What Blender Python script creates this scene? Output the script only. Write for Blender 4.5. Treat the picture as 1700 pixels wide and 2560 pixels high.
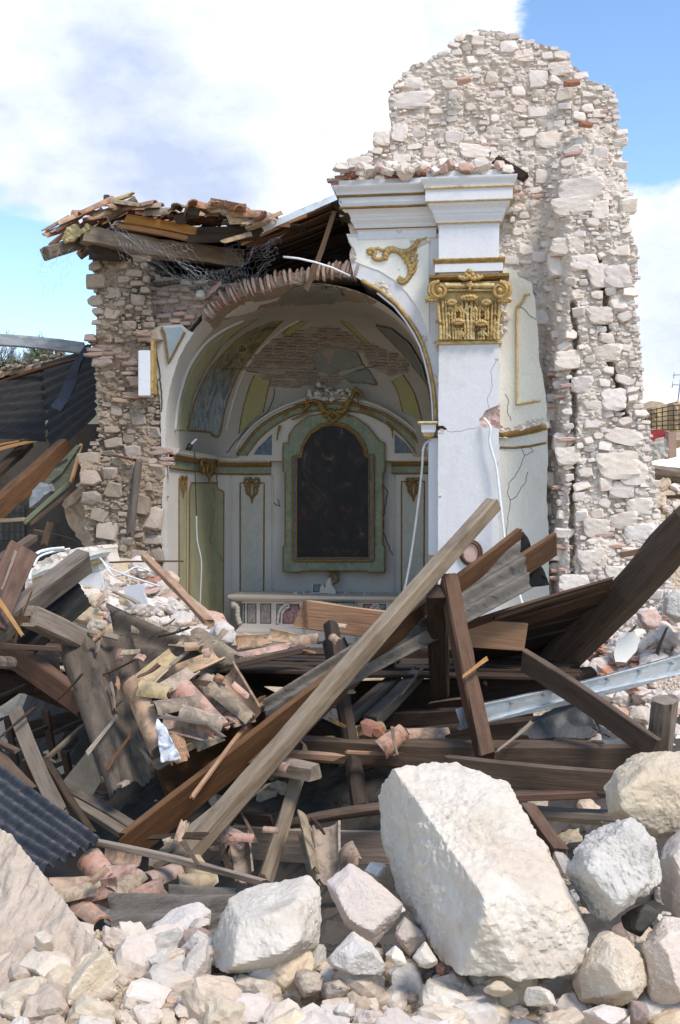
import bpy, bmesh, math, random
import numpy as np
from mathutils import Vector, Matrix, noise, Euler
from mathutils.geometry import delaunay_2d_cdt
from mathutils.bvhtree import BVHTree

for o in list(bpy.data.objects):
    bpy.data.objects.remove(o)
scene = bpy.context.scene
COL = scene.collection
R = random.Random(7)
PI = math.pi
rad = math.radians

# ------------------------------------------------------------------ camera
YAW = rad(7.0)
FPX = 2720.0                      # focal length in photo pixels (photo is 1700 x 2560)
CAMZ = 3.0
cam = bpy.data.cameras.new('camera')
cam.sensor_fit = 'HORIZONTAL'; cam.sensor_width = 24.0
cam.lens = 24.0 * FPX / 1700.0
cam.clip_start = 0.05; cam.clip_end = 3000
camo = bpy.data.objects.new('camera', cam); COL.objects.link(camo)
camo.location = (0, 0, CAMZ); camo.rotation_euler = (rad(90), 0, YAW)
scene.camera = camo
scene.render.resolution_x = 680; scene.render.resolution_y = 1024
CP = Vector((0, 0, CAMZ))
_fw = Vector((-math.sin(YAW), math.cos(YAW), 0)); _rt = Vector((math.cos(YAW), math.sin(YAW), 0))

def ray(px, py):
    return _fw + _rt * ((px - 850.0) / FPX) + Vector((0, 0, (1280.0 - py) / FPX))
def P(px, py, Y):
    """photo pixel + distance (world Y) -> world point"""
    d = ray(px, py)
    return CP + d * (Y / d.y)
def mpp(Y):                       # metres per photo pixel at distance Y
    return Y / FPX

# ------------------------------------------------------------------ light
SUN_EL = rad(54); SUN_AZ = rad(129)          # azimuth from +Y towards +X (sun behind the camera, to the right)
sd = Vector((math.sin(SUN_AZ) * math.cos(SUN_EL), math.cos(SUN_AZ) * math.cos(SUN_EL), math.sin(SUN_EL)))
sl = bpy.data.lights.new('sun', 'SUN'); sl.energy = 2.35; sl.angle = rad(16); sl.color = (1.0, 0.925, 0.84)
so = bpy.data.objects.new('sun', sl); COL.objects.link(so)
so.rotation_euler = sd.to_track_quat('Z', 'Y').to_euler()
so.location = (6, -6, 12)

world = bpy.data.worlds.new('World'); scene.world = world; world.use_nodes = True
def build_world():
    nt = world.node_tree; nt.nodes.clear()
    N = nt.nodes.new; L = nt.links.new
    out = N('ShaderNodeOutputWorld')
    sky = N('ShaderNodeTexSky'); sky.sky_type = 'NISHITA'; sky.sun_disc = False
    sky.sun_elevation = SUN_EL; sky.sun_rotation = SUN_AZ; sky.air_density = 1.0; sky.dust_density = 0.0; sky.ozone_density = 1.2
    bg = N('ShaderNodeBackground'); bg.inputs['Strength'].default_value = 0.15
    hs = N('ShaderNodeHueSaturation'); hs.inputs['Saturation'].default_value = 1.08; L(sky.outputs[0], hs.inputs['Color']); L(hs.outputs[0], bg.inputs[0])
    tc = N('ShaderNodeTexCoord')
    def math_(op, a, b=None, clamp=False):
        m = N('ShaderNodeMath'); m.operation = op; m.use_clamp = clamp
        for i, v in enumerate((a, b)):
            if v is None: continue
            if isinstance(v, (int, float)): m.inputs[i].default_value = v
            else: L(v, m.inputs[i])
        return m.outputs[0]
    mp = N('ShaderNodeMapping'); mp.inputs['Scale'].default_value = (1, 1, 1.7); mp.inputs['Location'].default_value = (0.3, 1.1, 0.4)
    L(tc.outputs['Generated'], mp.inputs[0])
    n1 = N('ShaderNodeTexNoise'); n1.inputs['Scale'].default_value = 4.2; n1.inputs['Detail'].default_value = 9; n1.inputs['Roughness'].default_value = 0.56
    n1.inputs['Distortion'].default_value = 0.25
    L(mp.outputs[0], n1.inputs['Vector'])
    n2 = N('ShaderNodeTexNoise'); n2.inputs['Scale'].default_value = 5.0; n2.inputs['Detail'].default_value = 9; n2.inputs['Roughness'].default_value = .62
    L(mp.outputs[0], n2.inputs['Vector'])
    dens = math_('ADD', math_('MULTIPLY', math_('SUBTRACT', n1.outputs['Fac'], .5), 1.7), .45)
    # cumulus banks and clear gaps: (direction as a photo pixel, angular radius in degrees, weight)
    for (px, py, r, w) in [(150, 150, 14, .32), (760, 260, 15, .34), (620, 40, 11, .22), (420, 480, 10, .22), (1130, 60, 5.5, .22), (1690, 560, 5, .34), (1720, 800, 6, .34), (-300, 100, 16, .2),
                           (1500, 130, 7, -.26), (1600, 330, 4, -.16), (10, 660, 6.5, -.34), (100, 790, 6, -.26), (722, 50, 1.2, -.42)]:
        d = ray(px, py).normalized()
        dp = N('ShaderNodeVectorMath'); dp.operation = 'DOT_PRODUCT'
        nv = N('ShaderNodeVectorMath'); nv.operation = 'NORMALIZE'; L(tc.outputs['Generated'], nv.inputs[0])
        L(nv.outputs[0], dp.inputs[0]); dp.inputs[1].default_value = d
        mr = N('ShaderNodeMapRange'); mr.interpolation_type = 'SMOOTHSTEP'
        L(dp.outputs['Value'], mr.inputs[0])
        mr.inputs[1].default_value = math.cos(rad(r)); mr.inputs[2].default_value = math.cos(rad(r * 0.25))
        mr.inputs[3].default_value = 0; mr.inputs[4].default_value = w
        dens = math_('ADD', dens, mr.outputs[0])
    cr = N('ShaderNodeValToRGB'); cr.color_ramp.elements[0].position = 0.50; cr.color_ramp.elements[1].position = 0.66
    cr.color_ramp.interpolation = 'EASE'
    L(dens, cr.inputs[0])
    # cloud brightness: bright rims and tops, soft lilac-grey bodies
    c2 = N('ShaderNodeValToRGB')
    e = c2.color_ramp.elements; e[0].position = 0.24; e[0].color = (0.36, 0.42, 0.56, 1); e[1].position = 0.60; e[1].color = (0.94, 0.925, 0.90, 1); em = c2.color_ramp.elements.new(.44); em.color = (0.56, 0.60, 0.68, 1)
    d0 = ray(330, 400).normalized(); dq = N('ShaderNodeVectorMath'); dq.operation = 'DOT_PRODUCT'; nq = N('ShaderNodeVectorMath'); nq.operation = 'NORMALIZE'
    L(tc.outputs['Generated'], nq.inputs[0]); L(nq.outputs[0], dq.inputs[0]); dq.inputs[1].default_value = d0
    mq = N('ShaderNodeMapRange'); mq.interpolation_type = 'SMOOTHSTEP'; L(dq.outputs['Value'], mq.inputs[0])
    mq.inputs[1].default_value = math.cos(rad(9)); mq.inputs[2].default_value = math.cos(rad(1)); mq.inputs[3].default_value = 0; mq.inputs[4].default_value = .15
    d1 = ray(1660, 780).normalized(); dr = N('ShaderNodeVectorMath'); dr.operation = 'DOT_PRODUCT'; L(nq.outputs[0], dr.inputs[0]); dr.inputs[1].default_value = d1
    ms = N('ShaderNodeMapRange'); ms.interpolation_type = 'SMOOTHSTEP'; L(dr.outputs['Value'], ms.inputs[0])
    ms.inputs[1].default_value = math.cos(rad(6)); ms.inputs[2].default_value = math.cos(rad(.6)); ms.inputs[3].default_value = 0; ms.inputs[4].default_value = .16
    L(math_('SUBTRACT', math_('SUBTRACT', n2.outputs['Fac'], mq.outputs[0]), ms.outputs[0]), c2.inputs[0])
    bc = N('ShaderNodeBackground'); L(c2.outputs[0], bc.inputs[0]); bc.inputs['Strength'].default_value = 1.0
    mx = N('ShaderNodeMixShader'); L(cr.outputs[0], mx.inputs[0]); L(bg.outputs[0], mx.inputs[1]); L(bc.outputs[0], mx.inputs[2])
    L(mx.outputs[0], out.inputs[0])
build_world()
vs = scene.view_settings
vs.view_transform = 'Standard'; vs.look = 'None'; vs.gamma = 1.0; vs.exposure = 0.8; vs.use_curve_mapping = False

# ------------------------------------------------------------------ object helpers
def link(name, me, mat=None, parent=None, M=None):
    o = bpy.data.objects.new(name, me); COL.objects.link(o)
    if mat is not None and len(me.materials) == 0: me.materials.append(mat)
    if M is not None: o.matrix_world = M
    if parent is not None: adopt(o, parent)
    return o
ROOTLOC = {}
def adopt(o, parent):
    o.parent = parent
    # every parent sits unrotated, so only its (accumulated) location has to be undone
    o.matrix_parent_inverse = Matrix.Translation(-ROOTLOC.get(parent.name, Vector((0, 0, 0))))
def tag(o, label, cat, group=None, kind=None):
    if label: o['label'] = label
    if cat: o['category'] = cat
    if group: o['group'] = group
    if kind: o['kind'] = kind
    return o
def thing(name, label, cat, loc=(0, 0, 0), group=None):
    o = bpy.data.objects.new(name, None); COL.objects.link(o)
    o.location = loc; o.empty_display_size = .2
    ROOTLOC[o.name] = Vector(loc)
    return tag(o, label, cat, group)
def mesh(verts, faces, smooth=False, name='mesh'):
    me = bpy.data.meshes.new(name); me.from_pydata([tuple(v) for v in verts], [], faces); me.update()
    if smooth: me.polygons.foreach_set('use_smooth', [True] * len(me.polygons))
    return me
def centred(name, verts, faces, mat, smooth=False, parent=None):
    """mesh object whose origin sits at the middle of its own vertices (for object-space textures)"""
    c = Vector((0, 0, 0))
    for v in verts: c += Vector(v)
    c /= len(verts)
    me = mesh([Vector(v) - c for v in verts], faces, smooth, name)
    return link(name, me, mat, parent, Matrix.Translation(c))

# ------------------------------------------------------------------ projections of photo outlines on real surfaces
def on_plane(Y):
    def f(px, py): return P(px, py, Y), Vector((0, -1, 0))
    return f
def on_bvh(bvh, fallback=None):
    def f(px, py):
        d = ray(px, py).normalized()
        h = bvh.ray_cast(CP, d)
        if h[0] is None:
            if fallback: return fallback(px, py)
            return None
        n = h[1]
        if n.dot(d) > 0: n = -n
        return h[0], n
    return f
def area2(poly):
    return sum(poly[i][0] * poly[(i + 1) % len(poly)][1] - poly[(i + 1) % len(poly)][0] * poly[i][1] for i in range(len(poly))) / 2
def inside(x, y, poly):
    c = False; n = len(poly); j = n - 1
    for i in range(n):
        xi, yi = poly[i]; xj, yj = poly[j]
        if (yi > y) != (yj > y) and x < (xj - xi) * (y - yi) / (yj - yi) + xi: c = not c
        j = i
    return c
def resample(poly, step, jag=0, closed=True, rnd=R):
    out = []
    n = len(poly)
    for i in range(n if closed else n - 1):
        a = poly[i]; b = poly[(i + 1) % n]
        L = math.hypot(b[0] - a[0], b[1] - a[1]); k = max(1, int(round(L / step)))
        for j in range(k):
            t = j / k
            x = a[0] + (b[0] - a[0]) * t; y = a[1] + (b[1] - a[1]) * t
            if jag and 0 < j: x += rnd.uniform(-jag, jag); y += rnd.uniform(-jag, jag)
            out.append((x, y))
    if not closed: out.append(tuple(poly[-1][:2]))
    return out
def tri2d(poly, cell, jag=0):
    b = resample(poly, cell, jag)
    if area2(b) < 0: b = b[::-1]
    xs = [p[0] for p in b]; ys = [p[1] for p in b]
    pts = [Vector(p) for p in b]; nb = len(b)
    y = min(ys) + cell * .5; row = 0
    while y < max(ys):
        x = min(xs) + cell * (.5 if row % 2 else 1.0)
        while x < max(xs):
            xx = x + R.uniform(-.2, .2) * cell; yy = y + R.uniform(-.2, .2) * cell
            if inside(xx, yy, b): pts.append(Vector((xx, yy)))
            x += cell
        y += cell * .87; row += 1
    ed = [(i, (i + 1) % nb) for i in range(nb)]
    v, e, f, *_ = delaunay_2d_cdt(pts, ed, [], 1, 1e-4)
    return v, f
def sheet(name, poly, proj, mat, parent=None, thick=.02, off=0.0, cell=14, disp=None, jag=0, back=None, smooth=False):
    """solid plate with the outline of poly (photo pixels) lying on a surface; back = fixed world Y of the rear face"""
    v2, fs = tri2d(poly, cell, jag)
    fr = []; bk = []
    for v in v2:
        h = proj(v.x, v.y)
        if h is None: fr.append(None); bk.append(None); continue
        p, n = h
        d = disp(p, v.x, v.y) if disp else 0
        fr.append(p + n * (off + thick + d))
        if back is None: bk.append(p + n * off)
        else: bk.append(Vector((p.x, back, p.z)))
    idx = {}; verts = []; faces = []
    for i in range(len(v2)):
        if fr[i] is not None: idx[i] = len(verts); verts.append(fr[i])
    nf = len(verts)
    for i in range(len(v2)):
        if fr[i] is not None: verts.append(bk[i])
    ec = {}
    for f in fs:
        if any(i not in idx for i in f): continue
        a = [idx[i] for i in f]
        n = (verts[a[1]] - verts[a[0]]).cross(verts[a[2]] - verts[a[0]])
        if n.dot(verts[a[0]] - CP) > 0: a = a[::-1]
        faces.append(tuple(a)); faces.append(tuple(i + nf for i in a[::-1]))
        for k in range(len(a)):
            e = (a[k], a[(k + 1) % len(a)])
            ec[e] = 1
    for (a, b) in list(ec):
        if (b, a) not in ec: faces.append((b, a, a + nf, b + nf))
    me = mesh(verts, faces, smooth, name)
    return link(name, me, mat, parent)
def tube_geo(pts, r, sides=6, closed=False, flat=1.0):
    n = len(pts); V = []; F = []
    rs = r if isinstance(r, (list, tuple)) else [r] * n
    prev = None
    for i in range(n):
        a = pts[(i - 1) % n] if (closed or i > 0) else pts[i]
        b = pts[(i + 1) % n] if (closed or i < n - 1) else pts[i]
        t = (Vector(b) - Vector(a))
        if t.length < 1e-9: t = Vector((0, 0, 1))
        t.normalize()
        up = prev if prev is not None else (Vector((0, 1, 0)) if abs(t.y) < .9 else Vector((0, 0, 1)))
        s = t.cross(up)
        if s.length < 1e-6: s = t.cross(Vector((1, 0, 0)))
        s.normalize(); up = s.cross(t).normalized(); prev = up
        for k in range(sides):
            A = 2 * PI * k / sides
            V.append(Vector(pts[i]) + s * math.cos(A) * rs[i] + up * math.sin(A) * rs[i] * flat)
    m = n if closed else n - 1
    for i in range(m):
        for k in range(sides):
            a = i * sides + k; b = i * sides + (k + 1) % sides
            c = ((i + 1) % n) * sides + (k + 1) % sides; d = ((i + 1) % n) * sides + k
            F.append((a, b, c, d))
    if not closed:
        F.append(tuple(range(sides))[::-1]); F.append(tuple((n - 1) * sides + k for k in range(sides)))
    return V, F
def tube(name, pts, r, mat, parent=None, sides=6, closed=False, smooth=True, flat=1.0):
    V, F = tube_geo(pts, r, sides, closed, flat)
    return link(name, mesh(V, F, smooth, name), mat, parent)
def spline(pts, n=8):
    """Catmull-Rom through points (2D or 3D tuples)"""
    P_ = [Vector(p) for p in pts]; out = []
    for i in range(len(P_) - 1):
        p0 = P_[max(0, i - 1)]; p1 = P_[i]; p2 = P_[i + 1]; p3 = P_[min(len(P_) - 1, i + 2)]
        for k in range(n):
            t = k / n
            out.append(.5 * ((2 * p1) + (p2 - p0) * t + (2 * p0 - 5 * p1 + 4 * p2 - p3) * t * t + (3 * p1 - p0 - 3 * p2 + p3) * t ** 3))
    out.append(P_[-1]); return out
def bead(name, path, proj, r, mat, parent=None, step=14, off=0.0, closed=False, sides=6, jag=0):
    """rounded moulding that follows a photo path over a surface"""
    pp = resample(path, step, jag, closed)
    pts = []
    for (x, y) in pp:
        h = proj(x, y)
        if h is not None: pts.append(h[0] + h[1] * (off))
    if len(pts) < 2: return None
    return tube(name, pts, r, mat, parent, sides, closed)
def box_geo(x0, x1, y0, y1, z0, z1):
    V = [Vector((x, y, z)) for x in (x0, x1) for y in (y0, y1) for z in (z0, z1)]
    F = [(0, 1, 3, 2), (4, 6, 7, 5), (0, 4, 5, 1), (2, 3, 7, 6), (0, 2, 6, 4), (1, 5, 7, 3)]
    return V, F
def box(name, x0, x1, y0, y1, z0, z1, mat, parent=None, bev=0):
    if bev <= 0:
        V, F = box_geo(x0, x1, y0, y1, z0, z1)
        return link(name, mesh(V, F, False, name), mat, parent)
    bm = bmesh.new(); bmesh.ops.create_cube(bm, size=1)
    for v in bm.verts:
        v.co = Vector(((x0 + x1) / 2 + v.co.x * (x1 - x0), (y0 + y1) / 2 + v.co.y * (y1 - y0), (z0 + z1) / 2 + v.co.z * (z1 - z0)))
    bmesh.ops.bevel(bm, geom=bm.edges[:], offset=bev, segments=2, affect='EDGES')
    me = bpy.data.meshes.new(name); bm.to_mesh(me); bm.free()
    return link(name, me, mat, parent)
def profile_run(name, prof, x0, x1, mat, parent=None, ret=True, y_wall=16.0, seg=1):
    """moulding of profile [(projection, z)...] run along X from x0 to x1 and returned to the wall at both ends"""
    V = []; F = []
    path = []
    for (pr, z) in prof:
        row = [(x0 - pr, y_wall, z), (x0 - pr, y_wall - pr, z), (x1 + pr, y_wall - pr, z), (x1 + pr, y_wall, z)]
        if not ret: row = [(x0, y_wall - pr, z), (x1, y_wall - pr, z)]
        path.append(row)
    m = len(path[0])
    for row in path: V += [Vector(p) for p in row]
    for i in range(len(path) - 1):
        for k in range(m - 1):
            F.append((i * m + k, i * m + k + 1, (i + 1) * m + k + 1, (i + 1) * m + k))
    F.append(tuple(range(m))); F.append(tuple((len(path) - 1) * m + k for k in range(m))[::-1])
    return link(name, mesh(V, F, False, name), mat, parent)

# ------------------------------------------------------------------ rocks
_ico = {}
def ico(sub):
    if sub not in _ico:
        bm = bmesh.new(); bmesh.ops.create_icosphere(bm, subdivisions=sub, radius=1)
        _ico[sub] = (np.array([v.co[:] for v in bm.verts]), [tuple(v.index for v in f.verts) for f in bm.faces]); bm.free()
    return _ico[sub]
def planes_radius(D, N, H, p):
    s = np.maximum(D @ N.T, 1e-6) / H[None, :]
    return (s ** p).sum(1) ** (-1.0 / p)
def fbm(v, o, amp, lac=2.1, gain=.5):
    s = 0; a = amp; f = 1.0
    for _ in range(o):
        s += a * noise.noise(v * f); f *= lac; a *= gain
    return s
def unit_rock(seed, sub=2, boxy=.5, p=14, rough=.06, nscale=1.6, nplanes=10):
    """rock that fills about the unit cube -0.5..0.5"""
    rn = random.Random(seed); D, F = ico(sub)
    N = []; H = []
    for ax in range(3):
        for s in (-1, 1):
            n = Vector((0, 0, 0)); n[ax] = s
            n += Vector([rn.gauss(0, .18) for _ in range(3)]) * (1.3 - boxy); n.normalize()
            N.append(n[:]); H.append(rn.uniform(.82, 1.0))
    for _ in range(nplanes):
        n = Vector([rn.gauss(0, 1) for _ in range(3)]).normalized()
        N.append(n[:]); H.append(rn.uniform(.95, 1.25))
    r = planes_radius(D, np.array(N), np.array(H), p)
    V = D * r[:, None]
    off = Vector((seed * 3.7, seed * 1.3, seed * 7.1))
    if rough:
        for i in range(len(V)):
            q = Vector(V[i]); V[i] = V[i] * (1 + fbm(q * nscale + off, 3 if sub > 2 else 2, rough * 1.6))
    lo = V.min(0); hi = V.max(0)
    V = (V - (lo + hi) / 2) / (hi - lo)
    return mesh(V.tolist(), F, False, 'rock')
def hull_rock(name, pts, mat, sub=5, p=26, rough=.022, fine=.006, nscale=3.0, parent=None, seed=1, smooth=False, chips=10):
    """boulder that fills the convex hull of the points, with worn edges and a broken surface"""
    bm = bmesh.new()
    for q in pts: bm.verts.new(q)
    r_ = bmesh.ops.convex_hull(bm, input=bm.verts[:])
    bmesh.ops.delete(bm, geom=list({g for g in r_['geom_interior'] if isinstance(g, bmesh.types.BMVert)} | {v for v in bm.verts if not v.link_faces}), context='VERTS')
    bmesh.ops.recalc_face_normals(bm, faces=bm.faces[:])
    bm.normal_update()
    c = sum((v.co for v in bm.verts), Vector()) / len(bm.verts)
    N = []; H = []
    for f in bm.faces:
        if f.calc_area() < 1e-6: continue
        h = f.normal.dot(f.calc_center_median() - c)
        n = f.normal
        if h < 0: h = -h; n = -n
        N.append(n[:]); H.append(max(h, 1e-3))
    bm.free()
    D, F = ico(sub)
    rn = random.Random(seed * 13 + 5); N = list(N); H = list(H)
    if chips:                                        # knock flat facets off the edges
        dd = np.array([Vector([rn.gauss(0, 1) for _ in range(3)]).normalized()[:] for _ in range(chips)])
        r0 = planes_radius(dd, np.array(N), np.array(H), 40)
        for d_, q_ in zip(dd, r0): N.append(tuple(d_)); H.append(q_ * rn.uniform(.76, .96))
    r = planes_radius(D, np.array(N), np.array(H), p)
    V = D * r[:, None]
    size = float(np.abs(V).max())
    off = Vector((seed * 2.31, seed * 5.17, seed * .77))
    out = np.empty_like(V)
    for i in range(len(V)):
        q = Vector(V[i]) / size
        d = fbm(q * nscale + off, 5, rough * 2.0, 2.2, .58)
        rid = 1 - abs(noise.noise(q * nscale * 1.7 + off * 1.7)) * 2
        d += rough * .7 * rid * rid * noise.noise(q * 2.2 + off)
        d += fine * 2 * noise.noise(q * 22 + off) + fine * noise.noise(q * 47 + off)
        out[i] = V[i] + D[i] * d * size
    me = mesh(out.tolist(), F, smooth, name)
    return link(name, me, mat, parent, Matrix.Translation(c))
def boulder(outline, Y, depth, seed=1, tilt=0.0, **kw):
    """hull points of a boulder whose outline in the photo is given, standing at distance Y"""
    rn = random.Random(seed)
    cx = sum(p[0] for p in outline) / len(outline); cy = sum(p[1] for p in outline) / len(outline)
    top = min(p[1] for p in outline); bot = max(p[1] for p in outline)
    pts = []
    for (x, y) in outline:
        t = (y - top) / max(1, bot - top)           # 0 top .. 1 bottom; tops lean back, feet stand forward
        yy = Y + depth * (.5 - t) * tilt
        pts.append(P(x, y, yy))
        k = rn.uniform(.45, .7)
        pts.append(P(cx + (x - cx) * k, cy + (y - cy) * k, yy - depth * rn.uniform(.38, .5)))
        k = rn.uniform(.6, .8)
        pts.append(P(cx + (x - cx) * k, cy + (y - cy) * k, yy + depth * rn.uniform(.35, .5)))
    return pts

# ------------------------------------------------------------------ timber, sheets, tiles
def basis(p0, p1, roll=0, ref=None):
    p0 = Vector(p0); p1 = Vector(p1)
    x = (p1 - p0).normalized()
    up = Vector(ref) if ref is not None else Vector((0, 0, 1))
    if abs(x.dot(up)) > .98: up = Vector((0, -1, 0))
    y = up.cross(x).normalized(); z = x.cross(y)
    M3 = Matrix((x, y, z)).transposed().to_4x4()
    M3 = M3 @ Matrix.Rotation(rad(roll), 4, 'X')
    return Matrix.Translation(p0) @ M3
def timber_geo(L, w, h, seed=0, n=None, bow=0.0, rough=.06, broken=(0, 0), taper=0.0, rnd=False):
    rn = random.Random(seed)
    n = n or max(4, min(22, int(L / .18)))
    s = 10 if rnd else 8
    V = []; F = []
    ch = .12 * min(w, h)
    if rnd: prof = [(math.cos(2 * PI * k / s) * w / 2, math.sin(2 * PI * k / s) * h / 2) for k in range(s)]
    else: prof = [(w / 2, h / 2 - ch), (w / 2 - ch, h / 2), (-w / 2 + ch, h / 2), (-w / 2, h / 2 - ch), (-w / 2, -h / 2 + ch), (-w / 2 + ch, -h / 2), (w / 2 - ch, -h / 2), (w / 2, -h / 2 + ch)]
    o = Vector((seed * 1.7, seed * .9, 3.1)); bs_ = rn.choice((-1.6, -.8, .8, 1.6))
    m = min(w, h)
    for i in range(n + 1):
        t = i / n; x = t * L
        b = bow * bs_ * math.sin(PI * t) * min(1.5, L / 1.5)
        k = 1 - taper * t
        for j, (y, z) in enumerate(prof):
            q = Vector((x * 1.5, y * 4 / max(w, h), z * 4 / max(w, h))) + o
            d = noise.noise(q) * rough * m + noise.noise(q * 3.3) * rough * .5 * m
            xx = x
            if i == 0: xx -= rn.uniform(-.4, 1) * broken[0] * 1.6
            if i == n: xx += rn.uniform(-.4, 1) * broken[1] * 1.6
            V.append(Vector((xx, y * k + d * (1 if y > 0 else -1), z * k + d * (1 if z > 0 else -1) + b)))
    for i in range(n):
        for j in range(s):
            a = i * s + j; b2 = i * s + (j + 1) % s
            F.append((a, a + s, b2 + s, b2))
    F.append(tuple(range(s))); F.append(tuple(n * s + k for k in range(s))[::-1])
    return V, F
_bs = [100]
def timber(name, label, a, b, w, h, mat, roll=0, cat='beam', group=None, bow=0.012, broken=(0.02, 0.025), rough=.11, parent=None, ref=None, taper=0, rnd=False):
    """a, b = (px, py, Y) ends of the middle line"""
    p0 = P(*a) if not isinstance(a, Vector) else a
    p1 = P(*b) if not isinstance(b, Vector) else b
    _bs[0] += 1
    V, F = timber_geo((p1 - p0).length, w, h, _bs[0], bow=bow, broken=broken, rough=rough, taper=taper, rnd=rnd)
    o = link(name, mesh(V, F, False, name), mat, parent, basis(p0, p1, roll, ref))
    if parent is None: tag(o, label, cat, group)
    return o
def corrugated_geo(c, waves, amp, nu, nv, thick=.006, bend=None, rag=0.0, seed=0):
    """c = corners TL, TR, BR, BL; corrugations repeat along u (TL->TR) and run along v (TL->BL)"""
    rn = random.Random(seed)
    TL, TR, BR, BL = [Vector(p) for p in c]
    V = []
    nr = ((TR - TL).cross(BL - TL)).normalized()
    if nr.dot(CP - TL) < 0: nr = -nr
    ru = [[rn.uniform(-rag, rag) for _ in range(nu + 1)] for _ in range(2)]
    for j in range(nv + 1):
        for i in range(nu + 1):
            u = i / nu; v = j / nv
            if j == nv: v += ru[0][i]
            if j == 0: v += ru[1][i]
            p = (TL * (1 - u) + TR * u) * (1 - v) + (BL * (1 - u) + BR * u) * v
            d = amp * math.sin(2 * PI * waves * u)
            if bend: d += bend(u, v)
            d += .012 * noise.noise(Vector((u * 3 + seed, v * 3, seed * 1.3)))
            V.append(p + nr * d)
    n = len(V); V += [p - nr * thick for p in V]
    F = []
    for j in range(nv):
        for i in range(nu):
            a = j * (nu + 1) + i; b = a + 1; c2 = a + nu + 2; d = a + nu + 1
            F.append((a, b, c2, d)); F.append((a + n, d + n, c2 + n, b + n))
    W = nu + 1
    for i in range(nu):
        F.append((i, i + n, i + 1 + n, i + 1)); k = nv * W
        F.append((k + i, k + i + 1, k + i + 1 + n, k + i + n))
    for j in range(nv):
        F.append((j * W, (j + 1) * W, (j + 1) * W + n, j * W + n)); k = nu
        F.append((j * W + k, j * W + k + n, (j + 1) * W + k + n, (j + 1) * W + k))
    return V, F
def corrugated(name, label, corners, waves, amp, mat, nv=14, bend=None, cat='roofing sheet', group=None, rag=.01, seed=0, parent=None, thick=.006):
    c = [P(*q) if not isinstance(q, Vector) else q for q in corners]
    V, F = corrugated_geo(c, waves, amp, int(waves * 10), nv, bend=bend, rag=rag, seed=seed, thick=thick)
    ce = (c[0] + c[1] + c[2] + c[3]) / 4; ex = (c[1] - c[0]).normalized(); ez = ex.cross(c[3] - c[0]).normalized(); ey = ez.cross(ex)
    Mx = Matrix.Translation(ce) @ Matrix((ex, ey, ez)).transposed().to_4x4(); Mi = Mx.inverted()
    me = mesh([Mi @ v for v in V], F, True, name); me.set_sharp_from_angle(angle=rad(60))
    o = link(name, me, mat, parent, Mx)        # local Y runs along the corrugations
    if parent is None: tag(o, label, cat, group)
    return o
def tile_mesh(seed, arc=150, L=.44, r0=.108, r1=.086, th=.014, chip=0.0):
    """curved clay roof tile: tapered half barrel, local X along its length, hump towards +Z"""
    rn = random.Random(seed); na = 10; nl = 5
    V = []
    for s in (0, 1):
        for i in range(nl + 1):
            t = i / nl; r = r0 + (r1 - r0) * t - s * th
            for k in range(na + 1):
                a = rad(90 - arc / 2 + arc * k / na)
                x = (t - .5) * L
                if i == nl and chip: x -= chip * max(0, noise.noise(Vector((k * .45, seed * 3.1, 0))) + .25)
                if i == 0 and chip: x += chip * .6 * max(0, noise.noise(Vector((k * .5, seed * 5.1, 4))))
                d = .004 * noise.noise(Vector((x * 9, k * .5, seed)))
                V.append(Vector((x, math.cos(a) * (r + d), math.sin(a) * (r + d) - r0 * .55)))
    n = (nl + 1) * (na + 1); W = na + 1; F = []
    for i in range(nl):
        for k in range(na):
            a = i * W + k
            F.append((a, a + 1, a + W + 1, a + W)); F.append((a + n, a + W + n, a + W + 1 + n, a + 1 + n))
    for k in range(na):
        F.append((k, k + n, k + 1 + n, k + 1)); b = nl * W + k
        F.append((b, b + 1, b + 1 + n, b + n))
    for i in range(nl):
        F.append((i * W, (i + 1) * W, (i + 1) * W + n, i * W + n)); b = i * W + na
        F.append((b, b + n, b + W + n, b + W))
    me = mesh(V, F, True, 'tile'); me.set_sharp_from_angle(angle=rad(35))
    return me

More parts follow.
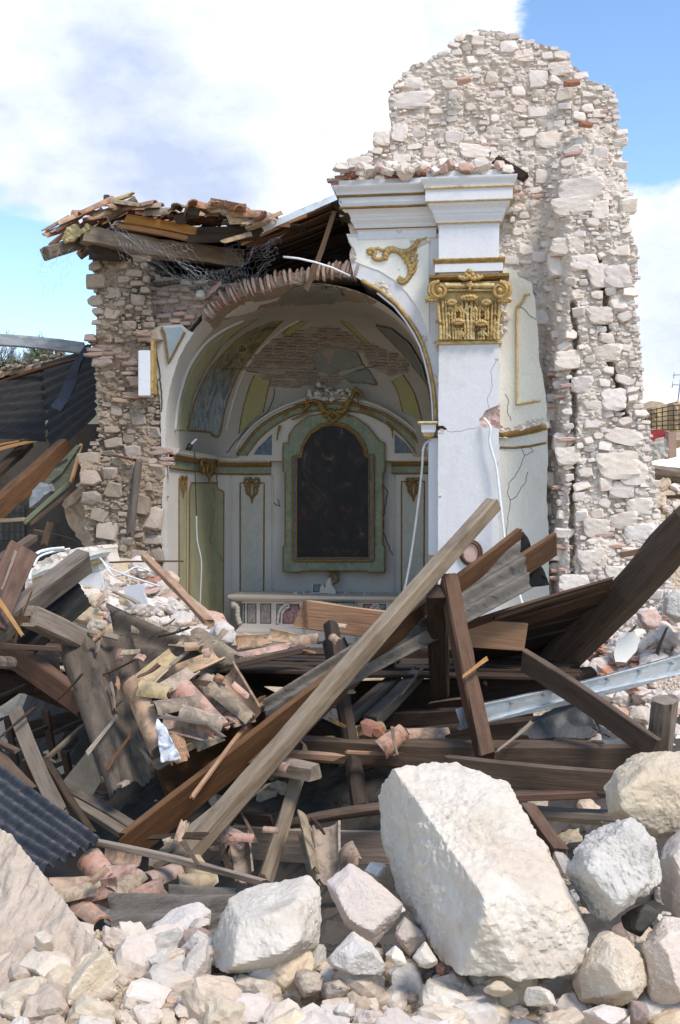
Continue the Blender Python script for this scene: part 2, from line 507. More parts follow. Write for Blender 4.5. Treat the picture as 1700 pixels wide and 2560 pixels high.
# ------------------------------------------------------------------ procedural materials
class NB:
    """small node-tree writer"""
    def __init__(s, name):
        s.m = bpy.data.materials.new(name); s.m.use_nodes = True
        s.nt = s.m.node_tree; s.nt.nodes.clear()
        s.out = s.N('ShaderNodeOutputMaterial'); s.b = s.N('ShaderNodeBsdfPrincipled')
        s.L(s.b.outputs[0], s.out.inputs[0])
        s.tc = s.N('ShaderNodeTexCoord'); s.oi = s.N('ShaderNodeObjectInfo'); s.geo = s.N('ShaderNodeNewGeometry')
    def N(s, t): return s.nt.nodes.new(t)
    def L(s, a, b): s.nt.links.new(a, b)
    def setv(s, sock, v):
        if hasattr(v, 'is_linked') or hasattr(v, 'links'): s.L(v, sock)
        elif isinstance(v, (tuple, list)) and len(v) == 3 and sock.type == 'RGBA': sock.default_value = (*v, 1)
        else: sock.default_value = v
    def math(s, op, a, b=0.0, clamp=False):
        n = s.N('ShaderNodeMath'); n.operation = op; n.use_clamp = clamp
        s.setv(n.inputs[0], a); s.setv(n.inputs[1], b); return n.outputs[0]
    def vec(s, space='obj', scale=(1, 1, 1), rand=True):
        src = {'obj': s.tc.outputs['Object'], 'gen': s.tc.outputs['Generated'], 'pos': s.geo.outputs['Position']}[space]
        if rand and space != 'pos':
            a = s.N('ShaderNodeVectorMath'); a.operation = 'ADD'
            c = s.N('ShaderNodeCombineXYZ'); r = s.math('MULTIPLY', s.oi.outputs['Random'], 37.0)
            for i in range(3): s.L(r, c.inputs[i])
            s.L(src, a.inputs[0]); s.L(c.outputs[0], a.inputs[1]); src = a.outputs[0]
        m = s.N('ShaderNodeMapping'); s.L(src, m.inputs[0]); m.inputs['Scale'].default_value = scale
        return m.outputs[0]
    def noise(s, v, sc, det=5, ro=.55, dist=0):
        n = s.N('ShaderNodeTexNoise'); s.L(v, n.inputs['Vector']); n.inputs['Scale'].default_value = sc; n.inputs['Detail'].default_value = det
        n.inputs['Roughness'].default_value = ro; n.inputs['Distortion'].default_value = dist; return n.outputs['Fac']
    def voro(s, v, sc, feat='F1', out='Distance'):
        n = s.N('ShaderNodeTexVoronoi'); n.feature = feat; s.L(v, n.inputs['Vector']); n.inputs['Scale'].default_value = sc
        return n.outputs[out]
    def ramp(s, f, stops, mode='LINEAR'):
        n = s.N('ShaderNodeValToRGB'); n.color_ramp.interpolation = mode; s.L(f, n.inputs[0]); e = n.color_ramp.elements
        while len(e) > len(stops): e.remove(e[-1])
        while len(e) < len(stops): e.new(1.0)
        for el, (p, c) in zip(e, stops):
            el.position = p; el.color = (*c, 1) if isinstance(c, (tuple, list)) else (c, c, c, 1)
        return n.outputs[0]
    def mix(s, f, a, b, mode='MIX'):
        n = s.N('ShaderNodeMix'); n.data_type = 'RGBA'; n.blend_type = mode
        s.setv(n.inputs[0], f); s.setv(n.inputs[6], a); s.setv(n.inputs[7], b); return n.outputs[2]
    def vary(s, col, amount=.15, hue=.01):
        """per-object shade so that neighbours differ"""
        h = s.N('ShaderNodeHueSaturation'); s.L(col, h.inputs['Color'])
        s.L(s.math('ADD', s.math('MULTIPLY', s.oi.outputs['Random'], amount * 2), 1 - amount), h.inputs['Value'])
        w = s.N('ShaderNodeTexWhiteNoise'); w.noise_dimensions = '1D'; s.L(s.oi.outputs['Random'], w.inputs['W'])
        s.L(s.math('ADD', s.math('MULTIPLY', w.outputs[0], hue * 2), .5 - hue), h.inputs['Hue'])
        s.L(s.math('ADD', s.math('MULTIPLY', w.outputs[0], .3), .82), h.inputs['Saturation'])
        return h.outputs[0]
    def upness(s, lo=.3, hi=.9):
        x = s.N('ShaderNodeSeparateXYZ'); s.L(s.geo.outputs['Normal'], x.inputs[0])
        m = s.N('ShaderNodeMapRange'); s.L(x.outputs[2], m.inputs[0]); m.inputs[1].default_value = lo; m.inputs[2].default_value = hi
        return m.outputs[0]
    def bump(s, h, dist=.01, strength=1.0, prev=None):
        n = s.N('ShaderNodeBump'); n.inputs['Distance'].default_value = dist; n.inputs['Strength'].default_value = strength
        s.L(h, n.inputs['Height'])
        if prev is not None: s.L(prev, n.inputs['Normal'])
        return n.outputs[0]
    def done(s, col, rough=.85, normal=None, metal=0.0, spec=.3):
        s.setv(s.b.inputs['Base Color'], col); s.setv(s.b.inputs['Roughness'], rough); s.setv(s.b.inputs['Metallic'], metal)
        s.b.inputs['Specular IOR Level'].default_value = spec
        if normal is not None: s.L(normal, s.b.inputs['Normal'])
        return s.m

def m_stone(name, c1, c2, stain, vary=.14, sc=2.0, space='obj', bumpd=.012, rough=.92, stain_amt=.5, fsc=26, warm=None):
    n = NB(name); v = n.vec(space)
    col = n.mix(n.noise(v, sc, 6, .6), c1, c2)
    st = n.ramp(n.noise(v, sc * 1.9, 7, .65, .4), [(.48, 0.0), (.68, 1.0)])
    col = n.mix(n.math('MULTIPLY', st, stain_amt), col, stain)
    if warm is not None:
        w = n.ramp(n.noise(v, sc * .8, 4, .5), [(.5, 0.0), (.72, 1.0)])
        col = n.mix(n.math('MULTIPLY', w, .55), col, warm)
    fine = n.noise(v, fsc, 6, .7)
    col = n.mix(.35, col, n.ramp(fine, [(.25, .45), (.7, 1.0)]), 'MULTIPLY')
    col = n.vary(col, vary, .006)
    b = n.bump(n.noise(v, fsc * .45, 8, .65), bumpd * 1.6)
    b = n.bump(n.voro(v, fsc * .5), bumpd * .6, .6, b)
    if space == 'pos': b = n.bump(n.voro(n.vec('pos', (1, 1, 1.7)), fsc * .85, 'SMOOTH_F1'), bumpd * 1.1, .9, b)
    return n.done(col, rough, b, spec=.2)
def m_wood(name, c1, c2, dark, dust=None, dust_amt=.0, vary=.12, gl=1.0, grain=1.0):
    n = NB(name)
    v = n.vec('obj', (1.6 * gl, 22, 22)); v2 = n.vec('obj', (.8, 3, 3)); v3 = n.vec('obj', (3, 60, 60))
    col = n.mix(n.ramp(n.noise(v, 1.0, 6, .6, .6), [(.3, 0.0), (.7, 1.0)]), c1, c2)
    col = n.mix(n.math('MULTIPLY', n.ramp(n.noise(v2, 1.6, 6, .65), [(.5, 0.0), (.72, 1.0)]), .8), col, dark)
    g = n.noise(v3, 1.0, 5, .7)
    col = n.mix(.45 * grain, col, n.ramp(g, [(.3, .35), (.62, 1.0)]), 'MULTIPLY')
    kn = n.voro(n.vec('obj', (1.3, 6, 6)), 1.4)
    col = n.mix(n.ramp(kn, [(.05, .85), (.13, 0.0)]), col, dark)
    if dust is not None:
        d = n.math('MULTIPLY', n.upness(.15, .85), n.ramp(n.noise(n.vec('obj', (4, 9, 9)), 1.5, 6, .6), [(.35, .15), (.65, 1.0)]))
        col = n.mix(n.math('MULTIPLY', d, dust_amt), col, dust)
    col = n.vary(col, vary, .006)
    b = n.bump(g, .004 * grain); b = n.bump(n.noise(v, 1.0, 5, .6), .006 * grain, 1, b)
    return n.done(col, .8, b, spec=.25)
def m_plaster(name, c, stain, stain_amt=.35, sc=1.3, bumpd=.004, vary=.02, crack=0.0, rough=.75):
    n = NB(name); v = n.vec('pos')
    st = n.ramp(n.noise(v, sc, 8, .65, .3), [(.45, 0.0), (.75, 1.0)])
    col = n.mix(n.math('MULTIPLY', st, stain_amt), c, stain)
    col = n.mix(.5, col, n.ramp(n.noise(v, 34, 5, .7), [(.2, .75), (.6, 1.0)]), 'MULTIPLY')
    if crack:
        dv = n.N('ShaderNodeVectorMath'); dv.operation = 'ADD'; n.L(n.vec('pos', (1, 1, .7)), dv.inputs[0]); nz = n.N('ShaderNodeTexNoise'); nz.inputs['Scale'].default_value = 6; nz.inputs['Detail'].default_value = 6; n.L(v, nz.inputs['Vector']); sc_ = n.N('ShaderNodeVectorMath'); sc_.operation = 'SCALE'; sc_.inputs['Scale'].default_value = .35; n.L(nz.outputs['Color'], sc_.inputs[0]); n.L(sc_.outputs[0], dv.inputs[1])
        cv = n.voro(dv.outputs[0], 3.2, 'DISTANCE_TO_EDGE')
        msk = n.math('MULTIPLY', n.ramp(cv, [(.0, 1.0), (.012, 0.0)]), n.ramp(n.noise(v, 1.1, 3), [(.5, 0.0), (.56, 1.0)]))
        col = n.mix(n.math('MULTIPLY', msk, crack), col, (.18, .16, .14))
    col = n.mix(n.math('MULTIPLY', n.upness(.5, .95), .75), col, (.50, .43, .36))
    sk = n.ramp(n.noise(n.vec('pos', (5, 5, .5)), 2.0, 6, .65), [(.52, 0.0), (.75, 1.0)])
    col = n.mix(n.math('MULTIPLY', sk, stain_amt * .6), col, stain)
    b = n.bump(n.noise(v, 5, 6, .6), bumpd * 2); b = n.bump(n.noise(v, 60, 3, .6), bumpd * .4, 1, b)
    return n.done(col, rough, b, spec=.3)

M = {}
# stone and masonry
M['stone'] = m_stone('limestone_rubble', (.78, .70, .62), (.67, .58, .50), (.54, .44, .37), .13, 2.2, bumpd=.004, warm=(.68, .52, .44))
M['stone_left'] = m_stone('dusty_rubble', (.40, .325, .26), (.30, .235, .18), (.20, .15, .115), .2, 2.2, bumpd=.004, warm=(.42, .31, .24))  # darker, browner rubble colour for the left pier
M['mortar'] = m_stone('lime_mortar', (.74, .665, .59), (.63, .55, .48), (.50, .41, .345), 0, 1.6, 'pos', .03, stain_amt=.5, fsc=16, warm=(.64, .49, .42))
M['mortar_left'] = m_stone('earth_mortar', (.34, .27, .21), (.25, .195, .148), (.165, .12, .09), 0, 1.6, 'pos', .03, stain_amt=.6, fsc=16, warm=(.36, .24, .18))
M['boulder'] = m_stone('white_limestone', (.68, .625, .56), (.59, .52, .44), (.46, .36, .275), .06, 1.5, bumpd=.0105, stain_amt=.55, fsc=15, warm=(.70, .52, .40))
M['boulder_s'] = m_stone('white_limestone_small', (.68, .625, .56), (.59, .52, .44), (.46, .36, .275), .12, 1.5, bumpd=.0035, stain_amt=.35, fsc=12, warm=(.74, .58, .47))
M['boulder_warm'] = m_stone('cream_limestone', (.68, .58, .46), (.57, .46, .34), (.42, .31, .21), .07, 1.6, bumpd=.014, stain_amt=.4, fsc=18)
M['boulder_warm_s'] = m_stone('cream_limestone_small', (.68, .58, .46), (.57, .46, .34), (.42, .31, .21), .12, 1.6, bumpd=.0035, stain_amt=.4, fsc=12)
M['boulder_grey'] = m_stone('grey_limestone', (.61, .57, .51), (.47, .43, .375), (.32, .285, .24), .07, 2.4, bumpd=.018, stain_amt=.5, fsc=14)
M['boulder_grey_s'] = m_stone('grey_limestone_small', (.62, .59, .54), (.47, .435, .39), (.33, .30, .26), .12, 2.4, bumpd=.0035, stain_amt=.5, fsc=12)
M['pink_stone'] = m_stone('pink_limestone', (.66, .56, .48), (.57, .47, .39), (.46, .37, .30), .06, 1.4, bumpd=.006, stain_amt=.3, fsc=26)
M['pink_stone_s'] = m_stone('pink_limestone_small', (.66, .56, .48), (.57, .47, .39), (.46, .37, .30), .12, 1.4, bumpd=.0035, stain_amt=.3, fsc=12)
M['concrete'] = m_stone('sandy_render', (.60, .475, .345), (.50, .385, .27), (.36, .265, .18), .06, 1.4, bumpd=.028, stain_amt=.6, fsc=14)
M['concrete_s'] = m_stone('sandy_render_small', (.60, .475, .345), (.50, .385, .27), (.36, .265, .18), .12, 1.4, bumpd=.0035, stain_amt=.6, fsc=12)
M['dirt'] = m_stone('earth', (.62, .51, .39), (.53, .42, .31), (.42, .32, .22), 0, 1.2, 'pos', .03, stain_amt=.6, fsc=22)
M['rubble_dark'] = m_stone('grimy_rubble', (.10, .088, .076), (.065, .057, .049), (.038, .033, .028), .15, 2.0, bumpd=.004, stain_amt=.6)  # shade of hollow, attic and background put into a near-black rubble colour
M['brick'] = m_stone('old_brick', (.46, .22, .15), (.36, .15, .10), (.52, .40, .33), .18, 2.0, bumpd=.002, stain_amt=.55, fsc=30)
M['brick_dusty'] = m_stone('dusty_brick', (.44, .31, .25), (.33, .22, .17), (.42, .35, .29), .22, 2.0, bumpd=.002, stain_amt=.6, fsc=30)
M['brick_pale'] = m_stone('pale_brick', (.60, .42, .34), (.48, .27, .20), (.62, .52, .45), .16, 2.0, bumpd=.002, stain_amt=.7, fsc=30)
M['brick_dim'] = m_stone('sooty_brick', (.29, .235, .195), (.225, .175, .14), (.31, .265, .22), .16, 2.0, bumpd=.002, stain_amt=.6, fsc=30)  # dull beige-brown brick, close to the vault plaster in tone
# plaster and paint
M['white'] = m_plaster('white_plaster', (.63, .625, .635), (.50, .475, .45), .6)
M['white_trim'] = m_plaster('white_stucco', (.66, .665, .69), (.55, .53, .51), .3)
M['cream'] = m_plaster('cream_plaster', (.72, .69, .585), (.62, .56, .45), .5, crack=.25)
M['ivory'] = m_plaster('ivory_plaster', (.80, .78, .70), (.72, .66, .54), .35)
M['greycream'] = m_plaster('grey_cream_plaster', (.64, .62, .55), (.52, .48, .41), .55, crack=.3)
M['apse_white'] = m_plaster('dusty_white_plaster', (.50, .47, .425), (.385, .355, .31), .6, .9, crack=.25)  # white plaster darkened in colour for the shade inside the apse
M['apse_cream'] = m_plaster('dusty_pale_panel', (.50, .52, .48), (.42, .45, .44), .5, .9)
M['dome_plaster'] = m_plaster('smoke_greyed_plaster', (.33, .31, .275), (.235, .215, .185), .65, 1.1, .006, crack=.2)  # shade under the vault put into a greyer plaster colour
M['soot'] = m_plaster('exposed_scratch_coat', (.28, .24, .20), (.19, .16, .13), .7, 2.0, .012)  # dark brown undercoat of the bare vault
def m_tint(name, c, d, veins=None):
    n = NB(name); v = n.vec('pos')
    col = n.mix(n.ramp(n.noise(v, 3.2, 7, .65, .8), [(.35, 0.0), (.7, 1.0)]), c, d)
    if veins is not None:
        w = n.noise(n.vec('pos', (4, 4, 1.6)), 2.2, 6, .6, 1.4)
        col = n.mix(n.ramp(w, [(.46, 0.0), (.5, .6), (.54, 0.0)]), col, veins)
    col = n.mix(.4, col, n.ramp(n.noise(v, 40, 4, .7), [(.2, .7), (.6, 1.0)]), 'MULTIPLY')
    return n.done(col, .7, n.bump(n.noise(v, 14, 5), .004), spec=.3)
M['green'] = m_tint('sage_green_paint', (.255, .25, .145), (.315, .305, .195))
M['olive'] = m_tint('yellow_green_paint', (.30, .275, .12), (.25, .235, .12))
M['marble_green'] = m_tint('green_marbling', (.14, .17, .11), (.215, .235, .165), (.30, .31, .24))
M['marble_pale'] = m_tint('pale_blue_marbling', (.40, .40, .34), (.46, .45, .385), (.29, .32, .32))
M['marble_blue'] = m_tint('slate_blue_marbling', (.075, .10, .14), (.14, .17, .20), (.22, .24, .26))
M['bluegrey'] = m_tint('blue_grey_paint', (.26, .31, .34), (.33, .37, .38))
M['teal_dark'] = m_tint('faded_teal_fresco', (.145, .15, .135), (.20, .20, .175))
M['porphyry'] = m_tint('porphyry_inlay', (.16, .07, .075), (.24, .13, .13), (.42, .36, .34))
M['green_inlay'] = m_tint('verd_antique_inlay', (.09, .15, .14), (.18, .25, .22), (.38, .42, .38))
M['grey_inlay'] = m_tint('grey_brown_inlay', (.16, .14, .13), (.26, .23, .21), (.45, .42, .38))
M['marble_white'] = m_plaster('dusty_white_marble', (.50, .465, .41), (.40, .365, .315), .4, 2.0, .003, rough=.5)
def m_gold(name, c1, c2, metal=.55):
    n = NB(name); v = n.vec('pos')
    f = n.ramp(n.noise(v, 14, 6, .65), [(.35, 0.0), (.66, 1.0)])
    col = n.mix(f, c1, c2)
    return n.done(col, n.ramp(n.noise(v, 30, 4), [(.3, .42), (.7, .75)]), n.bump(n.noise(v, 38, 6, .7), .012), metal, .5)
M['gold'] = m_gold('worn_gilding', (.33, .20, .06), (.55, .39, .16), .35)
M['gold_pale'] = m_gold('rubbed_gilding', (.56, .45, .24), (.40, .26, .08), .3)
M['gold_dim'] = m_gold('tarnished_gilding', (.27, .16, .045), (.17, .10, .03), .4)
def m_fresco(name):
    n = NB(name); v = n.vec('pos'); z = n.N('ShaderNodeSeparateXYZ'); n.L(n.geo.outputs['Position'], z.inputs[0])
    g = n.noise(n.vec('pos', (3, 3, 1.2)), 1.3, 6, .6, 1.2)
    lo = n.ramp(g, [(.3, (.05, .075, .12)), (.45, (.11, .155, .20)), (.52, (.28, .30, .29)), (.58, (.18, .19, .16)), (.7, (.07, .09, .12))])
    hi = n.ramp(n.noise(n.vec('pos', (2.4, 2.4, 2)), 1.6, 6, .6, 1.0), [(.32, (.06, .06, .05)), (.45, (.13, .12, .07)), (.55, (.21, .19, .11)), (.62, (.12, .07, .045)), (.72, (.09, .10, .09))])
    m = n.N('ShaderNodeMapRange'); n.L(z.outputs[2], m.inputs[0]); m.inputs[1].default_value = 5.0; m.inputs[2].default_value = 5.6
    col = n.mix(n.math('ADD', m.outputs[0], n.math('MULTIPLY', n.math('SUBTRACT', n.noise(v, 3, 4), .5), 1.2), True), lo, hi)
    return n.done(col, .8, n.bump(n.noise(v, 12, 5), .004), spec=.2)
M['fresco'] = m_fresco('fresco_figures')
def m_canvas():
    n = NB('darkened_oil_canvas'); v = n.vec('pos')
    f = n.noise(n.vec('pos', (1.4, 1, 1.0)), 2.2, 7, .62, 1.6)
    col = n.ramp(f, [(.40, (.006, .005, .005)), (.56, (.014, .011, .010)), (.64, (.035, .026, .022)), (.70, (.09, .075, .065)), (.76, (.03, .016, .014))])
    rd = n.ramp(n.noise(n.vec('pos', (2, 1, 2)), 2.6, 5, .6, 1.0), [(.60, 0.0), (.68, .7)])
    z = n.N('ShaderNodeSeparateXYZ'); n.L(n.geo.outputs['Position'], z.inputs[0])
    mr = n.N('ShaderNodeMapRange'); n.L(z.outputs[2], mr.inputs[0]); mr.inputs[1].default_value = 3.4; mr.inputs[2].default_value = 2.9
    col = n.mix(n.math('MULTIPLY', rd, mr.outputs[0]), col, (.10, .018, .016))
    return n.done(col, .55, n.bump(n.noise(v, 40, 4), .002), spec=.25)
M['canvas'] = m_canvas()
# timber
M['wood_weathered'] = m_wood('weathered_timber', (.19, .138, .095), (.29, .225, .165), (.08, .05, .032), (.40, .34, .275), .35)
M['wood_brown'] = m_wood('red_brown_timber', (.085, .040, .021), (.135, .066, .034), (.033, .017, .010), (.25, .17, .11), .25)
M['wood_orange'] = m_wood('fresh_pine_board', (.34, .165, .062), (.41, .215, .088), (.20, .09, .034), (.55, .42, .3), .35)
M['wood_dark'] = m_wood('dark_old_timber', (.032, .019, .0125), (.055, .033, .021), (.014, .009, .006), (.18, .13, .09), .2)
M['wood_grey'] = m_wood('grey_dusty_timber', (.125, .098, .074), (.18, .143, .11), (.055, .039, .028), (.29, .245, .2), .3)
M['wood_mid'] = m_wood('brown_timber', (.078, .048, .029), (.12, .075, .045), (.032, .020, .013), (.27, .20, .145), .22)
M['wood_green'] = m_wood('green_painted_wood', (.10, .115, .075), (.16, .17, .11), (.05, .045, .03), (.3, .28, .2), .35)
# roofing
def m_sheet(name, c1, c2, c3, streak=(4.5, .9, 2), dust=None, dust_amt=.4, rough=.8, space='obj', dark=None):
    n = NB(name); v = n.vec(space, streak)
    col = n.mix(n.ramp(n.noise(v, 2.2, 7, .65, .5), [(.36, 0.0), (.66, 1.0)]), c1, c2)
    col = n.mix(n.math('MULTIPLY', n.ramp(n.noise(v, 3.3, 8, .7, .8), [(.52, 0.0), (.64, 1.0)]), .8), col, c3)
    sp = n.ramp(n.noise(v, 46, 4, .75), [(.3, .45), (.62, 1.0)])
    col = n.mix(.6, col, sp, 'MULTIPLY')
    if dust is not None:
        d = n.math('MULTIPLY', n.upness(.0, .9), n.ramp(n.noise(v, 5, 7, .7), [(.42, .0), (.7, 1.0)]))
        col = n.mix(n.math('MULTIPLY', d, dust_amt), col, dust)
    fl = n.ramp(n.noise(v, 30, 5, .8), [(.70, 0.0), (.74, 1.0)])
    col = n.mix(n.math('MULTIPLY', fl, .6), col, (.6, .55, .48))
    return n.done(col, rough, n.bump(n.noise(v, 26, 6, .7), .006), spec=.25)
M['sheet_brown'] = m_sheet('mossy_fibre_cement', (.09, .068, .049), (.145, .113, .085), (.03, .026, .023), dust=(.30, .25, .19), dust_amt=.2)
M['sheet_grey'] = m_sheet('grey_fibre_cement', (.12, .104, .086), (.17, .152, .128), (.042, .038, .033), dust=(.38, .34, .29), dust_amt=.3)
M['sheet_black'] = m_sheet('black_bitumen_sheet', (.017, .0155, .0145), (.026, .024, .022), (.010, .009, .009), dust=(.20, .18, .16), dust_amt=.18, rough=.75)
M['sheet_slate'] = m_sheet('blue_black_sheet', (.035, .040, .050), (.052, .058, .070), (.022, .025, .032), dust=(.40, .37, .34), dust_amt=.28, rough=.6)
def m_tile(name, c1, c2, lichen=(.05, .048, .042), la=.6, dustc=(.55, .44, .36)):
    n = NB(name); v = n.vec('obj')
    col = n.mix(n.ramp(n.noise(v, 4, 6, .6), [(.35, 0.0), (.68, 1.0)]), c1, c2)
    l = n.ramp(n.noise(v, 7, 8, .75, .6), [(.46, 0.0), (.56, 1.0)])
    col = n.mix(n.math('MULTIPLY', l, la), col, lichen)
    d = n.math('MULTIPLY', n.upness(.1, .9), n.ramp(n.noise(v, 6, 5, .6), [(.35, .1), (.7, .8)]))
    col = n.mix(n.math('MULTIPLY', d, .4), col, dustc)
    col = n.vary(col, .22, .010)
    return n.done(col, .9, n.bump(n.noise(v, 40, 6, .7), .004), spec=.2)
M['tile'] = m_tile('terracotta', (.36, .165, .095), (.44, .25, .165))
M['tile_pink'] = m_tile('pink_terracotta', (.43, .29, .20), (.36, .215, .14), la=.55)
M['tile_yellow'] = m_tile('ochre_terracotta', (.50, .36, .155), (.42, .32, .18), la=.35, dustc=(.52, .43, .30))
M['tile_beige'] = m_tile('lichened_terracotta', (.28, .21, .135), (.36, .27, .185), la=.6)
# metal, plastic, cloth
def m_metal(name, c1, c2, rough=.4, metal=.85):
    n = NB(name); v = n.vec('obj'); col = n.mix(n.ramp(n.voro(n.vec('obj', (1, 3, 3)), 9, 'F1', 'Color'), [(.2, 0.0), (.8, 1.0)]), c1, c2)
    col = n.mix(n.math('MULTIPLY', n.ramp(n.noise(v, 4, 6, .7), [(.5, 0.0), (.7, 1.0)]), .5), col, (.42, .37, .32))
    return n.done(col, n.ramp(n.noise(v, 7, 5), [(.3, rough - .1), (.7, rough + .2)]), n.bump(n.noise(v, 9, 4), .003), metal, .5)
M['zinc'] = m_metal('galvanised_steel', (.42, .45, .48), (.55, .58, .61))
M['tin'] = m_metal('pale_metal_flashing', (.55, .62, .68), (.66, .72, .76), .5, .3)
M['steel_dark'] = m_metal('grey_steel', (.25, .27, .29), (.36, .38, .4), .55, .6)
M['rust'] = m_stone('rusty_steel', (.26, .13, .07), (.18, .08, .045), (.10, .05, .03), .1, 8, stain_amt=.5)
M['wire'] = m_metal('galvanised_wire', (.18, .19, .22), (.28, .29, .33), .45, .5)
def m_plain(name, c, c2, rough=.5, sc=12, bumpd=.002, spec=.4):
    n = NB(name); v = n.vec('obj'); col = n.mix(n.ramp(n.noise(v, sc, 6, .65), [(.35, 0.0), (.7, 1.0)]), c, c2)
    return n.done(col, rough, n.bump(n.noise(v, sc * 2, 5, .6), bumpd), spec=spec)
M['plastic'] = m_plain('white_plastic_conduit', (.74, .76, .80), (.62, .62, .63))
M['conduit_grey'] = m_plain('grey_plastic_conduit', (.50, .51, .52), (.42, .42, .42))
M['cable'] = m_plain('black_cable', (.02, .02, .02), (.035, .03, .03))
M['strap'] = m_plain('navy_webbing', (.014, .019, .034), (.024, .03, .05), .7, 20, .004)
M['cloth'] = m_plain('white_cloth', (.70, .72, .76), (.58, .60, .66), .85, 9, .01)
M['felt'] = m_plain('black_roofing_felt', (.03, .03, .03), (.07, .068, .065), .55, 6, .01)
M['foam'] = m_plain('yellow_insulation_foam', (.50, .42, .22), (.40, .32, .16), .9, 14, .02)
M['crack'] = m_plain('crack_void', (.035, .028, .024), (.05, .04, .035), .95)
M['tarp'] = m_plain('tan_debris_netting', (.46, .34, .19), (.52, .40, .25), .9, 5, .01)
M['red'] = m_plain('red_fabric', (.30, .025, .035), (.38, .05, .06), .8)
M['twig'] = m_plain('bare_twigs', (.12, .10, .085), (.17, .145, .125), .9)
M['hillgreen'] = m_plain('scrub_hillside', (.085, .085, .05), (.13, .12, .08), .95, .35, .1)
M['leaf'] = m_plain('evergreen_leaves', (.05, .075, .03), (.075, .10, .04), .8)

# ------------------------------------------------------------------ ground
def sstep(a, b, x):
    t = min(1, max(0, (x - a) / (b - a))); return t * t * (3 - 2 * t)
def ground_z(x, y):
    """terrain of trodden earth and buried rubble around the ruin"""
    z = 0.10
    z += .62 * (1 - sstep(5.5, 7.2, y)) * sstep(-40, -4, y)                     # the bank the big boulders lie on
    z += 2.05 * math.exp(-(((x + 4.75) / 1.75) ** 2 + ((y - 13.5) / 1.8) ** 2))   # heap in front of the left pier
    z += 1.80 * math.exp(-(((x - 2.7) / 1.7) ** 2 + ((y - 13.7) / 2.1) ** 2))   # heap in front of the tall wall
    z += .75 * math.exp(-(((x + 2.2) / 2.6) ** 2 + ((y - 13.2) / 1.7) ** 2))
    z += .45 * math.exp(-(((x - .3) / 2.2) ** 2 + ((y - 10.6) / 1.2) ** 2))    # buried core of the timber heap
    z -= .55 * math.exp(-(((x + 2.6) / 1.5) ** 2 + ((y - 8.6) / 1.1) ** 2))    # ground lowered under the left of the heap to deepen its shade
    z += 3.45 * sstep(1.7, 2.9, x) * sstep(17.0, 19.6, y) * (1 - sstep(26, 40, y))
    z += .10 * fbm(Vector((x * .7, y * .7, 1)), 3, 1) + .035 * fbm(Vector((x * 3, y * 3, 5)), 3, 1)
    return z
def build_ground():
    xs = sorted(set([-900, -300, -120, -60, -30, -18] + [round(-12 + .14 * i, 3) for i in range(int(24 / .14) + 1)] + [18, 30, 60, 120, 300, 900]))
    ys = sorted(set([-300, -100, -40, -15, -6] + [round(-2 + .14 * i, 3) for i in range(int(26 / .14) + 1)] + [26, 28, 31, 35, 42, 60, 120, 300, 1500]))
    V = [(x, y, ground_z(x, y)) for y in ys for x in xs]; W = len(xs)
    F = [(j * W + i, j * W + i + 1, (j + 1) * W + i + 1, (j + 1) * W + i) for j in range(len(ys) - 1) for i in range(W - 1)]
    tag(link('ground', mesh(V, F, True, 'ground'), M['dirt']), None, None, kind='structure')
build_ground()
def drop(px, py, y0=3.5, y1=16):
    """distance at which the view ray through a pixel meets the terrain"""
    lo = y0; d = ray(px, py)
    y = y0
    while y < y1:
        p = CP + d * (y / d.y)
        if p.z <= ground_z(p.x, p.y): return y
        y += .04
    return y1

# ------------------------------------------------------------------ masonry
K = 1700 / 1568.0
def s(l): return [(x * K, y * K) for (x, y) in l]
def face_stone(seed):
    """wall stone with a rough flat face (towards -Y) and an irregular many-sided outline, in the unit cube"""
    rn = random.Random(seed); n = rn.randint(6, 9); V = []; F = []
    ph = rn.random() * 6; ex = rn.uniform(2.4, 5)
    out = []
    for i in range(n):
        a = 2 * PI * (i + rn.uniform(-.28, .28)) / n + ph; c, s_ = math.cos(a), math.sin(a)
        k = rn.uniform(.74, 1.08); out.append((math.copysign(abs(c) ** (2 / ex), c) * .5 * k, math.copysign(abs(s_) ** (2 / ex), s_) * .5 * k))
    tx, tz = rn.gauss(0, .16), rn.gauss(0, .16)
    for (sc_, y) in ((.8, .5), (1.0, .1), (1.0, -.30), (rn.uniform(.78, .9), -.46)):
        for (x, z) in out: V.append((x * sc_, y + (tx * x + tz * z) * (1 if y < 0 else 0) + rn.uniform(-.035, .035), z * sc_))
    for r_ in range(3):
        for i in range(n): F.append((r_ * n + i, r_ * n + (i + 1) % n, (r_ + 1) * n + (i + 1) % n, (r_ + 1) * n + i))
    V.append((rn.uniform(-.1, .1), -.5 + rn.uniform(-.06, .08), rn.uniform(-.1, .1)))
    for i in range(n): F.append((3 * n + i, 3 * n + (i + 1) % n, 4 * n))
    me = mesh(V, F, False, 'stone'); bm = bmesh.new(); bm.from_mesh(me); bmesh.ops.recalc_face_normals(bm, faces=bm.faces[:]); bm.to_mesh(me); bm.free()
    return me
STONES = [unit_rock(i, 2, .35, 34, .07, 2.2, 12) for i in range(20)]
FACES = [face_stone(i) for i in range(40)]
ASHLAR = [unit_rock(60 + i, 3, .8, 34, .05, 2.4, 7) for i in range(5)]
BRICKS = [unit_rock(90 + i, 2, 1.1, 40, .02, 2.0, 0) for i in range(4)]
for m_ in STONES + FACES + ASHLAR + BRICKS: m_.materials.append(None)
def with_mat(me, mat, cache={}):
    k = (me.name, mat.name)
    if k not in cache:
        c = me.copy(); c.materials.clear(); c.materials.append(mat); cache[k] = c
    return cache[k]
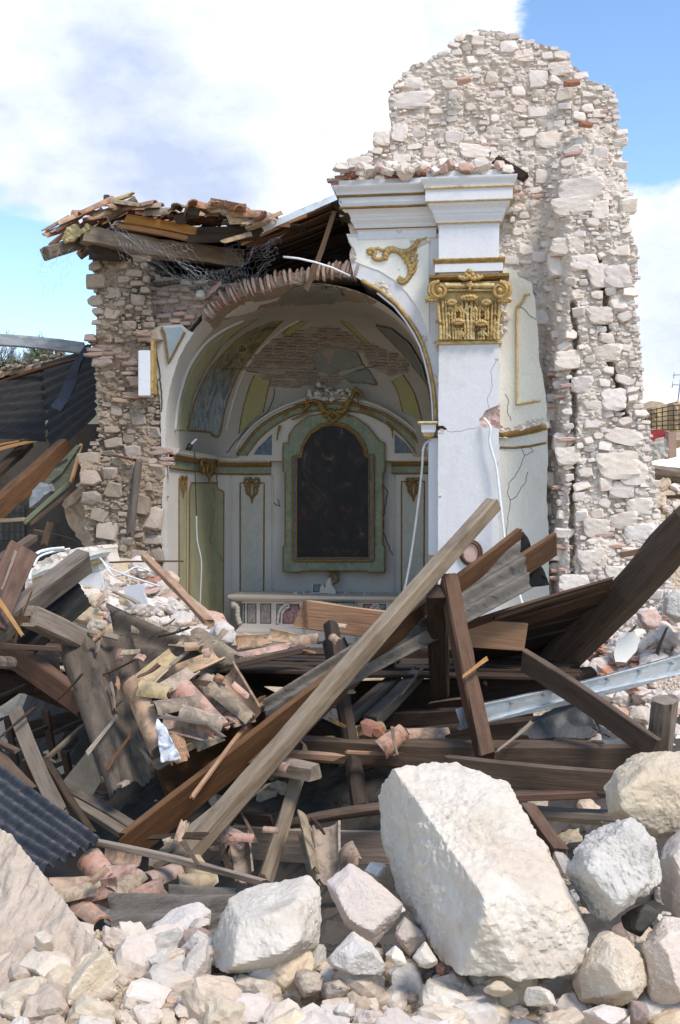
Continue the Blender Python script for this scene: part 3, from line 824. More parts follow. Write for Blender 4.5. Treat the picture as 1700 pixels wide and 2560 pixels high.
def pack(poly, sizes, keep=None, taken=(), fill=.80):
    """irregular rubble: big stones first, smaller ones squeezed between; sizes = [(tries, wmin, wmax)]"""
    out = [tuple(t) for t in taken]; ys = [p[1] for p in poly]; xs = [p[0] for p in poly]; n0 = len(out)
    grid = {}
    def put(t):
        grid.setdefault((int(t[0] // 90), int(t[1] // 60)), []).append(t)
    for t in out: put(t)
    for (tries, a, b) in sizes:
        for _ in range(tries):
            cx, cy = R.uniform(min(xs), max(xs)), R.uniform(min(ys), max(ys))
            if not inside(cx, cy, poly) or (keep is not None and R.random() > keep(cx, cy)): continue
            w = R.uniform(a, b); h = w * R.uniform(.38, .85)
            gx, gy = int(cx // 90), int(cy // 60); ok = True
            for ix in (gx - 1, gx, gx + 1):
                for iy in (gy - 1, gy, gy + 1):
                    for t in grid.get((ix, iy), ()):
                        dx = abs(cx - t[0]) / (w + t[2]) * 2; dy = abs(cy - t[1]) / (h + t[3]) * 2
                        if dx ** 2.6 + dy ** 2.6 < fill: ok = False; break
                    if not ok: break
                if not ok: break
            if ok:
                t = (cx, cy, w, h); out.append(t); put(t)
    return out[n0:]
def place_stone(cx, cy, w, h, Y, mat, parent, proud=.3, depth=None, lib=None, name='stone', rot=8):
    lib = lib or FACES
    """w, h in photo pixels; the stone's face stands proud of the wall surface at distance Y"""
    k = mpp(Y); W = w * k; H = h * k; D = depth or min(.34, max(.10, .8 * min(W, H)))
    p = P(cx, cy, Y); p.y += D * (.5 - proud)
    Mx = Matrix.Translation(p) @ Euler((rad(R.uniform(-rot, rot)), rad(R.gauss(0, rot * .6)), rad(R.uniform(-rot, rot)))).to_matrix().to_4x4() @ Matrix.Diagonal((W * 1.04, D, H * 1.04, 1))
    return link(name, with_mat(R.choice(lib), mat), None, parent, Mx)
def joined_stones(name, items, mat, parent):
    """many small stones as one mesh"""
    V = []; F = []
    for (cx, cy, w, h, Y, proud) in items:
        me = R.choice(FACES); k = mpp(Y); W = w * k; H = h * k; D = max(.06, min(.25, .8 * min(W, H)))
        p = P(cx, cy, Y); p.y += D * (.5 - proud)
        Mx = Matrix.Translation(p) @ Euler((R.uniform(-.2, .2), R.gauss(0, .12), R.uniform(-.25, .25))).to_matrix().to_4x4() @ Matrix.Diagonal((W, D, H, 1))
        b = len(V); V += [Mx @ v.co for v in me.vertices]; F += [tuple(b + i for i in f.vertices) for f in me.polygons]
    o = link(name, mesh(V, F, False, name), mat, parent)
    if parent is None: return o
    o['kind'] = 'stuff'; return o

YF = 16.0                                           # plane of the chancel wall face
XL = P(414, 1100, YF).x; XR = P(1090, 1100, YF).x; AX = (XL + XR) / 2

# ---- tall broken wall on the right
TOWER = s([(1105, 65), (1118, 70), (1160, 72), (1240, 100), (1285, 112), (1308, 122), (1318, 150), (1345, 168), (1350, 188), (1395, 195), (1420, 215), (1424, 290), (1445, 318), (1432, 345), (1436, 372), (1449, 430), (1453, 540), (1470, 570), (1472, 640), (1462, 652), (1464, 720),
           (1478, 800), (1484, 900), (1478, 955), (1500, 985), (1502, 1060), (1512, 1110), (1510, 1160), (1522, 1200), (1524, 1260), (1545, 1330), (1560, 1480), (1560, 1680), (990, 1680), (988, 1330), (1003, 980), (1003, 905), (985, 820), (958, 762), (915, 705), (868, 664), (838, 650), (812, 625), (806, 596), (812, 560),
           (803, 520), (797, 480), (776, 440), (792, 418), (806, 398), (812, 372), (832, 358), (858, 345), (878, 322), (905, 292), (898, 268), (912, 255), (897, 232), (900, 205), (920, 185), (948, 150), (985, 140), (1010, 122), (1040, 124), (1052, 88), (1075, 78)])
def tower_y(px, py):
    return YF - .50 * sstep(1350, 1430, px) * sstep(250, 560, py) - .25 * sstep(1250, 1500, py) * sstep(1300, 1500, px) + .10 * sstep(560, 250, py)
def tower_proj(px, py): return P(px, py, tower_y(px, py)), Vector((0, -1, 0))
def rubble_disp(amp, sc, seed):
    o = Vector((seed, seed * 2.1, seed * .3))
    def f(p, px, py):
        q = Vector((p.x, 0, p.z)) * sc + o
        c = noise.voronoi(q + Vector((noise.noise(q * 1.3), 0, noise.noise(q * 1.3 + Vector((5, 0, 0))))) * .5)[0]
        return amp * (.9 * (c[1] - c[0]) - .45) + amp * 1.2 * fbm(q * .35, 3, 1) + amp * .5 * noise.noise(q * 2.3) + amp * .3 * noise.noise(q * 4.9)
    return f
wall = thing('ruined_wall', 'tall broken church wall of pale rubble masonry standing beside the white pilaster', 'wall', P(1430, 1620, 16.6) * 1.0)
CRACKS = [s([(1322, 700), (1326, 760), (1330, 800), (1322, 860), (1326, 930), (1320, 1010), (1324, 1100), (1318, 1200), (1322, 1270), (1318, 1340)]), s([(1380, 590), (1386, 630), (1400, 680), (1394, 730), (1402, 760)]), s([(1400, 800), (1412, 850), (1436, 900), (1430, 930), (1445, 960)])]
CRP = [q for c in CRACKS for q in resample(c, 5, 3, False)]
def near_crack(x, y): return min((x - a) ** 2 + (y - b) ** 2 for (a, b) in CRP)
_rd = rubble_disp(.05, 7.5, 3)
def tower_disp(p, x, y):
    d = _rd(p, x, y)
    if x > 1400:
        k = near_crack(x, y)
        if k < 64: d -= .22 * (1 - k / 64)
    return d
sheet('wall_core', TOWER, tower_proj, M['mortar'], wall, thick=.0, off=.004, cell=5.4, disp=tower_disp, jag=2.0, back=17.1)
def tower_keep(px, py):
    if 868 < px < 1262 and 425 < py: return 0.0 if py > 470 else .6
    if px < 1262 and py > 425: return 0
    if 1250 < px < 1372 and py > 720: return 0
    if 1250 < px < 1335 and py > 665: return 0
    if px > 1400 and near_crack(px, py) < 130: return 0
    if 1010 < px < 1330 and 150 < py < 400: return .42
    if 1290 < px < 1400 and 430 < py < 640: return .7
    return .97
big = [(1455, 470, 112, 62), (1432, 515, 100, 46), (1500, 525, 44, 46), (1420, 614, 84, 44), (1398, 665, 60, 56), (1463, 655, 70, 40), (1545, 690, 66, 62), (1495, 690, 50, 60), (1030, 250, 116, 44), (1185, 378, 74, 36), (1375, 350, 70, 44), (1310, 140, 50, 34), (1400, 172, 56, 34),
       (1535, 1000, 60, 56), (1560, 1090, 92, 44), (1545, 1165, 100, 68), (1585, 1180, 70, 60), (1500, 790, 60, 44), (1420, 900, 66, 48), (1455, 960, 52, 44), (1520, 880, 70, 44), (1400, 1380, 70, 44), (1490, 1320, 64, 48), (1560, 1300, 70, 40), (1600, 1265, 66, 44), (1420, 1140, 60, 44), (1350, 790, 62, 46), (1600, 1330, 72, 42),
       (1555, 1225, 60, 42), (1480, 1400, 70, 54), (1550, 1440, 66, 50), (1440, 1460, 80, 50), (1375, 1460, 60, 44), (955, 345, 44, 40), (1000, 330, 40, 52), (900, 405, 66, 30), (1380, 1030, 50, 44)]
items = pack(TOWER, [(350, 40, 58), (2200, 27, 42), (7000, 16, 28), (14000, 9, 16)], tower_keep, big)
items.sort(key=lambda t: -t[2] * t[3])
for (cx, cy, w, h) in big: place_stone(cx, cy, w, h, tower_y(cx, cy), M['stone'], wall, .22, lib=ASHLAR, rot=7)
NB_ = 250
for (cx, cy, w, h) in items[:NB_]:
    place_stone(cx, cy, w, h, tower_y(cx, cy), M['stone'], wall, (R.uniform(.04, .20) if cx < 1390 else R.uniform(.14, .34)) + (.15 if R.random() < .14 else 0), rot=10 if cx < 1390 else 17)
joined_stones('small_stones', [(a, b, c, d, tower_y(a, b), R.uniform(.08, .3) if a < 1390 else R.uniform(.15, .45)) for (a, b, c, d) in items[NB_:]] , M['stone'], wall)
for _ in range(44):                                  # scattered brick slips built into the rubble
    if R.random() < .5: x, y = R.uniform(1365, 1440), R.uniform(900, 1500)
    else: x, y = R.uniform(880, 1600), R.uniform(120, 1450)
    if inside(x, y, TOWER) and R.random() < tower_keep(x, y):
        place_stone(x, y, R.uniform(34, 52), R.uniform(9, 12), tower_y(x, y), M['brick_pale'], wall, .3, .12, BRICKS, 'brick', 7)
for (x, y) in [(840, 452), (858, 445), (880, 438), (905, 430), (930, 432), (1010, 436), (1050, 425), (1065, 432), (1090, 430), (1120, 428), (845, 462), (985, 446), (1025, 432), (1160, 200), (1430, 207), (1465, 310)]:
    place_stone(x, y, R.uniform(34, 48), R.uniform(10, 14), tower_y(x, y) - .22, M['brick'] if R.random() < .5 else M['brick_pale'], wall, .4, .14, BRICKS, 'brick', 10)
# stones strewn along the ledge above the cornice
for _ in range(80):
    x = R.uniform(850, 1275); w = R.uniform(14, 40)
    place_stone(x, 428 - max(0, (x - 1040)) * .02 + R.uniform(-12, 8), w, w * R.uniform(.5, .8), YF - R.uniform(.1, .5), M['stone'] if R.random() < .8 else M['brick_pale'], wall, .5, w * mpp(16), rot=30)
timber('timber_stub', None, (1240, 400, 15.75), (1312, 443, 15.7), .11, .12, M['wood_dark'], parent=wall, broken=(.03, .03))

# plaster left on the wall and around the arch
F0 = on_plane(YF)
ARCH_OUT = [(905, 702), (950, 726), (993, 761), (1020, 795), (1041, 827), (1058, 862), (1069, 898), (1078, 935), (1084, 968), (1088, 1008), (1090, 1052)]
sheet('plaster_face', [(866, 585), (1100, 585), (1100, 1060)] + ARCH_OUT[::-1] + [(884, 690), (880, 668), (890, 640), (884, 622), (872, 606)], F0, M['white'], wall, thick=.035, off=-.02, cell=13, jag=1.0)
sheet('ivory_panel', [(869, 594), (1072, 594), (1072, 836), (1050, 778), (1020, 735), (985, 700), (945, 676), (905, 662), (888, 655), (892, 640), (886, 622), (875, 606)], F0, M['ivory'], wall, thick=.012, off=.0155, cell=14, jag=.8)
bead('gilt_arch_moulding', ARCH_OUT, F0, .028, M['gold'], wall, off=.02, step=12, sides=8)
bead('arch_fillet', [(x - 7, y + 6) for (x, y) in ARCH_OUT[1:]], F0, .016, M['white_trim'], wall, off=.0, step=12)
def corner_proj(px, py):
    t = max(0, (px - 1245) / 125.0); return P(px, py, YF - .02 - .40 * t * t), Vector((0, -1, 0))
sheet('curved_plaster', [(1247, 690), (1262, 668), (1290, 678), (1297, 694), (1330, 708), (1331, 730), (1338, 750), (1340, 790), (1346, 850), (1348, 905), (1358, 950), (1366, 1010), (1368, 1062), (1247, 1090)], corner_proj, M['cream'], wall, thick=.03, off=-.0, cell=12, jag=1.2)
sheet('lower_plaster', [(1247, 1092), (1300, 1084), (1368, 1064), (1370, 1150), (1366, 1240), (1371, 1330), (1372, 1420), (1376, 1800), (1247, 1800)], corner_proj, M['greycream'], wall, thick=.03, off=-.0, cell=12, jag=1.2)
bead('gilt_panel_moulding', [(1325, 735), (1312, 740), (1308, 754), (1292, 772), (1292, 1012), (1350, 1002)], corner_proj, .022, M['gold_pale'], wall, off=.035, step=12, sides=8)
bead('curved_cornice', [(1250, 1090), (1280, 1086), (1310, 1080), (1340, 1074), (1366, 1066)], corner_proj, .05, M['gold_dim'], wall, off=.035, step=12, sides=8)
bead('curved_fillet', [(1250, 1119), (1285, 1120), (1325, 1116), (1366, 1107)], corner_proj, .018, M['gold_dim'], wall, off=.03, step=12)
sheet('broken_cornice_bed', [(1248, 1062), (1275, 1072), (1300, 1060), (1335, 1046), (1372, 1048), (1374, 1070), (1340, 1084), (1300, 1078), (1280, 1094), (1248, 1096)], corner_proj, M['mortar'], wall, thick=.07, off=.0, cell=8, jag=2.5, disp=rubble_disp(.04, 14, 8))
for path in ([(1302, 1118), (1308, 1130), (1312, 1140), (1298, 1172), (1286, 1194), (1272, 1208), (1268, 1232), (1276, 1250), (1270, 1290), (1266, 1330), (1262, 1420)], [(1312, 1138), (1334, 1130), (1326, 1120)], [(1290, 765), (1305, 770), (1322, 788), (1340, 800)], [(1262, 985), (1272, 1002), (1268, 1030), (1278, 1052)], [(1276, 1250), (1292, 1240), (1312, 1210), (1320, 1180)]):
    bead('crack', path, corner_proj, .006, M['crack'], wall, off=.027, step=8, jag=2.5)

# gilt rocaille scroll on the ivory panel
def scroll(name, paths, proj, mat, parent, off=.03, w=.03, blobs=()):
    V = []; F = []
    for (pp, r0, r1) in paths:
        q = spline([(x, y, 0) for (x, y) in pp], 6); n = len(q)
        pts = []
        for i, c in enumerate(q):
            h = proj(c.x, c.y)
            if h: pts.append(h[0] + h[1] * off)
        rr = [w * (r0 + (r1 - r0) * i / (len(pts) - 1)) * (1 + .18 * math.sin(i * 2.1)) for i in range(len(pts))]
        v, f = tube_geo(pts, rr, 7); b = len(V); V += v; F += [tuple(b + i for i in t) for t in f]
    D, I = ico(2)
    for (x, y, r) in blobs:
        h = proj(x, y)
        if not h: continue
        c = h[0] + h[1] * off; b = len(V)
        V += [c + Vector(d) * r * w * (1 + .25 * noise.noise(Vector(d) * 2 + c * 3)) for d in D]; F += [tuple(b + i for i in t) for t in I]
    return link(name, mesh(V, F, True, name), mat, parent)
scroll('gilt_scroll', [([(924, 638), (920, 628), (930, 624), (938, 632), (934, 644), (944, 650), (958, 648), (966, 640), (962, 632)], .5, 1.0), ([(962, 650), (968, 632), (985, 626), (1002, 634), (1016, 650), (1024, 666), (1026, 684), (1018, 700), (1006, 708), (998, 702), (1004, 694)], 1.1, .8),
                       ([(1000, 632), (1020, 630), (1038, 616), (1044, 604), (1056, 602), (1068, 594)], 1.2, .3), ([(1012, 646), (1030, 640), (1042, 624)], 1.0, .3), ([(1020, 660), (1036, 650), (1044, 636)], 1.0, .3), ([(1026, 676), (1038, 664), (1044, 650)], .9, .3), ([(1024, 692), (1036, 680), (1042, 666)], .8, .25), ([(930, 628), (944, 622), (958, 628), (972, 622), (985, 622)], .5, .7)],
       F0, M['gold'], wall, .03, .045, [(926, 634, .9), (962, 644, .9), (1004, 700, 1.0), (1044, 606, .8), (1022, 640, 1.0)])

# ---- pilaster with gilded capital and entablature
pil = thing('pilaster', 'white plaster pilaster with gilded Corinthian capital and moulded cornice', 'pilaster', P(1172, 1620, 15.86))
YP = 15.72
sheet('shaft', [(1097, 860), (1248, 860), (1248, 1012), (1232, 1018), (1214, 1026), (1206, 1040), (1198, 1048), (1200, 1062), (1212, 1070), (1228, 1068), (1248, 1072), (1247, 1400), (1247, 1800), (1095, 1800), (1095, 1076), (1106, 1078), (1118, 1072), (1108, 1064), (1096, 1064)], on_plane(YP), M['white'], pil, thick=0, off=0, cell=13, jag=.7, back=15.99)
for path in ([(1098, 1072), (1130, 1080), (1160, 1076), (1196, 1066)], [(1240, 900), (1226, 930), (1232, 965), (1218, 1000), (1224, 1020)]):
    bead('crack', path, on_plane(YP), .0028, M['crack'], pil, off=-.0008, step=8, jag=2.5)
for (x, y, r_) in [(1104, 1078, 9), (1244, 1160, 7), (1100, 1240, 6), (1242, 900, 6), (1168, 1330, 8)]:
    sheet('plaster_chip_scar', [(x + r_ * R.uniform(.6, 1.2) * math.cos(a), y + r_ * R.uniform(.5, 1.0) * math.sin(a)) for a in [k * PI / 4 for k in range(8)]], on_plane(YP), M['mortar'], pil, thick=.004, cell=5)
sheet('brick_patch', [(1196, 1010), (1250, 1006), (1250, 1080), (1196, 1076)], on_plane(YP + .05), M['brick_pale'], pil, thick=.01, cell=6, disp=rubble_disp(.03, 12, 5), back=15.95)
xp0, xp1 = P(1097, 600, YP).x, P(1248, 600, YP).x
def zp(py, Y=15.6): return P(1172, py, Y).z
def run(name, prof, x0, x1, mat, parent, yw, yb=16.02):
    V = []; F = []
    for (pr, z) in prof: V += [Vector((x0 - pr, yb, z)), Vector((x0 - pr, yw - pr, z)), Vector((x1 + pr, yw - pr, z)), Vector((x1 + pr, yb, z))]
    for i in range(len(prof) - 1):
        for k in range(3): F.append((i * 4 + k, i * 4 + k + 1, i * 4 + k + 5, i * 4 + k + 4))
        F.append((i * 4 + 3, i * 4, i * 4 + 4, i * 4 + 7))
    F.append((3, 2, 1, 0)); b = (len(prof) - 1) * 4; F.append((b, b + 1, b + 2, b + 3))
    o = link(name, mesh(V, F, False, name), mat, parent)
    return o
def cyma(z0, z1, p0, p1, n=6):
    return [(p0 + (p1 - p0) * (1 - math.cos(PI * t / n)) / 2, z0 + (z1 - z0) * t / n) for t in range(n + 1)]
ent = run('entablature', [(.0, zp(692)), (.0, zp(556)), (.03, zp(553))] + cyma(zp(551), zp(531), .035, .075) + [(.085, zp(530))] + cyma(zp(525), zp(505), .09, .155) + [(.16, zp(501, 15.5)), (.185, zp(497, 15.5)), (.185, zp(471, 15.5)), (.195, zp(469, 15.5))] + cyma(zp(464, 15.5), zp(440, 15.5), .20, .25) + [(.17, zp(437, 15.5)), (.17, zp(423, 15.5)), (0, zp(421, 15.5))],
          xp0, xp1, M['white_trim'], pil, YP)
for (y0, y1, pr) in ((470, 464, .205), (503, 499, .178), (558, 554, .035)):
    run('gilt_band', [(pr, zp(y0, YP - pr)), (pr + .008, zp((y0 + y1) / 2, YP - pr)), (pr, zp(y1, YP - pr))], xp0, xp1, M['gold_pale'], ent, YP)
run('gilt_band', cyma(zp(655), zp(645), .035, .085, 4) + [(.085, zp(643))], xp0, xp1, M['gold'], pil, YP)
run('architrave', [(.045, zp(677)), (.055, zp(676)), (.055, zp(656)), (.03, zp(655))], xp0, xp1, M['white_trim'], pil, YP)
# entablature over the spandrel (steps back beside the pilaster)
xs0, xs1 = P(893, 500, 15.9).x, P(1090, 500, 15.9).x
def zs_(py, Y=15.85): return P(980, py, Y).z
lent = run('side_entablature', [(.0, zs_(592)), (.0, zs_(572)), (.02, zs_(570))] + cyma(zs_(560), zs_(543), .05, .11) + [(.12, zs_(541))] + cyma(zs_(538), zs_(520), .13, .22) + [(.25, zs_(510)), (.25, zs_(489, 15.7)), (.27, zs_(487, 15.7))] + cyma(zs_(482, 15.7), zs_(462, 15.7), .28, .35) + [(.25, zs_(458, 15.7)), (.25, zs_(446, 15.7)), (0, zs_(444, 15.7))], xs0, xs1, M['white_trim'], pil, 15.96)
for (y0, y1, pr) in ((488, 483, .285), (518, 513, .24), (572, 567, .028)):
    run('gilt_band', [(pr, zs_(y0, 15.96 - pr)), (pr + .008, zs_((y0 + y1) / 2, 15.96 - pr)), (pr, zs_(y1, 15.96 - pr))], xs0, xs1, M['gold_dim'], lent, 15.96)
for _ in range(26):                                  # crumbled bedding along the broken ends of the cornice
    x, y = R.choice([(R.uniform(1272, 1300), R.uniform(440, 560)), (R.uniform(846, 872), R.uniform(455, 560)), (R.uniform(1248, 1268), R.uniform(700, 840))])
    place_stone(x, y, R.uniform(10, 24), R.uniform(8, 20), 15.9, M['stone'], wall, .4, .12, rot=25)
# respond and impost of the arch
box('respond', P(1071, 1200, 15.9).x, xp0 - .004, 15.9, 16.1, P(1080, 1388, 15.9).z, P(1080, 1095, 15.9).z, M['white_trim'], pil, .008)
imp = run('impost', [(.0, P(1080, 1100, 15.8).z), (.01, P(1080, 1093, 15.8).z), (.06, P(1080, 1086, 15.8).z), (.10, P(1080, 1080, 15.8).z), (.11, P(1080, 1062, 15.8).z), (.14, P(1080, 1058, 15.8).z), (.14, P(1080, 1054, 15.8).z), (0, P(1080, 1052, 15.8).z)], P(1072, 1060, 15.9).x, xp0 - .15, M['white_trim'], pil, 15.88, 16.1)
run('gilt_band', [(.03, P(1080, 1096, 15.8).z), (.075, P(1080, 1090, 15.8).z), (.085, P(1080, 1084, 15.8).z)], P(1072, 1060, 15.9).x, xp0 - .15, M['gold'], imp, 15.88, 16.1)
run('gilt_band', [(.125, P(1080, 1062, 15.8).z), (.155, P(1080, 1058, 15.8).z), (.15, P(1080, 1055, 15.8).z)], P(1072, 1060, 15.9).x, xp0 - .15, M['gold_pale'], imp, 15.88, 16.1)
# capital
cap = run('capital', [(.0, P(1172, 862, YP).z), (.035, P(1172, 860, YP).z), (.035, P(1172, 854, YP).z), (.01, P(1172, 852, YP).z), (.0, P(1172, 800, YP).z), (.02, P(1172, 762, YP).z), (.045, P(1172, 730, YP).z), (.05, P(1172, 706, YP).z)], xp0, xp1, M['gold_pale'], pil, YP)
FC = on_plane(YP - .04)
def sub(o): return o
def gold_tubes(name, paths, proj, off, w, mat=None, blobs=()):
    return scroll(name, paths, proj, mat or M['gold'], cap, off, w, blobs)
CZ = lambda x, y: (1040 + x * 260 / 1568, 640 + y * 240 / 1447)
run('abacus', [(.04, CZ(0, 1)[1] * 0 + P(1172, 704, YP).z), (.10, P(1172, 702, YP).z), (.14, P(1172, 697, YP).z), (.14, P(1172, 690, YP).z), (.0, P(1172, 688, YP).z)], xp0, xp1, M['gold_dim'], cap, YP)
for sg in (-1, 1):                                   # volutes
    cx, cy = (CZ(355, 520) if sg < 0 else CZ(1260, 520))
    pp = []
    for i in range(40):
        a = i / 39 * 2 * PI * 2.1; r = 21 * (1 - i / 39 * .86)
        pp.append((cx + sg * math.sin(a) * r * .95 * -1 * -1, cy - math.cos(a) * r))
    gold_tubes('volute', [(pp, 1.25, .55), ([(x + sg * 9, y) for (x, y) in pp[:14]], 1.0, .7)], on_plane(YP - .13), 0, .030, M['gold'], [(cx, cy, 1.6)])
gold_tubes('egg_roll', [([CZ(420, 465), CZ(760, 465)], 1.6, 1.6), ([CZ(860, 465), CZ(1180, 465)], 1.6, 1.6), ([CZ(430, 530), CZ(1180, 530)], .6, .6)], FC, .07, .028, M['gold_pale'])
gold_tubes('rosette', [([CZ(800, 420), CZ(815, 480), CZ(800, 550)], 1.6, .6), ([CZ(640, 330), CZ(720, 370), CZ(790, 360)], .9, 1.2), ([CZ(1010, 330), CZ(900, 370), CZ(820, 360)], .9, 1.2)], FC, .11, .03, M['gold'], [CZ(800, 260) + (1.4,), CZ(760, 310) + (1.3,), CZ(850, 310) + (1.3,), CZ(720, 350) + (1.1,), CZ(880, 350) + (1.1,), CZ(800, 340) + (1.5,), CZ(930, 330) + (1.0,), CZ(660, 350) + (.9,), CZ(780, 460) + (1.3,), CZ(850, 470) + (1.2,)])
for (xb, xt, top, w) in [(370, 330, 700, 1.1), (420, 400, 690, .9), (465, 450, 690, .8), (505, 500, 730, .6), (560, 560, 860, .5), (740, 690, 680, .7), (785, 760, 690, 1.1), (830, 840, 690, 1.1), (870, 900, 680, .7), (1090, 1090, 730, .6), (1135, 1150, 690, .8), (1180, 1200, 690, .9), (1230, 1265, 700, 1.1), (640, 640, 1090, .9), (600, 580, 1090, .7), (680, 700, 1090, .7), (980, 980, 1090, .9), (945, 920, 1090, .7), (1020, 1045, 1090, .7)]:
    gold_tubes('leaf_rib', [([CZ(xb, 1270), CZ(xb, 1100), CZ((xb + xt) / 2, (1270 + top) / 2 - 60), CZ(xt, top)], 1.0, .8)], FC, .03, .028 * w, M['gold_pale'] if R.random() < .6 else M['gold'])
for (x, y, w) in [(250, 660, 90), (1340, 680, 95), (800, 650, 120), (630, 1010, 90), (985, 1030, 80), (540, 720, 60), (1060, 720, 60)]:
    gold_tubes('leaf_curl', [([CZ(x - w, y + 10), CZ(x - w * .4, y - 20), CZ(x + w * .4, y - 20), CZ(x + w, y + 10)], 1.0, 1.0)], FC, .075, .036, M['gold'], [CZ(x + dx * w, y + 22 - abs(dx) * 14) + (.85,) for dx in (-.9, -.5, -.1, .3, .7)])
for k in range(34):                                  # small curled acanthus tips
    x = R.uniform(330, 1290); y = R.choice((720, 800, 900, 1000, 1110, 1190)) + R.uniform(-30, 30)
    gold_tubes('leaf_curl', [([CZ(x - 26, y + 30), CZ(x - 16, y - 6), CZ(x, y - 16), CZ(x + 16, y - 6), CZ(x + 26, y + 30)], .5, .5)], FC, .045, .03, M['gold_pale'] if k % 3 else M['gold_dim'], [CZ(x, y - 4) + (.5,)])
for (x, y) in [(630, 840), (1000, 850)]:
    gold_tubes('leaf', [([CZ(x - 90, y + 130), CZ(x - 80, y), CZ(x, y - 100), CZ(x + 80, y), CZ(x + 80, y + 130)], .7, .7), ([CZ(x - 40, y + 130), CZ(x - 40, y), CZ(x, y - 60), CZ(x + 45, y), CZ(x + 45, y + 120)], .6, .6)], FC, .04, .03, M['gold'])

# ---- left pier
PIER = s([(212, 592), (330, 590), (345, 690), (352, 770), (368, 850), (372, 930), (378, 1050), (380, 1200), (378, 1330), (379, 1430), (379, 1680), (235, 1680), (240, 1420), (232, 1340), (214, 1260), (202, 1200), (186, 1130), (188, 1058), (205, 1035), (226, 1010), (228, 985), (224, 900), (216, 800), (202, 790), (204, 778), (220, 772), (223, 720), (218, 650), (210, 620)])
pier = thing('ruined_pier', 'brown broken pier of rubble and brick under the torn roof edge', 'pier', P(310, 1600, 16.5))
def pier_y(px, py):
    return 16.02 - .38 * sstep(1110, 1180, py) * sstep(420, 300, px) - .12 * sstep(860, 840, py) * sstep(840, 820, 1) 
def pier_proj(px, py): return P(px, py, pier_y(px, py)), Vector((0, -1, 0))
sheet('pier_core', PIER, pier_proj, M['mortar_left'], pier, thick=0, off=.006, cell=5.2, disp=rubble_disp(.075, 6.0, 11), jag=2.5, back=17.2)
bigp = [(255, 905, 70, 34), (290, 868, 44, 26), (220, 1150, 62, 40), (225, 1195, 60, 44), (228, 1245, 66, 46), (285, 1225, 52, 44), (350, 1265, 60, 60), (380, 1300, 58, 66), (270, 1330, 60, 50), (340, 1390, 62, 40), (300, 1430, 56, 40), (390, 1180, 44, 44), (250, 1290, 48, 38), (330, 1130, 44, 36), (385, 1080, 46, 30), (345, 1050, 44, 34), (390, 1390, 50, 44)]
items = pack(PIER, [(160, 36, 54), (1200, 24, 38), (3500, 15, 26), (6000, 8, 15)], lambda x, y: .12 if (850 < y < 1010 and x < 320) else .9, bigp)
items.sort(key=lambda t: -t[2] * t[3])
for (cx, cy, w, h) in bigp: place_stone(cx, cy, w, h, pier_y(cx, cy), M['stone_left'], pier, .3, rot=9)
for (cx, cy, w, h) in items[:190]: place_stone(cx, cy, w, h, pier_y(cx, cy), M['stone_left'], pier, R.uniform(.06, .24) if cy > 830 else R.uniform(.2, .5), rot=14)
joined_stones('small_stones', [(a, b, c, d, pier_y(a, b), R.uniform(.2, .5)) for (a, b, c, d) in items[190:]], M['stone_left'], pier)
for (x0, x1, y0, y1, n) in [(228, 330, 855, 900, 9), (320, 372, 900, 960, 10), (385, 420, 1120, 1160, 8), (300, 360, 985, 1005, 4), (330, 372, 830, 850, 3)]:
    for _ in range(n):
        x, y = R.uniform(x0, x1), R.uniform(y0, y1)
        place_stone(x, y, R.uniform(36, 54), R.uniform(9, 12), pier_y(x, y), M['brick_dusty'], pier, .5, .13, BRICKS, 'brick', 4)
timber('wall_tie_log', None, (345, 1155, 15.62), (325, 1330, 15.66), .13, .12, M['wood_grey'], parent=pier, broken=(.05, .05), rnd=True, rough=.2)
timber('wall_tie_plank', None, (290, 1140, 15.7), (335, 1150, 15.6), .10, .035, M['wood_brown'], parent=pier)
# wall of brick between pier and arch, under the roof
BAND = [(330, 640), (400, 690), (470, 700), (520, 706), (600, 712), (585, 735), (560, 748), (534, 770), (500, 790), (470, 826), (440, 812), (385, 816), (372, 800), (360, 700)]
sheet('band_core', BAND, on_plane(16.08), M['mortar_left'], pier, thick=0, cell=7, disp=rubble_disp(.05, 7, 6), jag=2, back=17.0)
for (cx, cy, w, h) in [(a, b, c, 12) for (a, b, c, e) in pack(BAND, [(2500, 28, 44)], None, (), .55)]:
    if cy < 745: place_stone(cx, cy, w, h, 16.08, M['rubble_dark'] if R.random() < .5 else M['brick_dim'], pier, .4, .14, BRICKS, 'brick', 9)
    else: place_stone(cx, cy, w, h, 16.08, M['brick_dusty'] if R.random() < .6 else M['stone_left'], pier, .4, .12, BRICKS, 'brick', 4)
# spandrel plaster left of the arch
LARC = [(414, 1130), (415, 1050), (420, 1000), (430, 950), (446, 900), (468, 858), (486, 832)]
sheet('spandrel_plaster', [(382, 820), (404, 815), (455, 812), (470, 826), (486, 832)] + LARC[::-1][1:] + [(414, 1145), (404, 1140), (402, 1010), (396, 960), (384, 870)], on_plane(16.0), M['apse_white'], pier, thick=.05, off=-.03, cell=11, jag=1)
sheet('blue_panel', [(408, 822), (450, 818), (460, 828), (422, 905)], on_plane(15.975), M['bluegrey'], pier, thick=.01, cell=10)
bead('gilt_edge', [(404, 818), (412, 835), (421, 908), (462, 830)], on_plane(15.96), .018, M['gold_dim'], pier, step=10)
box('plaster_pilaster_stump', P(346, 900, 15.8).x, P(376, 900, 15.8).x, 15.78, 16.05, P(360, 990, 15.8).z, P(360, 876, 15.8).z, M['white_trim'], pier, .01)
box('gilt_strip', P(376, 900, 15.8).x + .003, P(384, 900, 15.8).x, 15.80, 16.05, P(360, 985, 15.8).z, P(380, 850, 15.8).z, M['gold'], pier, .006)
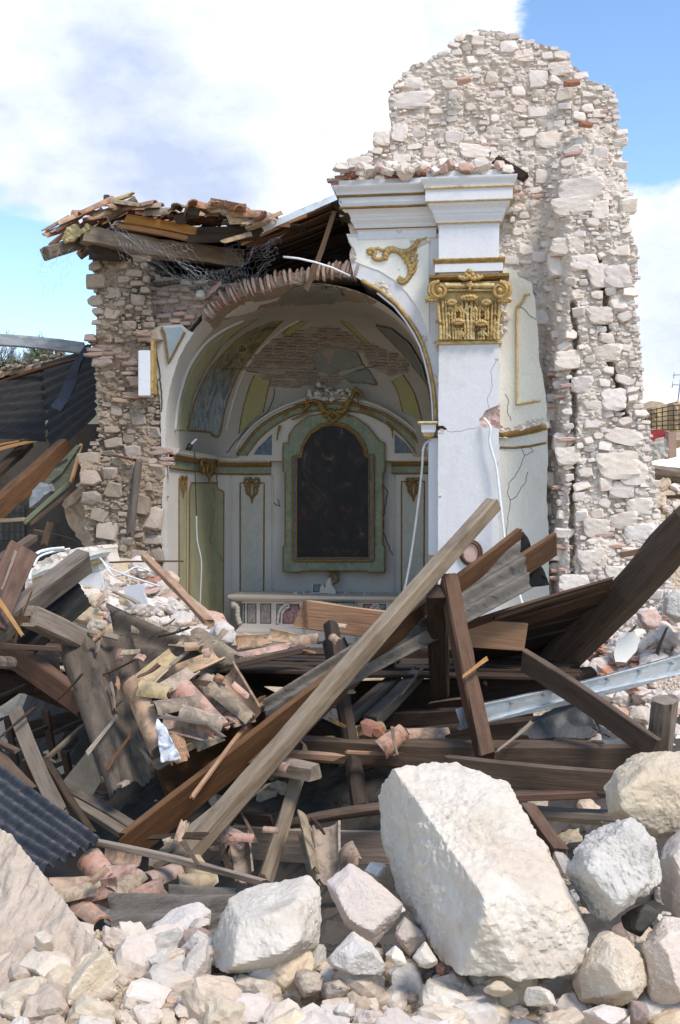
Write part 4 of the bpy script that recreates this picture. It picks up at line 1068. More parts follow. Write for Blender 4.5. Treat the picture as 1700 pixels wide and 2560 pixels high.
sheet('jamb_plaster', [(404, 1140), (416, 1142), (418, 1300), (420, 1420), (424, 1800), (402, 1800), (408, 1450), (404, 1300), (408, 1200)], on_plane(16.0), M['apse_white'], pier, thick=.04, off=-.02, cell=10, jag=1.5)
bead('crack', [(384, 830), (390, 870), (396, 910), (402, 960), (405, 1000), (402, 1030)], on_plane(15.97), .009, M['crack'], pier, step=10, jag=1.5)

# ------------------------------------------------------------------ apse behind the arch
YB = 19.1
def arch_pts(n=40, ex=2.25):
    """front arch line in (X, Z): superellipse"""
    zc = P(752, 1052, YF).z; a = (XR - XL) / 2; b = P(752, 706, YF).z - zc
    out = []
    for i in range(n + 1):
        t = PI * (1 - i / n); c, s_ = math.cos(t), math.sin(t)
        out.append((AX + a * math.copysign(abs(c) ** (2 / ex), c), zc + b * abs(s_) ** (2 / ex)))
    return out
ARC = arch_pts()
ZC = P(423, 1127, 16.8).z                         # top of the inner cornice
apse = thing('apse', 'painted apse with half dome and gilded panels behind the broken arch', 'apse', (AX, 18, .1))
# plan of the inner wall, from the left jamb round to the right one
plan = [(XL, 16.02), (XL, 17.2), (XL + .06, 18.0)]
rc = .5
for i in range(7):
    a = PI - i / 6 * PI / 2
    plan.append((XL + .08 + rc + math.cos(a) * rc, YB - rc + math.sin(a) * rc))
plan = plan + [(2 * AX - x, y) for (x, y) in plan[::-1]]
def refine(pl, st=.15):
    out = []
    for i in range(len(pl) - 1):
        a = Vector(pl[i]); b = Vector(pl[i + 1]); k = max(1, int((b - a).length / st))
        out += [a + (b - a) * j / k for j in range(k)]
    return out + [Vector(pl[-1])]
plan_f = refine(plan)
def strip(name, rows, mat, parent, smooth=True):
    W = len(rows[0]); V = [p for r in rows for p in r]
    F = [(j * W + i, j * W + i + 1, (j + 1) * W + i + 1, (j + 1) * W + i) for j in range(len(rows) - 1) for i in range(W - 1)]
    return link(name, mesh(V, F, smooth, name), mat, parent)
zz = [.3, 1.0, 1.8, 2.6, 3.2, ZC]
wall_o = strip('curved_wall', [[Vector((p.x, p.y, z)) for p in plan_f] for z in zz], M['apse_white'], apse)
zspr = P(752, 1052, YF).z
# arch soffit (barrel from the face to the dome)
Y0 = 16.75
arc3 = [(XL, ZC)] + [(XL, ZC + (zspr - ZC) * .5)] + ARC + [(XR, ZC + (zspr - ZC) * .5), (XR, ZC)]
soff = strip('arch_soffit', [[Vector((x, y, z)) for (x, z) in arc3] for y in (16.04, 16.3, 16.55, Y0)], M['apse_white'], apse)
# half dome
HD = max(z for x, z in ARC) - ZC
prof_d = [(XL, ZC + (zspr - ZC) * k / 4) for k in range(4)] + [q for q in ARC if q[0] <= AX + 1e-6]
def dome(u, k):
    """plan ellipse at the height of the k-th point of the arch line, so that the dome springs from the arch"""
    x, z = prof_d[k]; w = max(AX - x, .004); cu, su = math.cos(u), math.sin(u)
    return Vector((AX - w * math.copysign(abs(cu) ** .62, cu), Y0 + (YB + .05 - Y0) * (w / (AX - XL)) ** .42 * abs(su) ** .40, z))
NU = 72
drows = [[dome(PI * (i / NU), k) for i in range(NU + 1)] for k in range(len(prof_d))]
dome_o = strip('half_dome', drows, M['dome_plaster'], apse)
# ragged plaster edge of the fallen front part of the vault is brick; shell above it closes the attic floor
shell = [[p + Vector((0, .05, .22)) for p in r] for r in drows[8:]]
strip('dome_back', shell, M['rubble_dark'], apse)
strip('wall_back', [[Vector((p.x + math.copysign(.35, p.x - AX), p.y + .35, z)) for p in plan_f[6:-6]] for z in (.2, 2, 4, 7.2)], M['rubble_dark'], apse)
def bvh_of(*objs):
    V = []; F = []
    for o in objs:
        b = len(V); V += [o.matrix_basis @ v.co for v in o.data.vertices]; F += [tuple(b + i for i in f.vertices) for f in o.data.polygons]
    return BVHTree.FromPolygons(V, F)
BV = bvh_of(wall_o, soff, dome_o); FA = on_bvh(BV)
Z5 = lambda l: [(380 + x * .4719, 700 + y * .4719) for (x, y) in l]
# lunette slab over the altarpiece
FL = on_plane(18.92)
sheet('lunette', [(566, 1152), (590, 1108), (616, 1078), (650, 1046), (682, 1026), (715, 1010), (748, 998), (790, 988), (828, 984), (868, 988), (909, 998), (945, 1012), (970, 1026), (1005, 1050), (1041, 1084), (1071, 1125), (1085, 1152)], FL, M['apse_white'], apse, thick=.0, cell=14, back=19.4)
arc_o = Z5([(455, 930), (540, 812), (640, 732), (780, 672), (950, 650), (1120, 672), (1250, 722), (1380, 822), (1450, 925)])
arc_i = Z5([(1405, 925), (1330, 832), (1230, 755), (1110, 705), (950, 690), (800, 705), (680, 755), (580, 832), (505, 930)])
sp2 = lambda l, n=5: [(p.x, p.y) for p in spline([(x, y, 0) for (x, y) in l], n)]
sheet('green_arch_band', sp2(arc_o) + sp2(arc_i), FL, M['marble_green'], apse, thick=.035, cell=10)
bead('gilt_arch', sp2(arc_o), FL, .028, M['gold_dim'], apse, off=.045, step=10, sides=8)
bead('gilt_arch', sp2(arc_i), FL, .012, M['gold_dim'], apse, off=.04, step=10)
bead('white_arch_fillet', sp2(Z5([(425, 925), (515, 795), (630, 705), (775, 645), (950, 622), (1125, 645), (1265, 702), (1400, 805), (1462, 905)])), FL, .026, M['apse_white'], apse, off=.02, step=10)
sheet('blue_spandrel', Z5([(538, 925), (560, 890), (635, 818), (635, 928)]), FL, M['marble_blue'], apse, thick=.012, cell=10)
sheet('blue_spandrel', Z5([(1285, 815), (1345, 865), (1385, 918), (1285, 918)]), FL, M['marble_blue'], apse, thick=.012, cell=10)
# dome paintings
RIBS = [('green_soffit_band', 'green', Z5([(132, 795), (150, 640), (200, 480), (285, 355), (390, 272), (480, 228), (560, 205), (470, 262), (370, 345), (285, 470), (215, 620), (186, 798)])),
        ('fresco_panel', 'fresco', Z5([(192, 792), (225, 640), (300, 480), (385, 380), (470, 300), (560, 250), (630, 222), (690, 215), (610, 295), (530, 390), (465, 480), (412, 600), (382, 700), (355, 825), (312, 820), (302, 806), (205, 802)])),
        ('olive_rib', 'olive', Z5([(460, 812), (478, 700), (515, 565), (542, 505), (632, 515), (610, 600), (588, 702)])),
        ('olive_rib', 'olive', Z5([(1272, 535), (1332, 502), (1392, 600), (1432, 742), (1330, 700), (1305, 600)])),
        ('olive_rib', 'olive', Z5([(690, 285), (740, 240), (800, 215), (835, 215), (780, 255), (740, 300)])),
        ('olive_rib', 'olive', Z5([(1000, 215), (1040, 225), (1110, 290), (1210, 390), (1170, 375), (1090, 300)])),
        ('dark_fresco', 'teal_dark', Z5([(1190, 235), (1270, 250), (1370, 330), (1440, 450), (1462, 540), (1400, 470), (1330, 380), (1240, 290)])),
        ('fresco_fragment', 'teal_dark', Z5([(865, 375), (930, 350), (1000, 350), (1085, 380), (1120, 450), (1010, 478), (940, 500), (858, 470)])),
        ('fresco_fragment', 'teal_dark', Z5([(1008, 505), (1080, 480), (1150, 470), (1195, 552), (1130, 545), (1050, 542)])),
        ('fresco_fragment', 'teal_dark', Z5([(768, 522), (850, 518), (832, 545), (790, 555)]))]
for (nm, mt, pl) in RIBS:
    sheet(nm, pl, FA, M[mt], apse, thick=.008, off=.004 if mt != 'teal_dark' else .03, cell=7, smooth=True, jag=.5 if mt == 'teal_dark' else 0)
for (a, r_) in [(Z5([(192, 792), (225, 640), (300, 480), (385, 380), (470, 300), (560, 250)]), .013), (Z5([(690, 215), (610, 295), (530, 390), (465, 480), (412, 600), (382, 700), (355, 825), (312, 820), (302, 806), (192, 798)]), .015), (Z5([(460, 812), (478, 700), (515, 565), (542, 505)]), .010), (Z5([(632, 515), (610, 600), (588, 702)]), .010), (Z5([(1272, 535), (1305, 600), (1330, 700)]), .010), (Z5([(1332, 502), (1392, 600), (1432, 742)]), .012),
               (Z5([(690, 285), (740, 240), (800, 215)]), .010), (Z5([(1190, 235), (1240, 290), (1330, 380), (1400, 470), (1462, 560), (1478, 640)]), .014), (Z5([(1000, 215), (1090, 300), (1170, 375)]), .010), (Z5([(1090, 385), (1125, 455), (1195, 552), (1130, 545), (1050, 542)]), .010)]:
    bead('gilt_rib_line', sp2(a, 4), FA, r_, M['gold_dim'], dome_o, off=.012, step=9)
bead('dome_rib', sp2(Z5([(120, 800), (138, 640), (190, 470), (275, 340), (380, 262), (480, 215)]), 5), FA, .035, M['apse_white'], apse, off=.0, step=9)
bead('dome_rib', sp2(Z5([(390, 800), (430, 640), (480, 500), (560, 380), (680, 270), (780, 215)]), 5), FA, .022, M['apse_white'], apse, off=.0, step=9)
# chalice painted on the fallen fresco
sheet('painted_chalice', Z5([(905, 372), (935, 360), (968, 372), (962, 400), (945, 415), (945, 430), (965, 440), (918, 440), (932, 430), (930, 415), (912, 400)]), FA, M['brick_dim'], apse, thick=.004, off=.04, cell=6)
# angel's halo in the fresco
bead('painted_halo', [(380 + .4719 * (475 + 26 * math.cos(a * PI / 8)), 700 + .4719 * (362 + 24 * math.sin(a * PI / 8))) for a in range(16)], FA, .007, M['gold_pale'], apse, off=.014, closed=True, step=4)
# bricks laid bare in the dome
BR = Z5([(648, 560), (560, 490), (490, 470), (560, 395), (640, 320), (720, 288), (850, 250), (950, 240), (1050, 290), (1150, 330), (1250, 375), (1340, 418), (1362, 480), (1265, 512), (1170, 468), (1130, 395), (1000, 345), (900, 355), (856, 468), (900, 505), (1000, 500), (1010, 545), (900, 580), (820, 560), (720, 568)])
bare = sheet('bare_vault', BR, FA, M['soot'], apse, thick=.004, off=.003, cell=9, jag=1.5)
y = min(p[1] for p in BR); row = 0
while y < max(p[1] for p in BR):
    x = min(p[0] for p in BR) - R.uniform(0, 26)
    while x < max(p[0] for p in BR):
        w = R.uniform(24, 32)
        yy = y + (x - 800) * .04
        if inside(x + w / 2, yy, BR) and R.random() < .93:
            h = FA(x + w / 2, yy)
            if h:
                Mx = Matrix.Translation(h[0] + h[1] * R.uniform(-.004, .02)) @ h[1].to_track_quat('-Y', 'Z').to_matrix().to_4x4() @ Matrix.Rotation(rad(R.gauss(0, 2)), 4, 'Y') @ Matrix.Diagonal((w * mpp(18.5) * .94, .06, 7.0 * mpp(18.5), 1))
                link('brick', with_mat(R.choice(BRICKS), M['brick_dim']), None, bare, Mx)
        x += w
    y += 8.2
for path in (Z5([(392, 915), (470, 820), (560, 740), (615, 695), (640, 640), (650, 575)]), Z5([(370, 470), (440, 468), (500, 478), (560, 490)]), Z5([(1050, 495), (1100, 475), (1180, 455), (1210, 430)]), Z5([(318, 1100), (330, 1180), (318, 1300), (300, 1370), (340, 1440), (370, 1490)]), Z5([(1225, 1090), (1250, 1120), (1235, 1200), (1222, 1330), (1250, 1400), (1275, 1460)]), Z5([(645, 1180), (680, 1200), (665, 1160)]), Z5([(360, 940), (356, 1000), (340, 1040), (345, 1080)])):
    bead('crack', path, FA, .007, M['crack'], apse, off=.010, step=8, jag=2)
# rubble and broken stucco over the crown of the lunette
for _ in range(34):
    x, y = R.uniform(770, 900), R.uniform(962, 1000)
    h = FA(x, y)
    if h: place_stone(x, y, R.uniform(8, 24), R.uniform(6, 14), min(18.9, h[0].y), M['soot'] if R.random() < .4 else M['apse_white'], apse, .5, .1, name='stucco_fragment', rot=25)
# entablature of the inner wall
def inner_run(name, prof, sel, mat):
    pts = [p for p in plan_f if sel(p)]
    rows = []
    for (d, z) in prof:
        r = []
        for i, p in enumerate(pts):
            a = pts[max(0, i - 1)]; b = pts[min(len(pts) - 1, i + 1)]; t = (b - a).normalized(); n = Vector((t.y, -t.x))
            r.append(Vector((p.x + n.x * d, p.y + n.y * d, z)))
        r = [Vector((pts[0].x, pts[0].y, z))] + r + [Vector((pts[-1].x, pts[-1].y, z))]
        rows.append(r)
    return strip(name, rows, mat, apse, False)
zi = lambda py: P(640, py, 19.0).z
x_l = P(690, 1150, 19).x; x_r = P(966, 1150, 19).x
for sel in (lambda p: p.x < x_l and p.y > 16.06, lambda p: p.x > x_r and p.y > 16.06):
    inner_run('inner_frieze', [(.004, zi(1186)), (.03, zi(1185)), (.03, zi(1168)), (.0, zi(1168))], sel, M['marble_green'])
    inner_run('inner_cornice', [(.02, zi(1167)), (.05, zi(1160)), (.10, zi(1156)), (.14, zi(1152)), (.15, zi(1147)), (.17, zi(1144)), (.0, zi(1142))], sel, M['apse_white'])
    inner_run('gilt_band', [(.035, zi(1167)), (.075, zi(1163)), (.105, zi(1157)), (.09, zi(1156))], sel, M['gold_dim'])
    inner_run('gilt_band', [(.032, zi(1187)), (.042, zi(1185)), (.032, zi(1183))], sel, M['gold_dim'])
# wall panels
def panel(nm, mt, pl, gold=True, r_=.013, cell=10):
    pn = sheet(nm, pl, FA, M[mt], apse, thick=.008, off=.004, cell=cell)
    if gold: bead('gilt_frame', pl, FA, r_, M['gold_dim'], pn, off=.014, step=10, closed=True)
panel('green_panel', 'green', Z5([(192, 1800), (195, 1120), (205, 1075), (335, 1075), (345, 1105), (378, 1122), (375, 1800)]))
panel('narrow_green_panel', 'green', Z5([(140, 1800), (140, 1050), (180, 1050), (180, 1800)]), r_=.010)
panel('marbled_panel', 'marble_pale', Z5([(468, 1680), (468, 1076), (595, 1076), (592, 1680)]))
panel('marbled_panel', 'marble_pale', Z5([(1322, 1680), (1322, 1068), (1445, 1068), (1442, 1680)]))
bead('wall_fillet', Z5([(638, 1035), (638, 1680)]), FA, .02, M['apse_white'], apse, off=0, step=14)
bead('wall_fillet', Z5([(418, 1035), (416, 1800)]), FA, .025, M['apse_white'], apse, off=0, step=14)
bead('wall_fillet', Z5([(1284, 1030), (1284, 1680)]), FA, .02, M['apse_white'], apse, off=0, step=14)
def ornament(name, cx, cy, w, h, proj, mat, parent, off=.035):
    P_ = []; B = []
    for sg in (-1, 1):
        P_.append(([(cx, cy - h * .35), (cx + sg * w * .45, cy - h * .45), (cx + sg * w * .5, cy - h * .2), (cx + sg * w * .25, cy - h * .12), (cx + sg * w * .3, cy - h * .28)], .9, .5))
        P_.append(([(cx + sg * w * .4, cy - h * .15), (cx + sg * w * .35, cy + h * .1), (cx + sg * w * .1, cy + h * .25), (cx, cy + h * .5)], .9, .3))
        P_.append(([(cx + sg * w * .1, cy - h * .3), (cx + sg * w * .15, cy), (cx + sg * w * .05, cy + h * .3)], .8, .4))
    for k in range(6): B.append((cx + (R.random() - .5) * w * .5, cy - h * .45 + k * h * .14, 1.0 - k * .1))
    return scroll(name, P_, proj, mat, parent, off, w * mpp(18) * .13, B)
FW = on_plane(18.98)
ornament('gilt_pendant', *Z5([(532, 1115)])[0], 34, 66, FA, M['gold_dim'], apse)
ornament('gilt_pendant', *Z5([(1385, 1110)])[0], 34, 60, FA, M['gold_dim'], apse)
ornament('gilt_pendant', *Z5([(157, 1095)])[0], 16, 60, FA, M['gold_dim'], apse)
ornament('gilt_cartouche', *Z5([(268, 1010)])[0], 40, 58, FA, M['gold_dim'], apse, .12)
FO = on_plane(18.80)
scroll('gilt_crown_cartouche', [(Z5(l), a, b) for (l, a, b) in [([(880, 640), (905, 690), (960, 700), (1020, 690), (1050, 630)], 1.2, 1.2), ([(800, 650), (850, 640), (890, 650), (915, 690)], .8, 1.2), ([(1010, 680), (1060, 620), (1070, 585), (1110, 600), (1090, 640)], 1.2, .6), ([(950, 690), (985, 720), (960, 745), (930, 720), (950, 700)], 1.2, .8), ([(800, 690), (830, 660), (790, 650), (740, 680), (700, 720)], 1.0, .4), ([(740, 740), (790, 720), (840, 690)], .5, .8), ([(1100, 680), (1150, 700), (1200, 740)], .8, .4), ([(680, 770), (668, 810), (662, 850)], .9, .3), ([(1240, 755), (1270, 790), (1275, 835)], .8, .3)]],
       FO, M['gold_dim'], apse, .0, .032, [(*Z5([(900 + k * 14, 690 + 14 * ((k * 5) % 3))])[0], 1.0 + .3 * (k % 2)) for k in range(11)] + [(*Z5([(800 + k * 16, 668 - k * 3)])[0], .8) for k in range(5)] + [(*Z5([(1060 + k * 14, 640 + k * 8)])[0], .8) for k in range(5)])
scroll('gilt_drop', [(Z5(l), a, b) for (l, a, b) in [([(885, 1495), (930, 1520), (945, 1545), (980, 1555), (985, 1590), (960, 1610)], .8, .7), ([(1060, 1500), (1000, 1510), (960, 1530), (945, 1560), (965, 1590)], .5, .9)]], FW, M['gold_dim'], apse, .03, .035, [(*Z5([(945, 1520)])[0], 1.3)])

# altarpiece
alp = thing('altarpiece', 'dark arched oil painting in a green marbled gilt frame above the altar', 'painting', P(828, 1432, 19.0))
FR = on_plane(18.86)
fr_o = Z5([(695, 1545), (695, 1410), (706, 1408), (706, 1022), (695, 1012), (695, 866), (726, 864), (727, 822), (760, 772), (830, 722), (950, 700), (1070, 722), (1140, 772), (1180, 822), (1200, 850), (1232, 866), (1232, 1012), (1221, 1022), (1221, 1408), (1231, 1412), (1231, 1547), (1150, 1548), (1132, 1540), (800, 1540), (782, 1548)])
mfr = sheet('marbled_frame', fr_o, FR, M['marble_green'], alp, thick=.0, cell=12, back=19.09)
bead('gilt_edge', fr_o, FR, .012, M['gold_dim'], mfr, off=.0, step=12, closed=True)
in_o = Z5([(748, 1487), (748, 937), (786, 932), (796, 880), (830, 818), (890, 770), (955, 754), (1030, 770), (1090, 820), (1128, 880), (1138, 926), (1172, 930), (1172, 1487)])
sheet('inner_frame', in_o, on_plane(18.84), M['marble_blue'], alp, thick=.01, cell=14, back=18.858)
bead('gilt_frame', in_o, on_plane(18.825), .022, M['gold_dim'], alp, step=9, closed=True, sides=8)
cv = Z5([(766, 1472), (766, 944), (790, 938), (800, 880), (840, 816), (900, 776), (955, 766), (1020, 778), (1078, 820), (1116, 880), (1130, 932), (1150, 942), (1150, 1472)])
sheet('canvas', cv, on_plane(18.82), M['canvas'], alp, thick=.006, cell=20, back=18.828)
bead('gilt_slip', cv, on_plane(18.815), .012, M['gold_dim'], alp, step=10, closed=True)

# altar
alt = thing('altar', 'white marble altar with coloured stone inlays below the dark painting', 'altar', P(828, 1640, 18.4))
YA = 18.1
ax = lambda px: P(px, 1500, YA).x
az = lambda py, Y=YA: P(828, py, Y).z
def alt_run(nm, prof, x0, x1, mat, yw=YA): return run(nm, prof, x0, x1, mat, alt, yw, 18.9)
alt_run('mensa', [(.02, az(1505)), (.06, az(1502)), (.08, az(1499)), (.12, az(1497)), (.13, az(1491)), (.12, az(1489)), (.0, az(1488.5))], ax(592), ax(1064), M['marble_white'])
abody = alt_run('body', [(.0, az(1562)), (.0, az(1505))], ax(604), ax(1052), M['marble_white'])
alt_run('plinth', [(.09, az(1640)), (.09, az(1580)), (.07, az(1576)), (.05, az(1572)), (.03, az(1563)), (.0, az(1561))], ax(604), ax(1052), M['marble_white'])
box('centre_bay', ax(764), ax(892), YA - .14, YA + .05, az(1640), az(1506), M['marble_white'], alt, .02)
def inlay(pl, mt, Y=YA):
    sheet('inlay_border', [(x + (2 if x > sum(p[0] for p in pl) / len(pl) else -2), y + (2 if y > sum(p[1] for p in pl) / len(pl) else -2)) for (x, y) in pl], on_plane(Y), M['crack'], abody, thick=.004, cell=30)
    sheet('inlay', pl, on_plane(Y), M[mt], abody, thick=.008, cell=20)
mir = lambda pl: [(1656 - x, y) for (x, y) in pl]
por = [(708, 1557), (709, 1534), (716, 1528), (725, 1524), (728, 1512), (746, 1512), (748, 1524), (754, 1528), (751, 1540), (747, 1548), (746, 1557)]
for f in (lambda p: p, mir):
    inlay(f([(619, 1511), (639, 1511), (639, 1557), (619, 1557)]), 'grey_inlay'); inlay(f([(653, 1511), (676, 1511), (676, 1557), (653, 1557)]), 'grey_inlay')
    inlay(f(por), 'porphyry'); inlay(f([(693, 1512), (707, 1512), (700, 1528), (699, 1556), (693, 1556)]), 'green_inlay'); inlay(f([(606, 1511), (611, 1511), (611, 1556), (606, 1556)]), 'green_inlay')
inlay([(772, 1508), (884, 1508), (884, 1556), (772, 1556)], 'green_inlay', YA - .14)
for sg, x in ((-1, 594), (1, 1062)):                  # corner scrolls
    pp = [(x + sg * -1 * 6, 1560), (x, 1540), (x - sg * -1 * 0, 1522), (x + sg * 6, 1510), (x + sg * 12, 1506), (x + sg * 12, 1514), (x + sg * 6, 1516)]
    scroll('corner_volute', [(pp, 1.0, .8)], on_plane(YA - .05), M['marble_white'], alt, 0, .045, [(x + sg * 10, 1511, 1.3)])
for x in (716, 940): scroll('bay_volute', [([(x - 22, 1560), (x - 18, 1530), (x - 6, 1514), (x + 4, 1510), (x + 6, 1518), (x - 2, 1520)], .8, .6)], on_plane(YA - .02), M['marble_white'], alt, 0, .03)
box('gradine', ax(764), ax(818), 18.5, 18.7, az(1492, 18.4), az(1483, 18.4), M['marble_white'], alt, .01)
sheet('tabernacle_fragment', [(778, 1484), (782, 1472), (778, 1462), (790, 1460), (798, 1461), (800, 1468), (808, 1460), (812, 1472), (818, 1450), (826, 1444), (828, 1462), (838, 1474), (840, 1488), (778, 1488)], on_plane(18.5), M['marble_white'], alt, thick=.0, cell=8, back=18.65)
inlay([(786, 1463), (797, 1463), (797, 1478), (784, 1478)], 'green_inlay', 18.5)
for _ in range(16):
    x = R.uniform(600, 1050); w = R.uniform(5, 14)
    p = P(x, 1488, 18.3); Mx = Matrix.Translation(p + Vector((0, R.uniform(-.1, .3), w * mpp(18) * .25))) @ Euler((R.random(), R.random(), R.random() * 6)).to_matrix().to_4x4() @ Matrix.Diagonal((w * mpp(18), w * mpp(18), w * mpp(18) * .5, 1))
    tag(link('plaster_crumb', with_mat(R.choice(STONES), M['apse_white']), None, None, Mx), 'small white plaster crumb lying on the altar top', 'rubble', 'plaster crumbs on the altar')
# floor of the sanctuary
box('sanctuary_floor', XL - .3, XR + .3, 15.7, 19.5, .05, az(1640) + .002, M['concrete'], apse)

# brick ring of the broken arch
ring = thing('brick_arch', 'broken brick arch ring laid bare below the torn roof', 'arch', (AX, 16.2, 0))
for i, t in enumerate(np.linspace(.0, 1.0, 44)):
    ip = sp2([(520, 796), (545, 772), (575, 752), (615, 738), (660, 730), (700, 716), (763, 705), (820, 694), (850, 692), (884, 696)], 12)
    k = t * (len(ip) - 1.01); i0 = int(k); f = k - i0
    x = ip[i0][0] * (1 - f) + ip[i0 + 1][0] * f; y = ip[i0][1] * (1 - f) + ip[i0 + 1][1] * f
    ang = math.atan2(x - 752, 1052 - y) * .9
    L_ = R.uniform(40, 45) if x > 560 else R.uniform(26, 34)
    cx = x + math.sin(ang) * L_ / 2; cy = y - math.cos(ang) * L_ / 2
    p = P(cx + R.uniform(-1.5, 1.5), cy + R.uniform(-4, 4), 16.02 + R.uniform(-.07, .06)); kk = mpp(16); ang += R.gauss(0, .06)
    Mx = Matrix.Translation(p + Vector((0, .12, 0))) @ Matrix.Rotation(ang, 4, 'Y') @ Matrix.Diagonal((9.6 * kk * R.uniform(.8, 1.0), .26, L_ * kk, 1))
    link('brick', with_mat(R.choice(BRICKS), M['brick'] if i % 6 == 0 else M['brick_dusty']), None, ring, Mx)
V = []; F = []
ins = sp2([(505, 800), (520, 790), (545, 768), (575, 750), (615, 736), (660, 728), (700, 714), (763, 703), (820, 692), (850, 690), (890, 694)], 4)
rows = [[P(x, y + dy, 16.06 + dyy) + Vector((0, dyy2, 0)) for (x, y) in ins] for (dy, dyy, dyy2) in ((2, 0, .0), (-26, 0, 0), (-30, 0, .6), (2, 0, .6), (2, 0, 0))]
strip('ring_mortar', rows, M['mortar_left'], ring, False)
# ragged shreds of intrados plaster under the ring
for pl in ([(610, 752), (660, 738), (700, 735), (690, 748), (650, 757), (612, 762)], [(700, 735), (735, 716), (790, 706), (840, 712), (862, 735), (830, 752), (770, 757), (720, 748)], [(560, 790), (600, 762), (650, 752), (640, 770), (590, 785)]):
    sheet('plaster_shred', pl, FA, M['teal_dark'] if len(pl) > 7 else M['apse_white'], ring, thick=.02, off=.015, cell=8, jag=2)
sheet('intrados_brick', [(520, 800), (560, 772), (612, 750), (700, 728), (790, 712), (880, 700), (960, 745), (930, 760), (870, 752), (800, 760), (700, 762), (620, 775), (560, 800), (535, 825)], FA, M['brick_dim'], ring, thick=.01, off=.004, cell=7, jag=3, disp=rubble_disp(.03, 11, 4))

# ------------------------------------------------------------------ torn roof over the arch
roof = thing('broken_roof', 'torn timber roof edge with jumbled clay tiles jutting over the brick arch', 'roof', P(430, 560, 16.5))
def ht(Y): return 7.14 + (Y - 15.6) * .10
XA, XB = P(196, 560, 15.6).x, P(700, 560, 15.6).x
for i in range(18):
    y = 15.75 + i * .215
    timber('deck_board', None, Vector((XA - .02 * i + R.uniform(-.1, .1), y, ht(y))), Vector((XB + R.uniform(-.2, .25) + .04 * i, y, ht(y) + .03)), .205, .03, M['wood_dark'], parent=roof, rough=.1)
ed0, ed1 = P(612, 604, 15.75), P(846, 503, 15.95)
for i in range(19):
    t = Vector((0, i * .2, -.015 * i))
    timber('deck_board', None, ed0 + t + Vector((R.uniform(-.1, .05), 0, 0)), ed1 + t + Vector((R.uniform(0, .12) + .02 * i, 0, 0)), .195, .03, M['wood_brown'] if i < 4 else M['wood_dark'], parent=roof, rough=.1)
def felt_layer(a, b, c, d):
    V = [a, b, c, d] + [q + Vector((0, 0, .03)) for q in (a, b, c, d)]
    link('felt_underlay', mesh(V, [(3, 2, 1, 0), (4, 5, 6, 7), (0, 1, 5, 4), (1, 2, 6, 5), (2, 3, 7, 6), (3, 0, 4, 7)]), M['felt'], roof)
felt_layer(Vector((XA, 15.72, ht(15.7) + .02)), Vector((XB + .2, 15.72, ht(15.7) + .04)), Vector((XB + .8, 19.6, ht(19.6) + .05)), Vector((XA - .3, 19.6, ht(19.6) + .02)))
felt_layer(ed0 + Vector((.1, .02, .02)), ed1 + Vector((.02, .02, .02)), ed1 + Vector((.45, 3.9, -.25)), ed0 + Vector((-.6, 3.9, -.25)))
sheet('metal_flashing', [(652, 560), (700, 544), (760, 518), (838, 486), (844, 499), (760, 536), (700, 562), (656, 584)], on_plane(15.6), M['tin'], roof, thick=.01, cell=14, jag=.8)
for (a, b, w, h, m, nm) in [((213, 589, 15.38), (600, 648, 16.6), .24, .25, 'wood_weathered', 'purlin'), ((228, 632, 15.5), (560, 668, 17.2), .2, .2, 'wood_dark', 'purlin'), ((118, 633, 15.2), (222, 598, 15.75), .16, .2, 'wood_grey', 'rafter_end'), ((316, 548, 15.5), (505, 583, 15.7), .12, .13, 'wood_orange', 'batten'), ((300, 566, 15.55), (470, 597, 15.7), .1, .07, 'wood_orange', 'batten'), ((470, 598, 15.5), (640, 590, 15.6), .05, .12, 'wood_dark', 'batten'),
                            ((500, 578, 15.6), (650, 572, 15.6), .06, .1, 'wood_dark', 'batten'), ((560, 640, 17.5), (880, 610, 17.8), .2, .22, 'wood_dark', 'purlin'), ((836, 528, 15.85), (764, 728, 15.75), .075, .07, 'wood_mid', 'strut'), ((846, 500, 15.8), (872, 545, 15.95), .2, .18, 'wood_dark', 'broken_rafter'), ((612, 606, 15.66), (760, 541, 15.72), .04, .05, 'wood_orange', 'fascia_strip')]:
    timber(nm, None, a, b, w, h, M[m], parent=roof, broken=(.04, .05))
TILES = [tile_mesh(i, R.uniform(112, 140), .46, .108, .088, .015, .0 if i < 4 else .12) for i in range(10)]
def tile_at(p, axis, hump, mat, parent=None, sc=1.0, lib=None, name='roof_tile'):
    x = Vector(axis).normalized(); z = Vector(hump); z = (z - x * z.dot(x)).normalized(); y = z.cross(x)
    Mx = Matrix.Translation(p) @ Matrix((x, y, z)).transposed().to_4x4() @ Matrix.Scale(sc, 4)
    return link(name, with_mat(R.choice(lib or TILES), mat), None, parent, Mx)
edge = [(95, 622), (140, 575), (205, 535), (265, 512), (330, 500), (420, 516), (520, 508), (560, 503), (640, 530), (720, 552)]
def edge_y(px):
    for (a, b) in zip(edge, edge[1:]):
        if a[0] <= px <= b[0]: return a[1] + (b[1] - a[1]) * (px - a[0]) / (b[0] - a[0])
    return edge[-1][1]
TM = ['tile', 'tile', 'tile_pink', 'tile_beige', 'tile']
